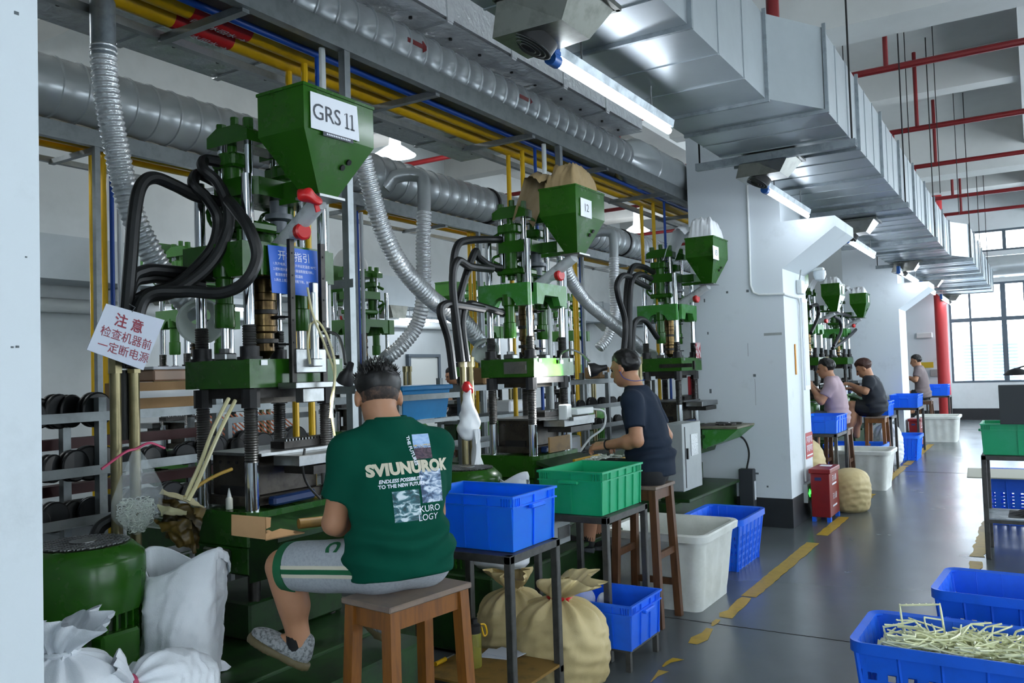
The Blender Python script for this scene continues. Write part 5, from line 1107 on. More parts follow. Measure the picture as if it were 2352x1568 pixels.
# ------------------------------------------------------------------ signs
c = [P(243, 697, 'x', -3.36), P(377, 735, 'x', -3.36), P(328, 850, 'x', -3.36), P(198, 803, 'x', -3.36)]
def hung_sign(name, c, mat, label, th=.004):
    c = [np.asarray(q, float) for q in c]; O = sum(c)/4; U = ((c[1]-c[0])+(c[2]-c[3]))/2; V = ((c[0]-c[3])+(c[1]-c[2]))/2; w = np.linalg.norm(U); h = np.linalg.norm(V); U /= w; V -= U*(U@V); V /= np.linalg.norm(V); N = np.cross(U, V)
    r = empty(name, O, label, 'sign'); v = [q-O for q in c]; MB().mesh([q+N*th for q in v]+v, [(0, 1, 2, 3), (7, 6, 5, 4), (0, 4, 5, 1), (1, 5, 6, 2), (2, 6, 7, 3), (3, 7, 4, 0)]).build('plate', mat, r, smooth=0)
    return r, U, V, N, w, h
ws, U, V, N, w, h = hung_sign('warning_sign', c, paperb, 'white laminated warning sign with red Chinese lettering hung on hoses')
text_on('lettering', '注 意', .062, V*.052, U, V, inkred, ws, off=.0055, bold=.001)
text_on('lettering', '检查机器前', .05, -V*.012+U*.004, U, V, inkred, ws, off=.0055)
text_on('lettering', '一定断电源', .05, -V*.072+U*.004, U, V, inkred, ws, off=.0055)
MB().tube([V*h*.45+U*.0, V*h*.55+N*.02, V*h*.6-U*.02], .002, 5).build('hanging_wire', steel, ws)
fx = -3.134
c = [P(614, 562, 'x', fx), P(727, 577, 'x', fx), P(733, 683, 'x', fx+.02), P(624, 672, 'x', fx+.02)]
bs, U, V, N, w, h = hung_sign('instruction_sign', c, signb, 'blue start-up instruction sign taped to the upper platen of machine 11')
text_on('lettering', '开机指引', .052, V*.07, U, V, inkwhite, bs, off=.006, spacing=1.1)
for i, b in enumerate(('1.先开电源，等温度升到设定温度180℃', '2.把料筒升高，清一清炮筒里面冷料，', '  看溶胶是否正常的低温胶', '3.再合上模具，把料筒下降，射台')): text_on('lettering', b, .0165, V*(.028-.027*i)-U*w*.44, U, V, inkwhite, bs, off=.006, align='LEFT')
# hopper papers
hx = -2.743
c = [P(712, 209, 'x', hx), P(819, 245, 'x', hx), P(825, 325, 'x', hx), P(714, 293, 'x', hx)]
gs, U, V, N, w, h = hung_sign('hopper_sign', c, paper, 'white paper sign reading GRS 11 on the nearest hopper', .002)
text_on('lettering', 'GRS', .106, -V*.005-U*.056, U, V, ink, gs, off=.004, spacing=.98)
for k_ in range(2):
    xo = .078+.036*k_; q_ = lambda a, b: U*(xo+a*1.05)+V*(b*1.08-.004)+N*.004
    MB().mesh([q_(-.004, -.033), q_(.004, -.033), q_(.004, .034), q_(-.004, .034), q_(-.014, -.036), q_(.014, -.036), q_(.014, -.029), q_(-.014, -.029), q_(-.016, .022), q_(-.016, .028), q_(.004, .034)], [(0, 1, 2, 3), (4, 5, 6, 7), (8, 3, 10, 9)]).build('lettering', ink, gs, smooth=0, recalc=False)
MB().mesh([U*a+V*b+N*.0035 for a, b in ((-w*.27, -h*.5), (w*.37, -h*.5), (w*.37, -h*.62), (-w*.27, -h*.62))], [(0, 1, 2, 3)]).build('sticker_strip', ink, gs, smooth=0, recalc=False)
for k_ in range(14): MB().mesh([U*(w*.05+(k_-6.5)*.0115+a)-V*(h*.56+b)+N*.005 for a, b in ((-.0035, -.004), (.0035, -.004), (.0035, .004), (-.0035, .004))], [(0, 1, 2, 3)]).build('tiny_character', inkwhite, gs, smooth=0, recalc=False)
for i, (px, t, lab, xx) in enumerate((((1333, 1358, 1359, 1334, 453, 462, 503, 495), '12', 'small white paper numbered 12 on the hopper with brown cloth', hx), ((1637, 1650, 1651, 1638, 563, 568, 598, 594), '13', 'small white paper numbered 13 on the hopper by the pillar', hx))):
    xs_, ys_ = px[:4], px[4:]; c = [P(xs_[k], ys_[k], 'x', xx) for k in range(4)]; s_, U, V, N, w, h = hung_sign('hopper_sign', c, paper, lab, .002); text_on('lettering', t, h*.6, V*0, U, V, ink, s_, off=.004)
for (yy, t) in ((15.2, 'behind the worker in pink'), (17.78, 'furthest down the row')):
    o = MB().box((0, 0, 0), (.003, .14, .13)).build('hopper_sign', paper, smooth=0); o.location = (-2.742, yy-.05, 2.98); tag(o, 'small white paper on the hopper '+t, 'sign')
# cloth and film covers on the hoppers
def cover(name, y, mat, label, h=.13, droop=True, seed=3):
    r = empty(name, (MX+.475, y-.07, 3.03), label, 'cover'); n = 30; v = []
    for j in range(n+1):
        for i in range(n+1):
            u = 2*i/n-1; w_ = 2*j/n-1; x = u*.138; yy = w_*.222; d = max(abs(u), abs(w_)); z = (h*.72*(1-d**7)*(1-.2*w_*w_-.1*w_)+.09*(.4-abs(noise.noise(Vector((u*1.6+seed, w_*2.2, seed)))))+.03*noise.noise(Vector((u*6, w_*7, seed))))*(1-d**9)
            v.append((x, yy, max(z, 0.0)))
    f = [(j*(n+1)+i, j*(n+1)+i+1, (j+1)*(n+1)+i+1, (j+1)*(n+1)+i) for j in range(n) for i in range(n)]
    MB().mesh(v, f).build('sheet', mat, r, smooth=180, recalc=False)
    if droop:      # the loose end hanging over the yoke
        v = []; A = 22; B = 16
        for j in range(B+1):
            for i in range(A+1):
                a = i/A; b = j/B; x = -.13-.3*a; wd = .24-.08*a; yy = (2*b-1)*wd-.02; z = .16+.1*math.sin(PI*min(a*1.1, 1))-.24*a**2.2-.06*(2*b-1)**2+.03*noise.noise(Vector((a*5+seed, b*5, 1)))+.015*noise.noise(Vector((a*13, b*11, 4))); v.append((x, yy, z))
        f = [(j*(A+1)+i, j*(A+1)+i+1, (j+1)*(A+1)+i+1, (j+1)*(A+1)+i) for j in range(B) for i in range(A)]
        MB().mesh(v, f).build('hanging_flap', mat, r, smooth=180, recalc=False)
    return r
cover('hopper_cover', 5.65, clothb, 'crumpled brown cloth draped over the middle hopper', .3)
cover('hopper_cover', 8.68, filmw, 'crumpled white plastic film over the hopper by the pillar', .34, seed=6)
cover('hopper_cover', 15.2, filmw, 'white film cover on the hopper behind worker in pink', .2, seed=8)
cover('hopper_cover', 17.78, filmw, 'white film cover on the hopper furthest down the row', .22, seed=9)
q = empty('hopper_cover', (-7.2, 7.8, 3.05), 'white crumpled film cover on a rear row hopper', 'cover')
V_, F_ = surfnet(lambda X, Y, Z: sd_ell(X, Y, Z, (0, 0, .05), (.17, .26, .26))+.03*vnoise(X, Y, Z, 4, 6, 18), (-.3, -.4, -.3), (.3, .4, .4), .02); quad_obj('sheet', V_, F_, filmw, q)
# red rag on the hopper throat of machine 11
q = empty('red_rag', P(710, 452, 'x', -2.83), 'crumpled red rag tied at the hopper throat of machine 11', 'rag')
V_, F_ = surfnet(lambda X, Y, Z: sd_ell(X, Y, Z, (0, 0, 0), (.035, .055, .035))+.03*vnoise(X, Y, Z, 2, 7, 90), (-.08, -.09, -.08), (.08, .09, .08), .006); quad_obj('cloth', V_, F_, redcap, q)
MB().mesh([(0, .02, -.01), (0, .05, 0), (.01, .055, -.06), (.01, .03, -.07), (.006, .02, -.01), (.006, .05, 0), (.016, .055, -.06), (.016, .03, -.07)], [(0, 1, 2, 3), (7, 6, 5, 4), (0, 4, 5, 1), (1, 5, 6, 2), (2, 6, 7, 3), (3, 7, 4, 0)]).build('cloth_tail', redcap, q, smooth=0)
# ------------------------------------------------------------------ bags on the left
sack('white_sack', (-2.97, 2.2, .526), .185, .5, sackw, 'open white woven sack with rolled hem beside the green motor', seed=5, open_top=True, squash=(.85, 1.1), fold=.06, boxy=.3, crease=.05, lean=(.0, .06), rz=.7)
def printed(o, rows, loc, U, V): 
    body_ = [c_ for c_ in o.children if c_.name.startswith('bag_body')][0]; N_ = np.cross(U, V)
    for i, (b, s_, a) in enumerate(rows): v_, f_ = text_mesh(b, s_, bold=.0015); decal(body_, np.zeros(3), np.asarray(loc, float)+np.asarray(V, float)*a, np.asarray(U, float), np.asarray(V, float), N_, v_, f_, ink, 'printing', o, .004)
ps = sack('white_sack', (-2.68, 1.53, .52), .2, .52, sackw, 'tied white printed sack at the lower left by the pillar', seed=31, neck=.74, tie=sackw, flare=.3, flop=(.05, .02, .03), crease=.05)
ps2 = sack('white_sack', (-2.62, 2.02, .645), .125, .44, sackw, 'white printed sack lying down, tied with pink string at bottom left', seed=33, neck=.7, tie=M('pink_string', '#c2506e', .5), flare=.34, flop=(.03, .04, .0), crease=.05)
ps2.rotation_euler = (1.25, 0, 0)
bd_ = np.array([.8, -.6, 0]); ur = np.array([.6, .8, 0])
printed(ps, (('(KG)/GB', .045, .06), ('电话(Service', .032, .0), ('20', .045, -.06)), bd_*.1+np.array([0, 0, .24]), ur, (0, 0, 1))
printed(ps2, (('20   25kg', .05, .0),), np.array([.1, 0, .2]), (0, 0, -1), (0, 1, 0))
wsk = [o for o in COL.objects if o.get('label', '').startswith('open white woven sack')][0]; q_ = np.array(wsk.location); c_, s_ = math.cos(.7), math.sin(.7); back = lambda p: np.array([[c_, s_, 0], [-s_, c_, 0], [0, 0, 1]])@(np.asarray(p)-q_)
sheet('loose_flap', [back(P(395, 1500, 'z', .6)), back(P(475, 1488, 'z', .62)), back(P(532, 1532, 'z', .535)), back(P(420, 1568, 'z', .53))], sackw, wsk, .02, 12, 18, 4)
# clear bag of white rings on the brass pipe
hb_ = empty('hanging_bag', (-3.33, 2.24, 1.1), 'clear plastic bag of white rings hanging on the brass pipes', 'bag')
n = 36; rows = 26; v = []
for i in range(rows+1):
    t = i/rows; R_ = .085*(math.sin(min(t/.3, 1)*PI/2) if t < .3 else 1-.9*max((t-.45)/.55, 0)**1.3)+.006
    for k in range(n): a = 2*PI*k/n; d = 1+.12*math.sin(3*a+2*t)+.1*t*math.sin(7*a)+.06*noise.noise(Vector((math.cos(a)*3, math.sin(a)*3, t*5))); v.append((R_*d*math.cos(a)*.75, R_*d*math.sin(a)*1.25+.02*math.sin(t*3), t*.36))
MB().mesh(v, [(i*n+k, i*n+(k+1) % n, (i+1)*n+(k+1) % n, (i+1)*n+k) for i in range(rows) for k in range(n)]).build('film', bagm, hb_, smooth=180, recalc=False)
rings = MB(); rg = random.Random(4); ringm = M('ring_white', '#dfe6da', .4)
for k in range(260):
    a = rg.uniform(0, 6.28); d = math.sqrt(rg.random()); z = rg.uniform(.02, .15); rr = .075*math.sin(min(z/.11, 1)*PI/2); c_ = np.array([rr*d*math.cos(a)*.7, rr*d*math.sin(a)*1.15, z]); u = rg.uniform(0, 3.1); w_ = rg.uniform(0, 6.28); Rm = rotz(w_)@rotx(u); s_ = rg.uniform(.011, .016)
    rings.tube([c_+Rm@np.array([s_*math.cos(q), s_*math.sin(q), 0]) for q in np.linspace(0, 2*PI, 9)], .002, 4, caps=False)
rings.build('white_rings', ringm, hb_, recalc=False)['kind'] = 'stuff'
MB().tube(spline([(.0, -.16, .3), (.01, -.06, .36), (0, 0, .37), (.01, .06, .39), (0, .14, .36)], 6), .006, 5).build('pink_tie', M('pink_tie', '#c9476c', .5), hb_)
hb2 = empty('hanging_bag', P(1075, 960, 'x', -3.3), 'white plastic bag with red knot hanging on machine 12 pipes', 'bag')
V_, F_ = surfnet(lambda X, Y, Z: smin(sd_ell(X, Y, Z, (0, 0, -.05), (.06, .085, .1)), sd_cone(X, Y, Z, (0, 0, .02), (0, 0, .18), .05, .02), .04)+.02*vnoise(X, Y, Z, 5, 6, 42)+.008*vnoise(X, Y, Z, 8, 6, 90), (-.12, -.14, -.2), (.12, .14, .25), .01); quad_obj('film', V_, F_, filmw, hb2)
V_, F_ = surfnet(lambda X, Y, Z: sd_ell(X, Y, Z, (0, 0, .2), (.03, .042, .05))+.022*vnoise(X, Y, Z, 6, 6, 85), (-.08, -.08, .1), (.08, .08, .3), .007); quad_obj('red_knot', V_, F_, redcap, hb2)
sh = empty('film_sheet', P(1095, 1080, 'x', -3.25), 'long white film strip hanging beside machine 12', 'film')
v = []; 
for j in range(25):
    for i in range(9): v.append((.03*math.sin(i*1.3+j*.2)+.01*j/24, (i/8-.5)*(.05+.13*j/24), .28-.45*j/24))
MB().mesh(v, [(j*9+i, j*9+i+1, (j+1)*9+i+1, (j+1)*9+i) for j in range(24) for i in range(8)]).build('sheet', filmw, sh, smooth=180, recalc=False)
sack('white_sack', (-2.95, 4.55, .52), .2, .55, filmw, 'white plastic bag standing open behind the blue crate', seed=41, open_top=True, fold=.12)
# ------------------------------------------------------------------ small things on and around the machines
# pneumatic feeder on the front platen of machine 11
fd_ = empty('feeder_unit', (-3.07, 3.0, 1.72), 'steel pneumatic feeder with cylinder and rails on machine 11', 'feeder')
MB().box((0, .05, 0), (.13, .36, .03), bev=.003).build('base_plate', steel, fd_); MB().box((0, .02, -.05), (.06, .14, .07), bev=.004).build('nozzle_block', steel, fd_)
for y in (-.07, .14): 
    q_ = MB().box((-.02, y, .36), (.022, .03, .72)).build('guide_rail', steeld, fd_, smooth=0)
    for k in range(6): MB().cyl((-.008, y, .1+.11*k), (-.006, y, .1+.11*k), .005, n=8).build('rail_hole', blackm, q_)
MB().cyl((.02, .04, .12), (.02, .04, .46), .022, n=18).build('air_cylinder', M('aluminium', '#b6babb', .3, metal=.9), fd_)
MB().box((.02, .04, .48), (.035, .035, .06), bev=.004).box((.02, .04, .11), (.05, .06, .04), bev=.004).build('cylinder_cap', steel, fd_); MB().box((-.02, .035, .12), (.05, .2, .12), bev=.004).build('bracket', steel, fd_)
# flexible clear tubes
def tubep(pts, r, mat, label, cat='tube'):
    sp = spline([np.asarray(p, float) for p in pts], 8); o = MB().tube(sp, r, 8).build('air_tube', mat, origin=sp[0]); tag(o, label, cat); return o
tubep([P(706, 660, 'x', -3.02), P(718, 720, 'x', -3.0), P(745, 790, 'x', -2.98), P(768, 860, 'x', -2.95), P(760, 930, 'x', -2.95), P(768, 1000, 'x', -2.95)], .006, hosec, 'pale air tube hanging down in front of feeder on machine 11')
tubep([P(712, 745, 'x', -3.02), P(730, 738, 'x', -3.0), P(755, 780, 'x', -2.97), P(770, 850, 'x', -2.94), P(758, 960, 'x', -2.94)], .006, hosec, 'second pale air tube looping out beside the feeder')
tubep([P(712, 835, 'x', -3.02), P(707, 790, 'x', -3.0), P(712, 745, 'x', -3.0)], .006, hosec, 'short pale tube rising along the feeder cylinder')
tubep([P(525, 915, 'x', -3.1), P(490, 985, 'x', -3.05), P(462, 1060, 'x', -3.02), P(440, 1110, 'x', -3.02), P(425, 1148, 'x', -3.02)], .009, hosec, 'pale plastic strip hanging left of the front tie bar')
tubep([P(540, 920, 'x', -3.1), P(505, 990, 'x', -3.03), P(470, 1070, 'x', -3.0), P(448, 1120, 'x', -3.0), P(432, 1150, 'x', -3.0)], .009, hosec, 'second pale plastic strip hanging beside the first')
tubep([P(532, 1077, 'x', -3.1), P(500, 1090, 'x', -3.08), P(460, 1112, 'x', -3.05), P(425, 1142, 'x', -3.02)], .008, gold, 'amber tube leading from the mould to the oil pan')
tubep([P(700, 1030, 'x', -3.0), P(695, 1070, 'x', -3.0), P(705, 1110, 'x', -3.0), P(735, 1145, 'x', -2.98)], .006, rubber, 'thin black cable drooping over the mould slide')
# oil-stained pan of film left of the table
X_ = -3.2; pn = empty('oily_film_pan', P(400, 1150, 'x', X_), 'crumpled oily film and board slung left of the work table', 'film'); o_ = P(400, 1150, 'x', X_)
oilm = M('oily_film', '#5e4c22', .35, var=.8, vcol='#1d180d', vscale=9); rel_ = lambda px, py, x: P(px, py, 'x', x)-o_
sheet('paper_board', [rel_(366, 1132, -3.3), rel_(470, 1168, -3.1), rel_(440, 1140, -3.35), rel_(372, 1124, -3.4)], M('cream_board', '#c3bb94', .6), pn, .008, 10, 14, 1)
sheet('crumpled_film', [rel_(362, 1140, -3.3), rel_(468, 1170, -3.12), rel_(455, 1262, -3.14), rel_(380, 1235, -3.3)], oilm, pn, .035, 16, 26, 2)
sheet('crumpled_film', [rel_(362, 1160, -3.24), rel_(430, 1172, -3.1), rel_(420, 1186, -3.06), rel_(368, 1182, -3.2)], M('film_cream', '#b9b48e', .4), pn, .02, 18, 16, 5)
sheet('crumpled_film', [rel_(352, 1192, -3.2), rel_(440, 1200, -3.1), rel_(452, 1270, -3.1), rel_(400, 1245, -3.2)], oilm, pn, .03, 16, 22, 8)
# cardboard flap box on the tray, glue bottle, tape core
def px_plate(name, pts, mat, parent, o, th=.005):
    c = [np.asarray(p, float)-o for p in pts]; N = np.cross(c[1]-c[0], c[2]-c[0]); N /= np.linalg.norm(N); n = len(c)
    return MB().mesh(c+[q-N*th for q in c], [tuple(range(n)), tuple(range(n, 2*n))[::-1]]+[(i, n+i, n+(i+1) % n, (i+1) % n) for i in range(n)]).build(name, mat, parent, smooth=0)
o_ = P(575, 1238, 'x', -2.94); cbx = empty('cardboard_piece', o_, 'folded cardboard piece standing on the corner of work tray', 'cardboard')
px_plate('upright_panel', [P(531, 1181, 'x', -2.94), P(608, 1187, 'x', -2.94), P(609, 1239, 'x', -2.94), P(531, 1229, 'x', -2.94)], card, cbx, o_)
zf = P(610, 1239, 'x', -2.94)[2]+.002; px_plate('side_flap', [P(608, 1187, 'x', -2.945), P(620, 1188, 'x', -3.0), P(619, 1210, 'x', -3.0), P(609, 1214, 'x', -2.945)], card, cbx, o_)
px_plate('floor_panel', [P(610, 1239, 'z', zf), P(700, 1222, 'z', zf), P(632, 1211, 'z', zf+.02), P(611, 1218, 'z', zf+.02)], card, cbx, o_)
gb = empty('glue_bottle', P(527, 1169, 'z', 1.131), 'small white glue bottle with pointed tip on the machine table', 'bottle')
MB().lathe([(.016, 0), (.017, .004), (.017, .05), (.012, .058)], n=16).build('bottle_body', M('bottle_white', '#cfd2c8', .4), gb); MB().lathe([(.011, .056), (.01, .066), (.003, .1), (.002, .102)], n=12).build('nozzle', whitep, gb)
tr_ = empty('tape_core', P(740, 1196, 'x', -2.86), 'brown cardboard tube core lying on the work tray', 'tube'); MB().cyl((-.05, -.1, .0), (.05, .12, -.005), .024, n=16).build('core', cardo, tr_); MB().cyl((.05, .12, -.005), (.052, .125, -.005), .018, n=16).build('core_end', paper, tr_)
# gooseneck lamps
def gooseneck(pts, head, dirn, label, r=.008, power=12, sc=1.0):
    sp = spline([np.asarray(p, float) for p in pts], 10); q = empty('gooseneck_lamp', sp[0], label, 'lamp'); o = sp[0]; MB().tube([p-o for p in sp], r, 8).build('gooseneck', steel, q); MB().cyl((0, 0, -.01), (0, 0, .02), .025, n=12).build('clamp_base', steel, q)
    h = np.asarray(head, float)-o; MB().lathe([(a_*sc, b_*sc) for a_, b_ in ((.02, -.09), (.024, -.05), (.03, -.03), (.05, .0), (.056, .05), (.05, .052), (.02, .0))], h, 20, axis=dirn, capt=False).build('lamp_shade', blacks, q)
    d = np.asarray(dirn, float); d /= np.linalg.norm(d); MB().lathe([(.045*sc, .045*sc), (.01*sc, .05*sc)], h, 18, axis=dirn).build('bulb_face', lampm, q)
    L = bpy.data.lights.new('gooseneck_light', 'SPOT'); L.energy = power; L.spot_size = 1.9; L.spot_blend = .6; L.shadow_soft_size = .03; L.color = (.95, .98, 1); lo = bpy.data.objects.new('gooseneck_light', L); COL.objects.link(lo); lo.parent = q; lo.location = Vector(h+d*.07); lo.rotation_euler = Vector(d).to_track_quat('-Z', 'Y').to_euler(); return q
gooseneck([P(735, 770, 'x', -3.1), P(752, 763, 'x', -3.05), P(775, 770, 'x', -2.95), P(788, 800, 'x', -2.87), P(793, 836, 'x', -2.8)], P(797, 862, 'x', -2.78), (-.5, .1, -.85), 'gooseneck lamp with black shade behind the head of worker in green', sc=.75)
gooseneck([P(1287, 832, 'x', -3.12), P(1290, 812, 'x', -3.1), P(1310, 803, 'x', -3.02), P(1335, 812, 'x', -2.95), P(1355, 830, 'x', -2.88)], P(1368, 848, 'x', -2.85), (-.78, -.58, -.15), 'lit gooseneck lamp shining on the platen of the middle machine', power=70)
# machine 12 worktop things
ob = MB().box((0, 0, 0), (.3, .012, .11), rotz(.35)).build('oily_board', cardo, smooth=0); ob.location = Vector(P(1285, 1018, 'x', -2.98)); ob.rotation_euler = (0, 0, 1.2); tag(ob, 'oil stained brown board propped on machine 12 tray', 'board')
tp = empty('parts_tray', (-2.82, 5.82, 1.06), 'shallow yellow edged tray of white parts before worker in navy', 'tray')
MB().box((0, 0, .0), (.3, .42, .01)).build('tray_base', steel, tp, smooth=0)
for s in (-1, 1): MB().box((s*.15, 0, .012), (.02, .44, .03)).build('tray_edge', yellow, tp, smooth=0)
wp = MB(); rg = random.Random(3)
for k in range(70): wp.box((rg.uniform(-.12, .12), rg.uniform(-.18, .18), .012+rg.uniform(0, .02)), (.03, .012, .008), rotz(rg.uniform(0, 3.1)))
wp.build('white_parts', ringm, tp, smooth=0)['kind'] = 'stuff'
wc = empty('white_connector_block', (-3.02, 5.7, 1.44), 'white plastic connector block with wires on machine 12', 'connector'); MB().box((0, -.12, 0), (.07, .09, .12), bev=.008).build('end_housing', whitep, wc); MB().box((.02, .08, .0), (.1, .28, .05), bev=.005).build('strip', whitep, wc); MB().box((.0, .06, -.05), (.14, .36, .03)).build('carrier', steel, wc, smooth=0)
tubep([(-2.98, 5.9, 1.45), (-2.9, 6.0, 1.42), (-2.9, 5.98, 1.3), (-2.98, 5.9, 1.22), (-3.05, 5.86, 1.12)], .009, whitep, 'white cable looping beside the connector block')
pl = MB().box((0, 0, 0), (.2, .006, .09)).box((0, -.005, 0), (.19, .006, .035)).build('bolted_plate', steel, smooth=0); pl.location = (-3.3, 5.34, 1.785); tag(pl, 'bolted steel plate on the platen side of machine 12', 'plate')
lt = MB().box((0, 0, 0), (.36, .008, .04)).box((.2, .0, .0), (.02, .03, .09)).build('guard_bar', steeld, smooth=0); lt.location = (-3.2, 8.365, 1.77); tag(lt, 'dark steel bar across the platen of machine 13', 'bar')
rp = MB().box((0, 0, 0), (.004, .16, .3)).build('red_guard', redm, smooth=0); rp.location = (-3.24, 8.9, 1.5); tag(rp, 'dark red guard sheet between the tie bars of machine 13', 'guard')
wn = MB().box((0, 0, 0), (.004, .15, .17)).build('paper_tag', M('tag_redwhite', '#c9bcbd', .5, var=.9, vcol='#a3202c', vscale=26, vlo=.5, vhi=.52), smooth=0); wn.location = (-3.13, 8.88, 1.93); tag(wn, 'white and red printed notice on machine 13', 'notice')
t3 = MB().box((0, 0, 0), (.5, .62, .02)).build('tool_board', M('tool_board', '#6d6a58', .5, var=.5, vscale=9), smooth=0); t3.location = (-2.85, 8.75, 1.12); t3.rotation_euler = (0, .0, 0); tag(t3, 'cluttered flat board on the tray of machine 13', 'board')
rg = random.Random(6)
for k in range(6):
    o = MB().box((0, 0, .012), (.03, .14, .02)).cyl((0, .07, .012), (0, .12, .012), .008, n=8).build('hand_tool', steeld if k % 2 else steel, smooth=0); o.location = (-2.85+rg.uniform(-.18, .18), 8.75+rg.uniform(-.2, .2), 1.131); o.rotation_euler = (0, 0, rg.uniform(0, 3)); tag(o, 'small metal hand tool, %s laid on the board by the pillar' % ORD[k], 'tool', 'hand tools on machine 13')
# things on the lower shelf of the blue crate table
tb_ = empty('water_bottle', P(1091, 1530, 'z', .208), 'tall yellow tinted water bottle with black cap on the lower shelf', 'bottle')
MB().lathe([(.036, 0), (.038, .005), (.038, .17), (.036, .178)], n=20).build('bottle_body', M('bottle_yellow', '#8f8a3c', .12, alpha=.65), tb_); MB().lathe([(.036, .176), (.037, .18), (.037, .215), (.028, .222), (.02, .225), (.02, .25), (.017, .252)], n=20).build('cap', blackm, tb_); MB().tube(spline([(.02, .03, .215), (.03, .06, .205), (.035, .07, .16), (.025, .055, .15), (.02, .04, .2)], 5), .005, 6).build('strap', yellow, tb_)
pp = MB().box((0, 0, 0), (.2, .14, .004), rotz(.2)).box((.03, .02, .005), (.18, .13, .003), rotz(-.1)).build('paper_sheets', paperb, smooth=0); pp.location = Vector(P(1150, 1502, 'z', .21)); tag(pp, 'white paper sheets lying on the lower shelf', 'papers')
yl = empty('screwdriver', P(1000, 1530, 'z', .207), 'yellow handled screwdriver on the lower shelf', 'tool'); MB().cyl((0, 0, .012), (.0, .09, .012), .012, n=10).build('handle', yellow, yl); MB().cyl((0, .09, .012), (0, .17, .012), .004, n=6).build('shank', steel, yl)
fl = MB(); V_, F_ = surfnet(lambda X, Y, Z: sd_ell(X, Y, Z, (0, 0, .0), (.1, .07, .1))+.03*vnoise(X, Y, Z, 3, 6, 40), (-.2, -.2, -.15), (.2, .2, .2), .014); o = quad_obj('film_bag', V_, F_, filmc); o.location = (-2.42, 4.56, .36); tag(o, 'clear plastic film stuffed in the corner of the low blue crate', 'film')
V_, F_ = surfnet(lambda X, Y, Z: sd_ell(X, Y, Z, (0, 0, .0), (.04, .05, .06))+.015*vnoise(X, Y, Z, 5, 6, 60), (-.1, -.1, -.1), (.1, .1, .12), .009); o = quad_obj('white_scrap', V_, F_, filmw); o.location = (-2.3, 4.66, .33); tag(o, 'white plastic scrap inside the low blue crate', 'scrap')
# odds and ends on the rack behind the further machines
for i, (y, z, sx, sy, sz, mt, lab) in enumerate(((6.7, 1.645, .25, .3, .16, card, 'brown carton on top of the rack left of worker in navy'), (7.2, 1.355, .2, .34, .12, filmw, 'white wrapped bundle on the middle shelf of rear rack'), (7.75, 1.645, .22, .24, .2, greyb, 'grey box on top of rear rack behind the brown cloth machine'), (8.3, .825, .26, .34, .2, filmw, 'white bag like bundle on the lowest shelf of the rear rack'), (9.2, 1.645, .2, .3, .14, card, 'low carton on the far end of the rear rack'))):
    q = empty('stored_box', (-4.52, y, z), lab, 'box'); MB().box((0, 0, sz/2), (sx, sy, sz), bev=.015).build('box_body', mt, q); MB().box((sx/2+.001, 0, sz*.5), (.003, sy*.4, sz*.3)).build('label_patch', paper, q, smooth=0)
q = empty('control_post', (-2.72, 9.12, 0), 'narrow dark control box standing between machine and pillar', 'control box'); MB().box((0, 0, .32), (.16, .1, .62), bev=.008).build('body', M('charcoal', '#303438', .5), q); MB().box((.082, 0, .4), (.006, .05, .2)).build('label_plate', paper, q, smooth=0); MB().tube(spline([(0, 0, .63), (.03, 0, .8), (.0, -.05, .95), (-.1, -.1, 1.02)], 6), .01, 6).build('cable', rubber, q)
# door and glazing in the left wall
dr = empty('door_1', (XL+.02, 13.3, 0), kind='structure'); MB().box((.0, 0, 1.05), (.06, .9, 2.1)).build('door_leaf', M('door_white', '#d8dcd8', .5), dr, smooth=0)
for s in (-1, 1): MB().box((.02, s*.48, 1.06), (.08, .07, 2.12)).build('door_frame', framem, dr, smooth=0)
MB().box((.02, 0, 2.14), (.08, 1.03, .06)).build('door_frame', framem, dr, smooth=0); MB().box((.05, .36, 1.05), (.04, .03, .14)).build('door_handle', steel, dr, smooth=0)
# on the far pillar: yellow sign, switch boxes, red lamp on the right
o = MB().box((0, 0, 0), (.4, .01, .16)).build('yellow_sign', M('sign_yellow', '#c9b02a', .5), smooth=0); o.location = Vector(P(2126, 838, 'y', 26.58)); tag(o, 'small yellow sign on the end wall behind the far worker', 'sign')
o = MB().box((0, 0, 0), (.3, .08, .2), bev=.01).build('switch_box', greyb); o.location = Vector(P(2150, 856, 'y', 26.55)); tag(o, 'grey switch box beside the red fire pipe', 'switch box')
o = MB().box((0, 0, 0), (.42, .1, .16), bev=.02).build('emergency_lamp', whitep); o.location = Vector(P(2123, 770, 'y', 26.55)); tag(o, 'white emergency lamp box high on the end wall', 'lamp')
q = empty('pendant_lamp', P(2335, 855, 'y', 13.0), 'black work lamp on a stand at the right edge', 'lamp'); MB().lathe([(.02, .06), (.1, .03), (.16, -.03), (.15, -.035)], n=20, capt=False).build('shade', blackm, q); MB().lathe([(.14, -.03), (.02, -.04)], n=18).build('glow_disc', lampm, q); MB().tube(spline([(0, 0, .05), (.12, 0, .08), (.22, 0, .0), (.25, 0, -.4), (.25, 0, -1.5)], 6), .012, 6).build('stand', blacks, q)
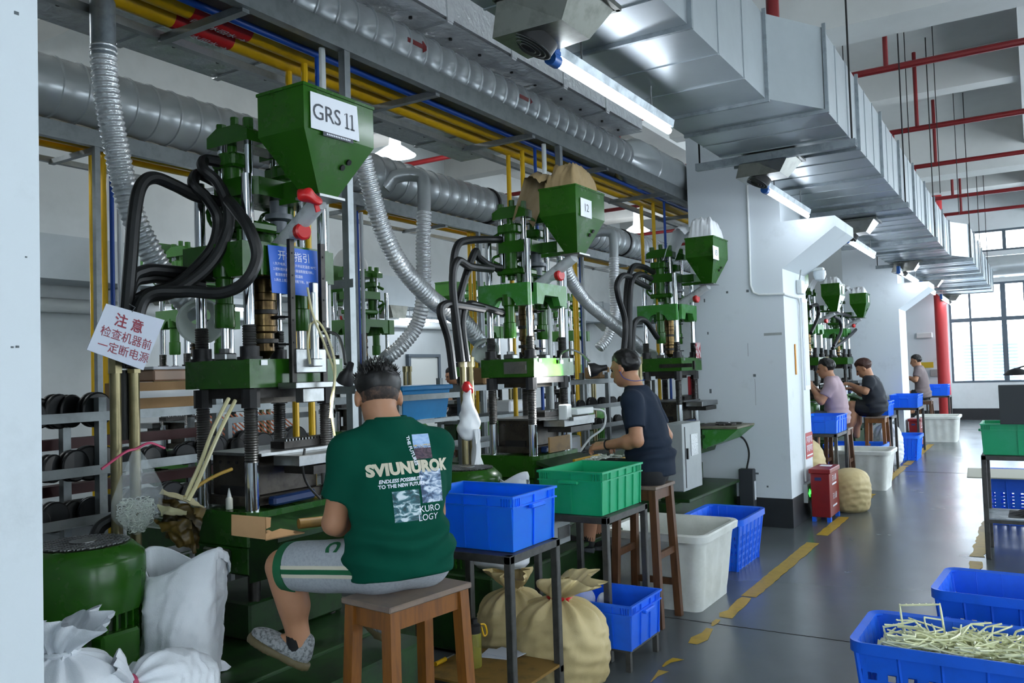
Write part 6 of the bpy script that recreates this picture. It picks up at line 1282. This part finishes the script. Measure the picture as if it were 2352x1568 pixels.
# ------------------------------------------------------------------ people
def nrm(v): v = np.asarray(v, float); return v/(np.linalg.norm(v)+1e-12)
def hand_prims(w, d, pn, side, s, curl=.8, grip=.0):
    """palm, four bent fingers and a thumb as tapered capsules; w wrist, d direction of the fingers, pn palm normal"""
    d = nrm(d); pn = nrm(pn-d*(np.asarray(pn)@d)); lat = np.cross(d, pn)*side; out = []
    for k, o in enumerate((-.028, -.009, .010, .028)): out.append((w+d*.01*s+lat*o*.6*s, w+d*.075*s+lat*o*s, .017*s, .0135*s))
    for o, L, r in ((-.03, .062, .0082), (-.010, .075, .0088), (.011, .07, .0088), (.031, .055, .0078)):
        b = w+d*.08*s+lat*o*s; c1 = .35+grip; c2 = c1+curl; c3 = c2+curl*.8
        p1 = b+(d*math.cos(c1)+pn*math.sin(c1))*L*.45*s; p2 = p1+(d*math.cos(c2)+pn*math.sin(c2))*L*.33*s; p3 = p2+(d*math.cos(c3)+pn*math.sin(c3))*L*.27*s
        out += [(b, p1, r*1.12*s, r*1.05*s), (p1, p2, r*1.05*s, r*.95*s), (p2, p3, r*.95*s, r*.8*s)]
    b = w+d*.02*s-lat*.026*s; p1 = b+(d*.6-lat*.65+pn*.4)*.042*s; p2 = p1+(d*.85-lat*.2+pn*.5)*.03*s; out += [(b, p1, .014*s, .011*s), (p1, p2, .011*s, .0085*s)]
    return out
def person(name, J, label, h, shirt, shorts, shoe=None, s=1.1, seed=1, hair='short', hairmat=None, fine_hands=True, skinm=None, sleeve=.62, tuck=.0, shorts_end=.93, hem=None):
    J = {k: np.asarray(v, float) for k, v in J.items()}; r = empty(name, (J['pelvis'][0], J['pelvis'][1], 0), label, 'person'); org = np.array([J['pelvis'][0], J['pelvis'][1], 0]); sk = skinm or skin
    hf = nrm(J['look']); hu = nrm(J['hup']-hf*(J['hup']@hf)); hl = np.cross(hu, hf); HR = np.stack([hl, hf, hu], 1); hc = J['head']
    tf = nrm(J['tface']); tl = nrm(J['sh_l']-J['sh_r']); ch = (J['sh_l']+J['sh_r'])/2-np.array([0, 0, .03*s]); pe = J['pelvis']
    tu = nrm(ch-pe); tl = nrm(tl-tu*(tl@tu)); tf2 = np.cross(tl, tu); TR = np.stack([tl, tf2, tu], 1)
    if tf2@tf < 0: tf2 = -tf2
    hp = lambda a, b, c: hc+hl*a*s+hf*b*s+hu*c*s
    def torso(X, Y, Z, g):
        mid = pe+(ch-pe)*.45; L = np.linalg.norm(ch-pe)
        d = sd_ell(X, Y, Z, ch-tu*.06*s, (.185*s+g, .115*s+g, .15*s+g), TR)
        d = smin(d, sd_ell(X, Y, Z, mid-tf2*.01, (.16*s+g, .118*s+g, L*.42+g), TR), .08)
        d = smin(d, sd_ell(X, Y, Z, pe+tu*.03, (.172*s+g, .128*s+g, .12*s+g), TR), .07)
        for k in ('sh_l', 'sh_r'): d = smin(d, sd_cone(X, Y, Z, J[k], J['neck']-tu*.035, .06*s+g, .062*s+g), .05)
        return d
    def neckf(X, Y, Z, g=0): return sd_cone(X, Y, Z, J['neck']-tu*.03, hp(0, -.015, -.06), .06*s+g, .056*s+g)
    def skinf(X, Y, Z):
        d = sd_ell(X, Y, Z, hp(0, -.008, .025), np.array((.074, .094, .088))*s, HR)
        d = smin(d, sd_ell(X, Y, Z, hp(0, .03, -.045), np.array((.056, .062, .066))*s, HR), .03)
        d = smin(d, sd_ell(X, Y, Z, hp(0, .055, -.085), np.array((.028, .026, .024))*s, HR), .025)
        d = smin(d, sd_cone(X, Y, Z, hp(0, .088, .012), hp(0, .108, -.03), .009*s, .014*s), .015)
        d = smin(d, sd_ell(X, Y, Z, hp(0, .085, -.062), np.array((.024, .012, .011))*s, HR), .012)
        for e in (-1, 1):
            d = smin(d, sd_ell(X, Y, Z, hp(e*.03, .078, .024), np.array((.028, .014, .008))*s, HR), .015)
            d = smin(d, sd_ell(X, Y, Z, hp(e*.078, -.006, -.005), np.array((.011, .022, .034))*s, HR), .006)
        d = smin(d, neckf(X, Y, Z), .025); d = smin(d, torso(X, Y, Z, -.025*s), .04)
        for k in 'lr':
            if 'el_'+k in J:
                d = smin(d, sd_cone(X, Y, Z, J['sh_'+k], J['el_'+k], .052*s, .042*s), .03); d = smin(d, sd_cone(X, Y, Z, J['el_'+k], J['wr_'+k], .044*s, .027*s), .012)
                q = J['el_'+k]+(J['wr_'+k]-J['el_'+k])*.28; d = smin(d, sd_ell(X, Y, Z, q, (.046*s,)*3), .03)
            if 'kn_'+k in J:
                d = smin(d, sd_cone(X, Y, Z, J['hip_'+k], J['kn_'+k], .08*s, .062*s), .03); d = smin(d, sd_cone(X, Y, Z, J['kn_'+k], J['an_'+k], .06*s, .041*s), .02)
                a = J['kn_'+k]; b = J['an_'+k]; back = nrm(a-J['hip_'+k]); c = a+(b-a)*.34-back*.022*s; d = smin(d, sd_cone(X, Y, Z, a+(b-a)*.2-back*.012*s, c+(b-a)*.16, .057*s, .05*s), .04)
                if 'toe_'+k in J: d = smin(d, sd_cone(X, Y, Z, b, b+(J['toe_'+k]-b)*.6, .034*s, .028*s), .02)
        if not fine_hands:
            for k in 'lr':
                if 'el_'+k in J:
                    for a, b, ra, rb in hand_prims(J['wr_'+k], J['hd_'+k], J['hn_'+k], 1 if k == 'l' else -1, s): d = smin(d, sd_cone(X, Y, Z, a, b, ra, rb), .006)
        return d
    pts = np.array([v for k, v in J.items() if k not in ('look', 'hup', 'tface') and k[:3] not in ('hd_', 'hn_')]); lo = pts.min(0)-.22*s; hi = pts.max(0)+.22*s
    V, Fq = surfnet(skinf, lo, hi, h); V = smooth_mesh(V, Fq, 1, .4)
    if fine_hands:
        for k in 'lr':
            if 'el_'+k in J:
                w = J['wr_'+k]; pr = hand_prims(w, J['hd_'+k], J['hn_'+k], 1 if k == 'l' else -1, s, J.get('curl', .8)*1.0); el = J['el_'+k]
                def hf_(X, Y, Z):
                    d = sd_cone(X, Y, Z, w+(el-w)*.25, w, .031*s, .026*s)
                    for i, (a, b, ra, rb) in enumerate(pr): d = smin(d, sd_cone(X, Y, Z, a, b, ra, rb), .01 if i < 4 else .005)
                    return d
                V2, F2 = surfnet(hf_, w-.2*s, w+.2*s, .0055); V2 = smooth_mesh(V2, F2, 1, .3); Fq = np.concatenate([Fq, F2+len(V)]); V = np.concatenate([V, V2])
    quad_obj('body', V, Fq, sk, r, org)
    # eyes and mouth
    for e in (-1, 1):
        m = MB(); m.lathe([(.001, -.006*s), (.010*s, -.002*s), (.011*s, .002*s), (.006*s, .006*s), (.001, .0065*s)], hp(e*.031, .081, .008)-org, 10, axis=hf); m.build('eye', blackm, r)
    MB().lathe([(.001, -.004), (.016*s, -.001), (.016*s, .001), (.001, .004)], hp(0, .096, -.062)-org, 10, axis=hf).build('mouth', M('lip%d' % seed, '#8a4a42', .5), r)
    # hair
    hm = hairmat or hairm
    def hairf(X, Y, Z):
        q = np.stack([X-hc[0], Y-hc[1], Z-hc[2]], -1)@HR/s; top = q[..., 2]; fwd = q[..., 1]
        th = {'short': .008, 'fade': .007}.get(hair, .016); d = sd_ell(X, Y, Z, hp(0, -.008, .026), np.array((.0745, .0945, .0885))*s, HR)
        cut = np.where(fwd > .035, .062-.0*fwd, np.where(fwd > -.02, .0+(fwd+.02)*1.1, -.035 if hair != 'fade' else .0)); line = (cut-top)*.7*s; tt = np.clip((top-cut)/.055, 0, 1); d -= (.001+(th+.006)*tt*tt*(3-2*tt))*s
        d -= (.005*vnoise(X, Y, Z, seed, 7, 150)+.004*vnoise(X, Y, Z, seed+3, 5, 320))*tt
        face = (fwd-.092-.012*np.sin(q[..., 0]*60))*s
        return np.maximum(np.maximum(d, line), face)
    V, Fq = surfnet(hairf, hc-.17*s, hc+.19*s, min(h, .0075)); quad_obj('hair', V, Fq, hm, r, org)
    if hair == 'fade':
        def fadef(X, Y, Z):
            q = np.stack([X-hc[0], Y-hc[1], Z-hc[2]], -1)@HR/s; d = sd_ell(X, Y, Z, hp(0, -.008, .025), np.array((.0757, .0957, .0893))*s, HR)
            return np.maximum(np.maximum(d, (-.055-q[..., 2])*s), np.maximum((q[..., 1]+.0)*s, (q[..., 2]-.075)*s))
        V, Fq = surfnet(fadef, hc-.15*s, hc+.15*s, .0075); quad_obj('hair_fade', V, Fq, M('hair_fade%d' % seed, '#2a211d', .6, var=.8, vcol='#6d5040', vscale=35, detail=6), r, org)
    # shirt
    def shirtf(X, Y, Z):
        d = torso(X, Y, Z, .006*s); q = np.stack([X-pe[0], Y-pe[1], Z-pe[2]], -1)@TR; zz = q[..., 2]
        waist = np.exp(-((zz-.06*s)/.09)**2); L = np.linalg.norm(ch-pe)
        d -= waist*(.015*np.sin(zz*70+5*vnoise(X, Y, Z, seed+1, 4, 11))+.014); d -= .009*(1-2*np.abs(vnoise(X, Y, Z, seed, 5, 17)))+.005*vnoise(X, Y, Z, seed+9, 5, 44)
        for k in 'lr':
            if 'el_'+k in J:
                a = J['sh_'+k]; b = a+(J['el_'+k]-a)*sleeve*1.12; c = sd_cone(X, Y, Z, a, b, .066*s, .064*s); ax = nrm(b-a); e = a+(J['el_'+k]-a)*sleeve*1.05
                c -= .004*vnoise(X, Y, Z, seed+5, 5, 42); c = np.maximum(c, (X-e[0])*ax[0]+(Y-e[1])*ax[1]+(Z-e[2])*ax[2]); d = smin(d, c, .035)
        a_, b_ = .184*s, .14*s; d = smin(d, np.maximum((np.sqrt((q[..., 0]/a_)**2+(q[..., 1]/b_)**2)-1)*b_-.006*vnoise(X, Y, Z, seed+4, 5, 30), zz-.06*s), .05)
        nk = J['neck']; d = smin(d, sd_cone(X, Y, Z, nk-tu*.05, nk+np.array([0, 0, .04*s]), .085*s, .066*s), .03); d = np.maximum(d, Z-nk[2]-.02*s)
        return np.maximum(d, -(zz+.055*s-tuck))
    V, Fq = surfnet(shirtf, lo, hi, h); V = smooth_mesh(V, Fq, 1, .35); sh = quad_obj('shirt', V, Fq, shirt, r, org)
    nk = J['neck']+np.array([0, 0, .02*s]); u, w, _ = np.eye(3); MB().tube([nk-org+.064*s*(u*math.cos(a)+w*math.sin(a)) for a in np.linspace(0, 2*PI, 25)], .006*s, 6, caps=False).build('collar', shirt, r)
    so = None
    if 'kn_l' in J or 'kn_r' in J:
        def shortf(X, Y, Z):
            d = sd_ell(X, Y, Z, pe+tu*.0, (.178*s, .132*s, .105*s), TR)
            for k in 'lr':
                if 'kn_'+k in J:
                    a = J['hip_'+k]; b = J['kn_'+k]; ax = nrm(b-a); e = a+(b-a)*shorts_end; c = sd_cone(X, Y, Z, a, b, .102*s, .087*s)-.005*vnoise(X, Y, Z, seed+2, 5, 30)
                    c = np.maximum(c, (X-e[0])*ax[0]+(Y-e[1])*ax[1]+(Z-e[2])*ax[2]); d = smin(d, c, .04)
            return d
        V, Fq = surfnet(shortf, lo, hi, h); V = smooth_mesh(V, Fq, 1, .4); so = quad_obj('shorts', V, Fq, shorts, r, org)
        for k in 'lr':
            if hem is not None and 'kn_'+k in J:
                a = J['hip_'+k]; b = J['kn_'+k]; ax = nrm(b-a); e0 = a+(b-a)*(shorts_end-.09); e1 = a+(b-a)*(shorts_end+.004); MB().cyl(e0-org, e1-org, .0925*s, .0895*s, n=32, caps=True).build('leg_hem', hem, r)
    if shoe:
        for k in 'lr':
            if 'toe_'+k in J:
                a = J['an_'+k]; t = J['toe_'+k]; hl_ = J['heel_'+k]; fd = nrm(t-hl_); upv = nrm((a-hl_)-fd*((a-hl_)@fd)); lt = np.cross(upv, fd); R3 = np.stack([lt, fd, upv], 1); Lf = np.linalg.norm(t-hl_); c0 = (t+hl_)/2
                def shoef(X, Y, Z):
                    d = sd_ell(X, Y, Z, hl_+fd*Lf*.62+upv*.035*s, (.047*s, Lf*.4, .038*s), R3); d = smin(d, sd_ell(X, Y, Z, hl_+fd*Lf*.24+upv*.045*s, (.038*s, Lf*.24, .05*s), R3), .035); d = smin(d, sd_cone(X, Y, Z, hl_+fd*Lf*.22+upv*.05*s, hl_+fd*Lf*.2+upv*.085*s, .04*s, .038*s), .02)
                    return np.maximum(d, -(((X-hl_[0])*upv[0]+(Y-hl_[1])*upv[1]+(Z-hl_[2])*upv[2])-.018*s))
                V, Fq = surfnet(shoef, c0-.24*s, c0+.24*s, .009); ss = quad_obj('shoe', V, Fq, shoe[0], r, org)
                def solef(X, Y, Z):
                    q = np.stack([X-hl_[0], Y-hl_[1], Z-hl_[2]], -1)@R3; d = np.minimum(sd_ell(X, Y, Z, hl_+fd*Lf*.66+upv*.01, (.052*s, Lf*.38, .2), R3), sd_ell(X, Y, Z, hl_+fd*Lf*.3+upv*.01, (.043*s, Lf*.34, .2), R3)); return np.maximum(np.maximum(d, q[..., 2]-.026*s), -q[..., 2]-.004)
                V, Fq = surfnet(solef, c0-.24*s, c0+.24*s, .009); quad_obj('sole', V, Fq, shoe[1], ss, None).location = -Vector(org)
                sx = MB().cyl(a-org-upv*.03, a-org+nrm(J['kn_'+k]-a)*.06*s, .043*s, .041*s, n=18).build('sock', shoe[2], r)
    return r, sh, so, org, dict(TR=TR, tf=tf2, tu=tu, tl=tl, ch=ch)
def grid2(w, h, n=16, m=16): return [((i/n-.5)*w, (j/m-.5)*h) for j in range(m+1) for i in range(n+1)], [(j*(n+1)+i, j*(n+1)+i+1, (j+1)*(n+1)+i+1, (j+1)*(n+1)+i) for j in range(m) for i in range(n)]
# --- worker 1: green T-shirt, grey shorts, back to the camera
W1 = np.array([-2.14, 2.57, 0]); f1 = nrm([-.87, .49, 0]); l1 = nrm([-.49, -.87, 0])
def w1(f, l, z): return W1+f1*f+l1*l+np.array([0, 0, z])
J1 = dict(pelvis=w1(0, 0, 1.035), neck=w1(.05, .02, 1.565), head=w1(.1, .04, 1.665), look=(-.75, .6, -.4), hup=(-.2, .16, 1), tface=f1,
    sh_l=w1(.045, .185, 1.46), sh_r=w1(.045, -.175, 1.46), el_l=w1(.09, .235, 1.19), el_r=w1(.13, -.2, 1.18), wr_l=w1(.33, .1, 1.14), wr_r=w1(.36, -.08, 1.15), hd_l=nrm([-.6, .7, -.1]), hd_r=nrm([-.9, .2, -.1]), hn_l=(.0, 0, -1), hn_r=(0, 0, -1),
    hip_l=w1(.02, .1, 1.02), hip_r=w1(.02, -.1, 1.02), kn_l=P(650, 1300, 'y', 2.44), kn_r=w1(.43, -.2, 1.04), an_l=P(690, 1478, 'y', 2.5), an_r=w1(.5, -.12, .66), heel_l=P(702, 1538, 'y', 2.5), toe_l=P(572, 1468, 'y', 2.4), heel_r=w1(.48, -.1, .575), toe_r=w1(.78, -.12, .6))
tee_g = M('tee_dark_green', '#084838', .85, spec=.1, var=.2, vcol='#0b3a2d', vscale=6, bump=.05, bscale=180); heather = M('heather_grey_jersey', '#a3a8ae', .85, var=.5, vcol='#838990', vscale=90, detail=5, bump=.05, bscale=200)
knit = M('knit_shoe', '#8d9092', .8, var=.9, vcol='#3d4042', vscale=70, bump=.3, bscale=120); solem = M('tan_sole', '#5c5238', .6); sockm = M('black_sock', '#111214', .8); hemg = M('hem_green', '#0f5a37', .7)
p1, sh1, so1, org1, fr1 = person('person', J1, 'person in dark green printed T-shirt and grey shorts seated on the orange stool', .0095, tee_g, heather, (knit, solem, sockm), seed=3, hair='fade', hem=hemg, shorts_end=.93)
# spiky hair on top
rg = random.Random(1); m = MB(); hc1 = J1['head']; hf = nrm(J1['look']); hu = nrm(np.asarray(J1['hup'])-hf*(np.asarray(J1['hup'])@hf)); hl = np.cross(hu, hf)
for k in range(420):
    a = rg.uniform(0, 6.28); e = math.acos(rg.uniform(.25, 1)); d = hl*math.sin(e)*math.cos(a)+hf*math.sin(e)*math.sin(a)+hu*math.cos(e); b = hc1+hu*.034*1.1-hf*.01+(hl*(hl@d)*.085+hf*(hf@d)*.107+hu*(hu@d)*.108)*1.1*.97-org1; t = b+(d*.6+hu*.4+np.array([rg.uniform(-.4, .4), rg.uniform(-.4, .4), .2]))*rg.uniform(.008, .02); m.cyl(b, t, .0028, .0006, n=4, caps=False)
m.build('hair_spikes', hairm, p1)['kind'] = 'stuff'
# print on the back of the shirt
Nb = -fr1['tf']; Vb = fr1['tu']; Ub = np.cross(Vb, Nb); Ob = fr1['ch']
inkb = M('print_beige', '#c9c3ae', .6)
def art(kind):
    m = bpy.data.materials.new('print_'+kind); m.use_nodes = True; nt = m.node_tree; b = nt.nodes['Principled BSDF']; b.inputs['Roughness'].default_value = .6; tc = nt.nodes.new('ShaderNodeTexCoord'); n = nt.nodes.new('ShaderNodeTexNoise'); n.inputs['Scale'].default_value = 22; n.inputs['Detail'].default_value = 8; n.inputs['Distortion'].default_value = 1.2
    mp = nt.nodes.new('ShaderNodeMapping'); nt.links.new(tc.outputs['Object'], mp.inputs['Vector']); mp.inputs['Scale'].default_value = (1, 1, 2); nt.links.new(mp.outputs['Vector'], n.inputs['Vector']); cr = nt.nodes.new('ShaderNodeValToRGB'); nt.links.new(n.outputs['Fac'], cr.inputs['Fac']); nt.links.new(cr.outputs['Color'], b.inputs['Base Color'])
    st = {'wave': ((.35, '#0d3138'), (.5, '#2c6570'), (.6, '#c5d6dc'), (.75, '#d4dbe2')), 'sea': ((.38, '#26405f'), (.5, '#6d87a8'), (.6, '#cdd8e4')), 'dark': ((.4, '#3a2c38'), (.55, '#5d4752'), (.7, '#332a3d')), 'sky': ((.3, '#7fa6d8'), (.6, '#a8c4e6'))}[kind]
    e = cr.color_ramp.elements; e[0].position = st[0][0]; e[0].color = lin(st[0][1]); e[1].position = st[-1][0]; e[1].color = lin(st[-1][1])
    for p_, c_ in st[1:-1]: q = e.new(p_); q.color = lin(c_)
    return m
def lay(name, body, size, a, b, mat, rot=0.0, **k):
    v, f = text_mesh(body, size, **k); c, s_ = math.cos(rot), math.sin(rot); decal(sh1, org1, Ob+Ub*a+Vb*b, Ub, Vb, Nb, [(x*c-y*s_, x*s_+y*c) for x, y in v], f, mat, name, p1)
def pic(a, b, w, h, mat): v, f = grid2(w, h); decal(sh1, org1, Ob+Ub*a+Vb*b, Ub, Vb, Nb, v, f, mat, 'print_picture', p1, .0022)
pic(.085, .055, .075, .055, art('sky')); pic(.085, .01, .075, .05, art('dark')); pic(.085, .036, .075, .012, M('print_sun', '#c9a85c', .6))
pic(.1, -.12, .1, .125, art('sea')); pic(-.015, -.185, .11, .115, art('wave'))
lay('print_lettering', 'SVIUNUROK', .06, .02, -.045, inkb, bold=.0035, spacing=1.02); lay('print_lettering', 'ENDLESS POSSIBILITY', .0185, -.025, -.088, inkwhite, bold=.0006, shear=.2); lay('print_lettering', 'TO THE NEW FUTURE', .0185, -.023, -.107, inkwhite, bold=.0006)
lay('print_lettering', 'THE FUTURES', .019, .036, .02, inkwhite, rot=-1.4, bold=.0006); lay('print_lettering', 'KURO', .034, .08, -.205, inkwhite); lay('print_lettering', 'LOGY', .034, .07, -.237, inkwhite)
# stripes and the letter on the shorts
a_ = J1['hip_l']; b_ = J1['kn_l']; ax = nrm(b_-a_); N2 = nrm(np.array([.35, -.93, .0])-ax*(np.array([.35, -.93, 0])@ax)); V2 = np.cross(N2, ax)
if V2[2] < 0: V2 = -V2
U2 = np.cross(V2, N2)
for off_, w_, mt in ((.018, .014, M('stripe_cream', '#c9c4b0', .8)), (.001, .018, hemg), (-.016, .014, None)):
    v, f = grid2(.42, w_, 34, 2); decal(so1, org1, a_+ax*.2+V2*off_, U2, V2, N2, v, f, mt or bpy.data.materials['stripe_cream'], 'side_stripe', p1, .0025)
v, f = text_mesh('C', .08, bold=.004); N3 = nrm(np.array([.3, -.55, .8])); N3 = nrm(N3-ax*(N3@ax)); V3 = np.cross(N3, U2); decal(so1, org1, a_+ax*.14, -V3 if V3@ax > 0 else V3, U2, N3, [(x, y) for x, y in v], f, hemg, 'letter_patch', p1, .004)
# green step under the foot
fs = MB().box((.72, -.65, .262), (.34, 1.65, .5), bev=.01).build('foot_step', greend, m1)
# --- worker 2: navy T-shirt, side on
y2 = 5.6
J2 = dict(pelvis=P(1496, 1066, 'y', y2), neck=P(1462, 893, 'y', y2), head=P(1436, 846, 'y', y2), look=(-.96, .05, -.22), hup=(-.15, 0, 1), tface=(-1, .05, 0),
    sh_l=P(1452, 920, 'y', y2-.2), sh_r=P(1490, 925, 'y', y2+.22), el_l=P(1463, 1012, 'y', y2-.27), el_r=P(1530, 1000, 'y', y2+.3), wr_l=P(1390, 1022, 'y', y2-.2), wr_r=P(1440, 1020, 'y', y2+.15), hd_l=nrm([-1, .05, -.12]), hd_r=nrm([-1, 0, -.1]), hn_l=(0, .5, -.85), hn_r=(0, -.3, -1),
    hip_l=P(1494, 1092, 'y', y2-.1), hip_r=P(1500, 1088, 'y', y2+.1), kn_l=P(1370, 1085, 'y', y2-.14), kn_r=P(1390, 1080, 'y', y2+.16), an_l=P(1352, 1240, 'y', y2-.14), an_r=P(1375, 1230, 'y', y2+.14), heel_l=P(1362, 1268, 'y', y2-.14), toe_l=P(1278, 1245, 'y', y2-.16), heel_r=P(1385, 1262, 'y', y2+.14), toe_r=P(1310, 1255, 'y', y2+.14))
navy = M('tee_navy', '#222b39', .85, spec=.15, var=.25, vcol='#1b222d', vscale=6, bump=.05, bscale=180); blacksh = M('black_shorts', '#15171b', .8); dshoe = M('black_shoe', '#141416', .7)
p2, sh2, so2, org2, fr2 = person('person', J2, 'person in navy T-shirt seated side on at machine 12', .011, navy, blacksh, (dshoe, M('grey_sole', '#4c4f54', .6), sockm), seed=7, hair='short', sleeve=.66, tuck=-.035)
w_ = J2['wr_l']-org2; d_ = nrm(J2['el_l']-J2['wr_l']); u, w, _ = _basis(d_); MB().tube([w_+d_*.02+.034*(u*math.cos(a)+w*math.sin(a)) for a in np.linspace(0, 2*PI, 19)], .006, 6, caps=False).build('bracelet', blackm, p2)
ep = np.asarray(J2['head'])+np.array([-.0, -.09, -.015])-org2; MB().lathe([(.004, 0), (.008, .006), (.004, .014)], ep, 10, axis=(0, -1, 0)).build('earplug', M('orange_plug', '#c65a1e', .5), p2); MB().tube(spline([ep+np.array([0, -.01, 0]), ep+np.array([.03, -.01, -.05]), ep+np.array([.1, .01, -.075]), ep+np.array([.16, .06, -.07])], 6), .0025, 5).build('plug_cord', bluep, p2)
# --- worker 3: pink T-shirt beyond the second pillar
y3 = 12.05
J3 = dict(pelvis=P(1922, 962, 'y', y3), neck=P(1910, 868, 'y', y3), head=P(1897, 846, 'y', y3), look=(-.97, -.1, -.15), hup=(-.1, 0, 1), tface=(-1, 0, 0), sh_l=P(1908, 884, 'y', y3-.22), sh_r=P(1922, 884, 'y', y3+.22), el_l=P(1886, 922, 'y', y3-.28), el_r=P(1900, 920, 'y', y3+.28), wr_l=P(1864, 888, 'y', y3-.2), wr_r=P(1868, 888, 'y', y3+.1), hd_l=(-.8, .2, .6), hd_r=(-.8, -.2, .6), hn_l=(0, .8, -.3), hn_r=(0, -.8, -.3), hip_l=P(1920, 965, 'y', y3-.1), hip_r=P(1924, 965, 'y', y3+.1), kn_l=P(1868, 958, 'y', y3-.12), kn_r=P(1870, 958, 'y', y3+.15), an_l=P(1870, 1028, 'y', y3-.12), an_r=P(1876, 1025, 'y', y3+.15))
pinkt = M('tee_pink', '#a8939b', .8, var=.15, vscale=8)
person('person', J3, 'person in dusty pink T-shirt seated just past the second pillar', .016, pinkt, M('grey_shorts', '#5a5d62', .8), None, s=1.15, seed=11, hair='short', fine_hands=False)
# --- worker 4: black T-shirt and shorts
y4 = 14.05
J4 = dict(pelvis=P(2010, 936, 'y', y4), neck=P(1997, 866, 'y', y4), head=P(1984, 846, 'y', y4), look=(-.85, -.1, -.5), hup=(-.4, 0, .9), tface=(-1, 0, 0), sh_l=P(1997, 876, 'y', y4-.24), sh_r=P(2008, 876, 'y', y4+.22), el_l=P(1987, 899, 'y', y4-.3), el_r=P(1984, 905, 'y', y4+.25), wr_l=P(1953, 882, 'y', y4-.15), wr_r=P(1958, 893, 'y', y4+.1), hd_l=(-.9, .2, .1), hd_r=(-.9, -.1, .1), hn_l=(0, .3, -.9), hn_r=(0, -.3, -.9), hip_l=P(2006, 938, 'y', y4-.1), hip_r=P(2012, 938, 'y', y4+.1), kn_l=P(1957, 931, 'y', y4-.14), kn_r=P(1966, 940, 'y', y4+.16), an_l=P(1950, 1005, 'y', y4-.14), an_r=P(1968, 1000, 'y', y4+.16))
person('person', J4, 'person in black T-shirt and shorts with brown hair on orange stool', .016, M('tee_black', '#1d222b', .8), blacksh, None, s=1.22, seed=13, hair='full', hairmat=M('brown_hair', '#3a2018', .5), fine_hands=False, shorts_end=.85)
# --- worker 5: grey T-shirt far down the aisle
y5 = 21.2
J5 = dict(pelvis=P(2120, 906, 'y', y5), neck=P(2110, 842, 'y', y5), head=P(2104, 829, 'y', y5), look=(-.97, 0, -.2), hup=(-.1, 0, 1), tface=(-1, 0, 0), sh_l=P(2109, 852, 'y', y5-.24), sh_r=P(2116, 852, 'y', y5+.22), el_l=P(2103, 872, 'y', y5-.3), el_r=P(2106, 875, 'y', y5+.25), wr_l=P(2088, 866, 'y', y5-.1), wr_r=P(2090, 870, 'y', y5+.1), hd_l=(-1, 0, 0), hd_r=(-1, 0, 0), hn_l=(0, 0, -1), hn_r=(0, 0, -1), hip_l=P(2118, 908, 'y', y5-.1), hip_r=P(2122, 908, 'y', y5+.1), kn_l=P(2090, 905, 'y', y5-.12), kn_r=P(2092, 905, 'y', y5+.15), an_l=P(2092, 945, 'y', y5-.12), an_r=P(2096, 945, 'y', y5+.15))
person('person', J5, 'person in grey brown T-shirt seated furthest down the aisle', .018, M('tee_taupe', '#75696a', .8), blacksh, None, s=1.2, seed=17, hair='short', fine_hands=False)
# --- a worker of the rear row, half hidden behind pipes
x6 = -7.9
J6 = dict(pelvis=P(1052, 960, 'x', x6), neck=P(1047, 884, 'x', x6), head=P(1038, 862, 'x', x6), look=(-.5, -.8, -.3), hup=(0, 0, 1), tface=(-.4, -.9, 0), sh_l=P(1058, 896, 'x', x6-.1), sh_r=P(1040, 896, 'x', x6+.1), el_l=P(1062, 925, 'x', x6-.1), el_r=P(1030, 925, 'x', x6+.1), wr_l=P(1045, 935, 'x', x6-.2), wr_r=P(1022, 935, 'x', x6-.1), hd_l=(-1, -.3, 0), hd_r=(-1, -.3, 0), hn_l=(0, 0, -1), hn_r=(0, 0, -1), hip_l=P(1056, 965, 'x', x6-.1), hip_r=P(1048, 965, 'x', x6+.1), kn_l=P(1045, 985, 'x', x6-.4), kn_r=P(1035, 985, 'x', x6-.3), an_l=P(1045, 1035, 'x', x6-.4), an_r=P(1035, 1035, 'x', x6-.3))
person('person', J6, 'person in black T-shirt half hidden behind the pipes of the rear row', .018, M('tee_black_rear', '#17191d', .8), blacksh, None, s=1.1, seed=23, hair='short', fine_hands=False)
stool('stool', (J6['pelvis'][0], J6['pelvis'][1], 0), .34, .36, float(J6['pelvis'][2])-.11, woodd, seatm, 'wooden stool of the rear row behind the hanging white bag')
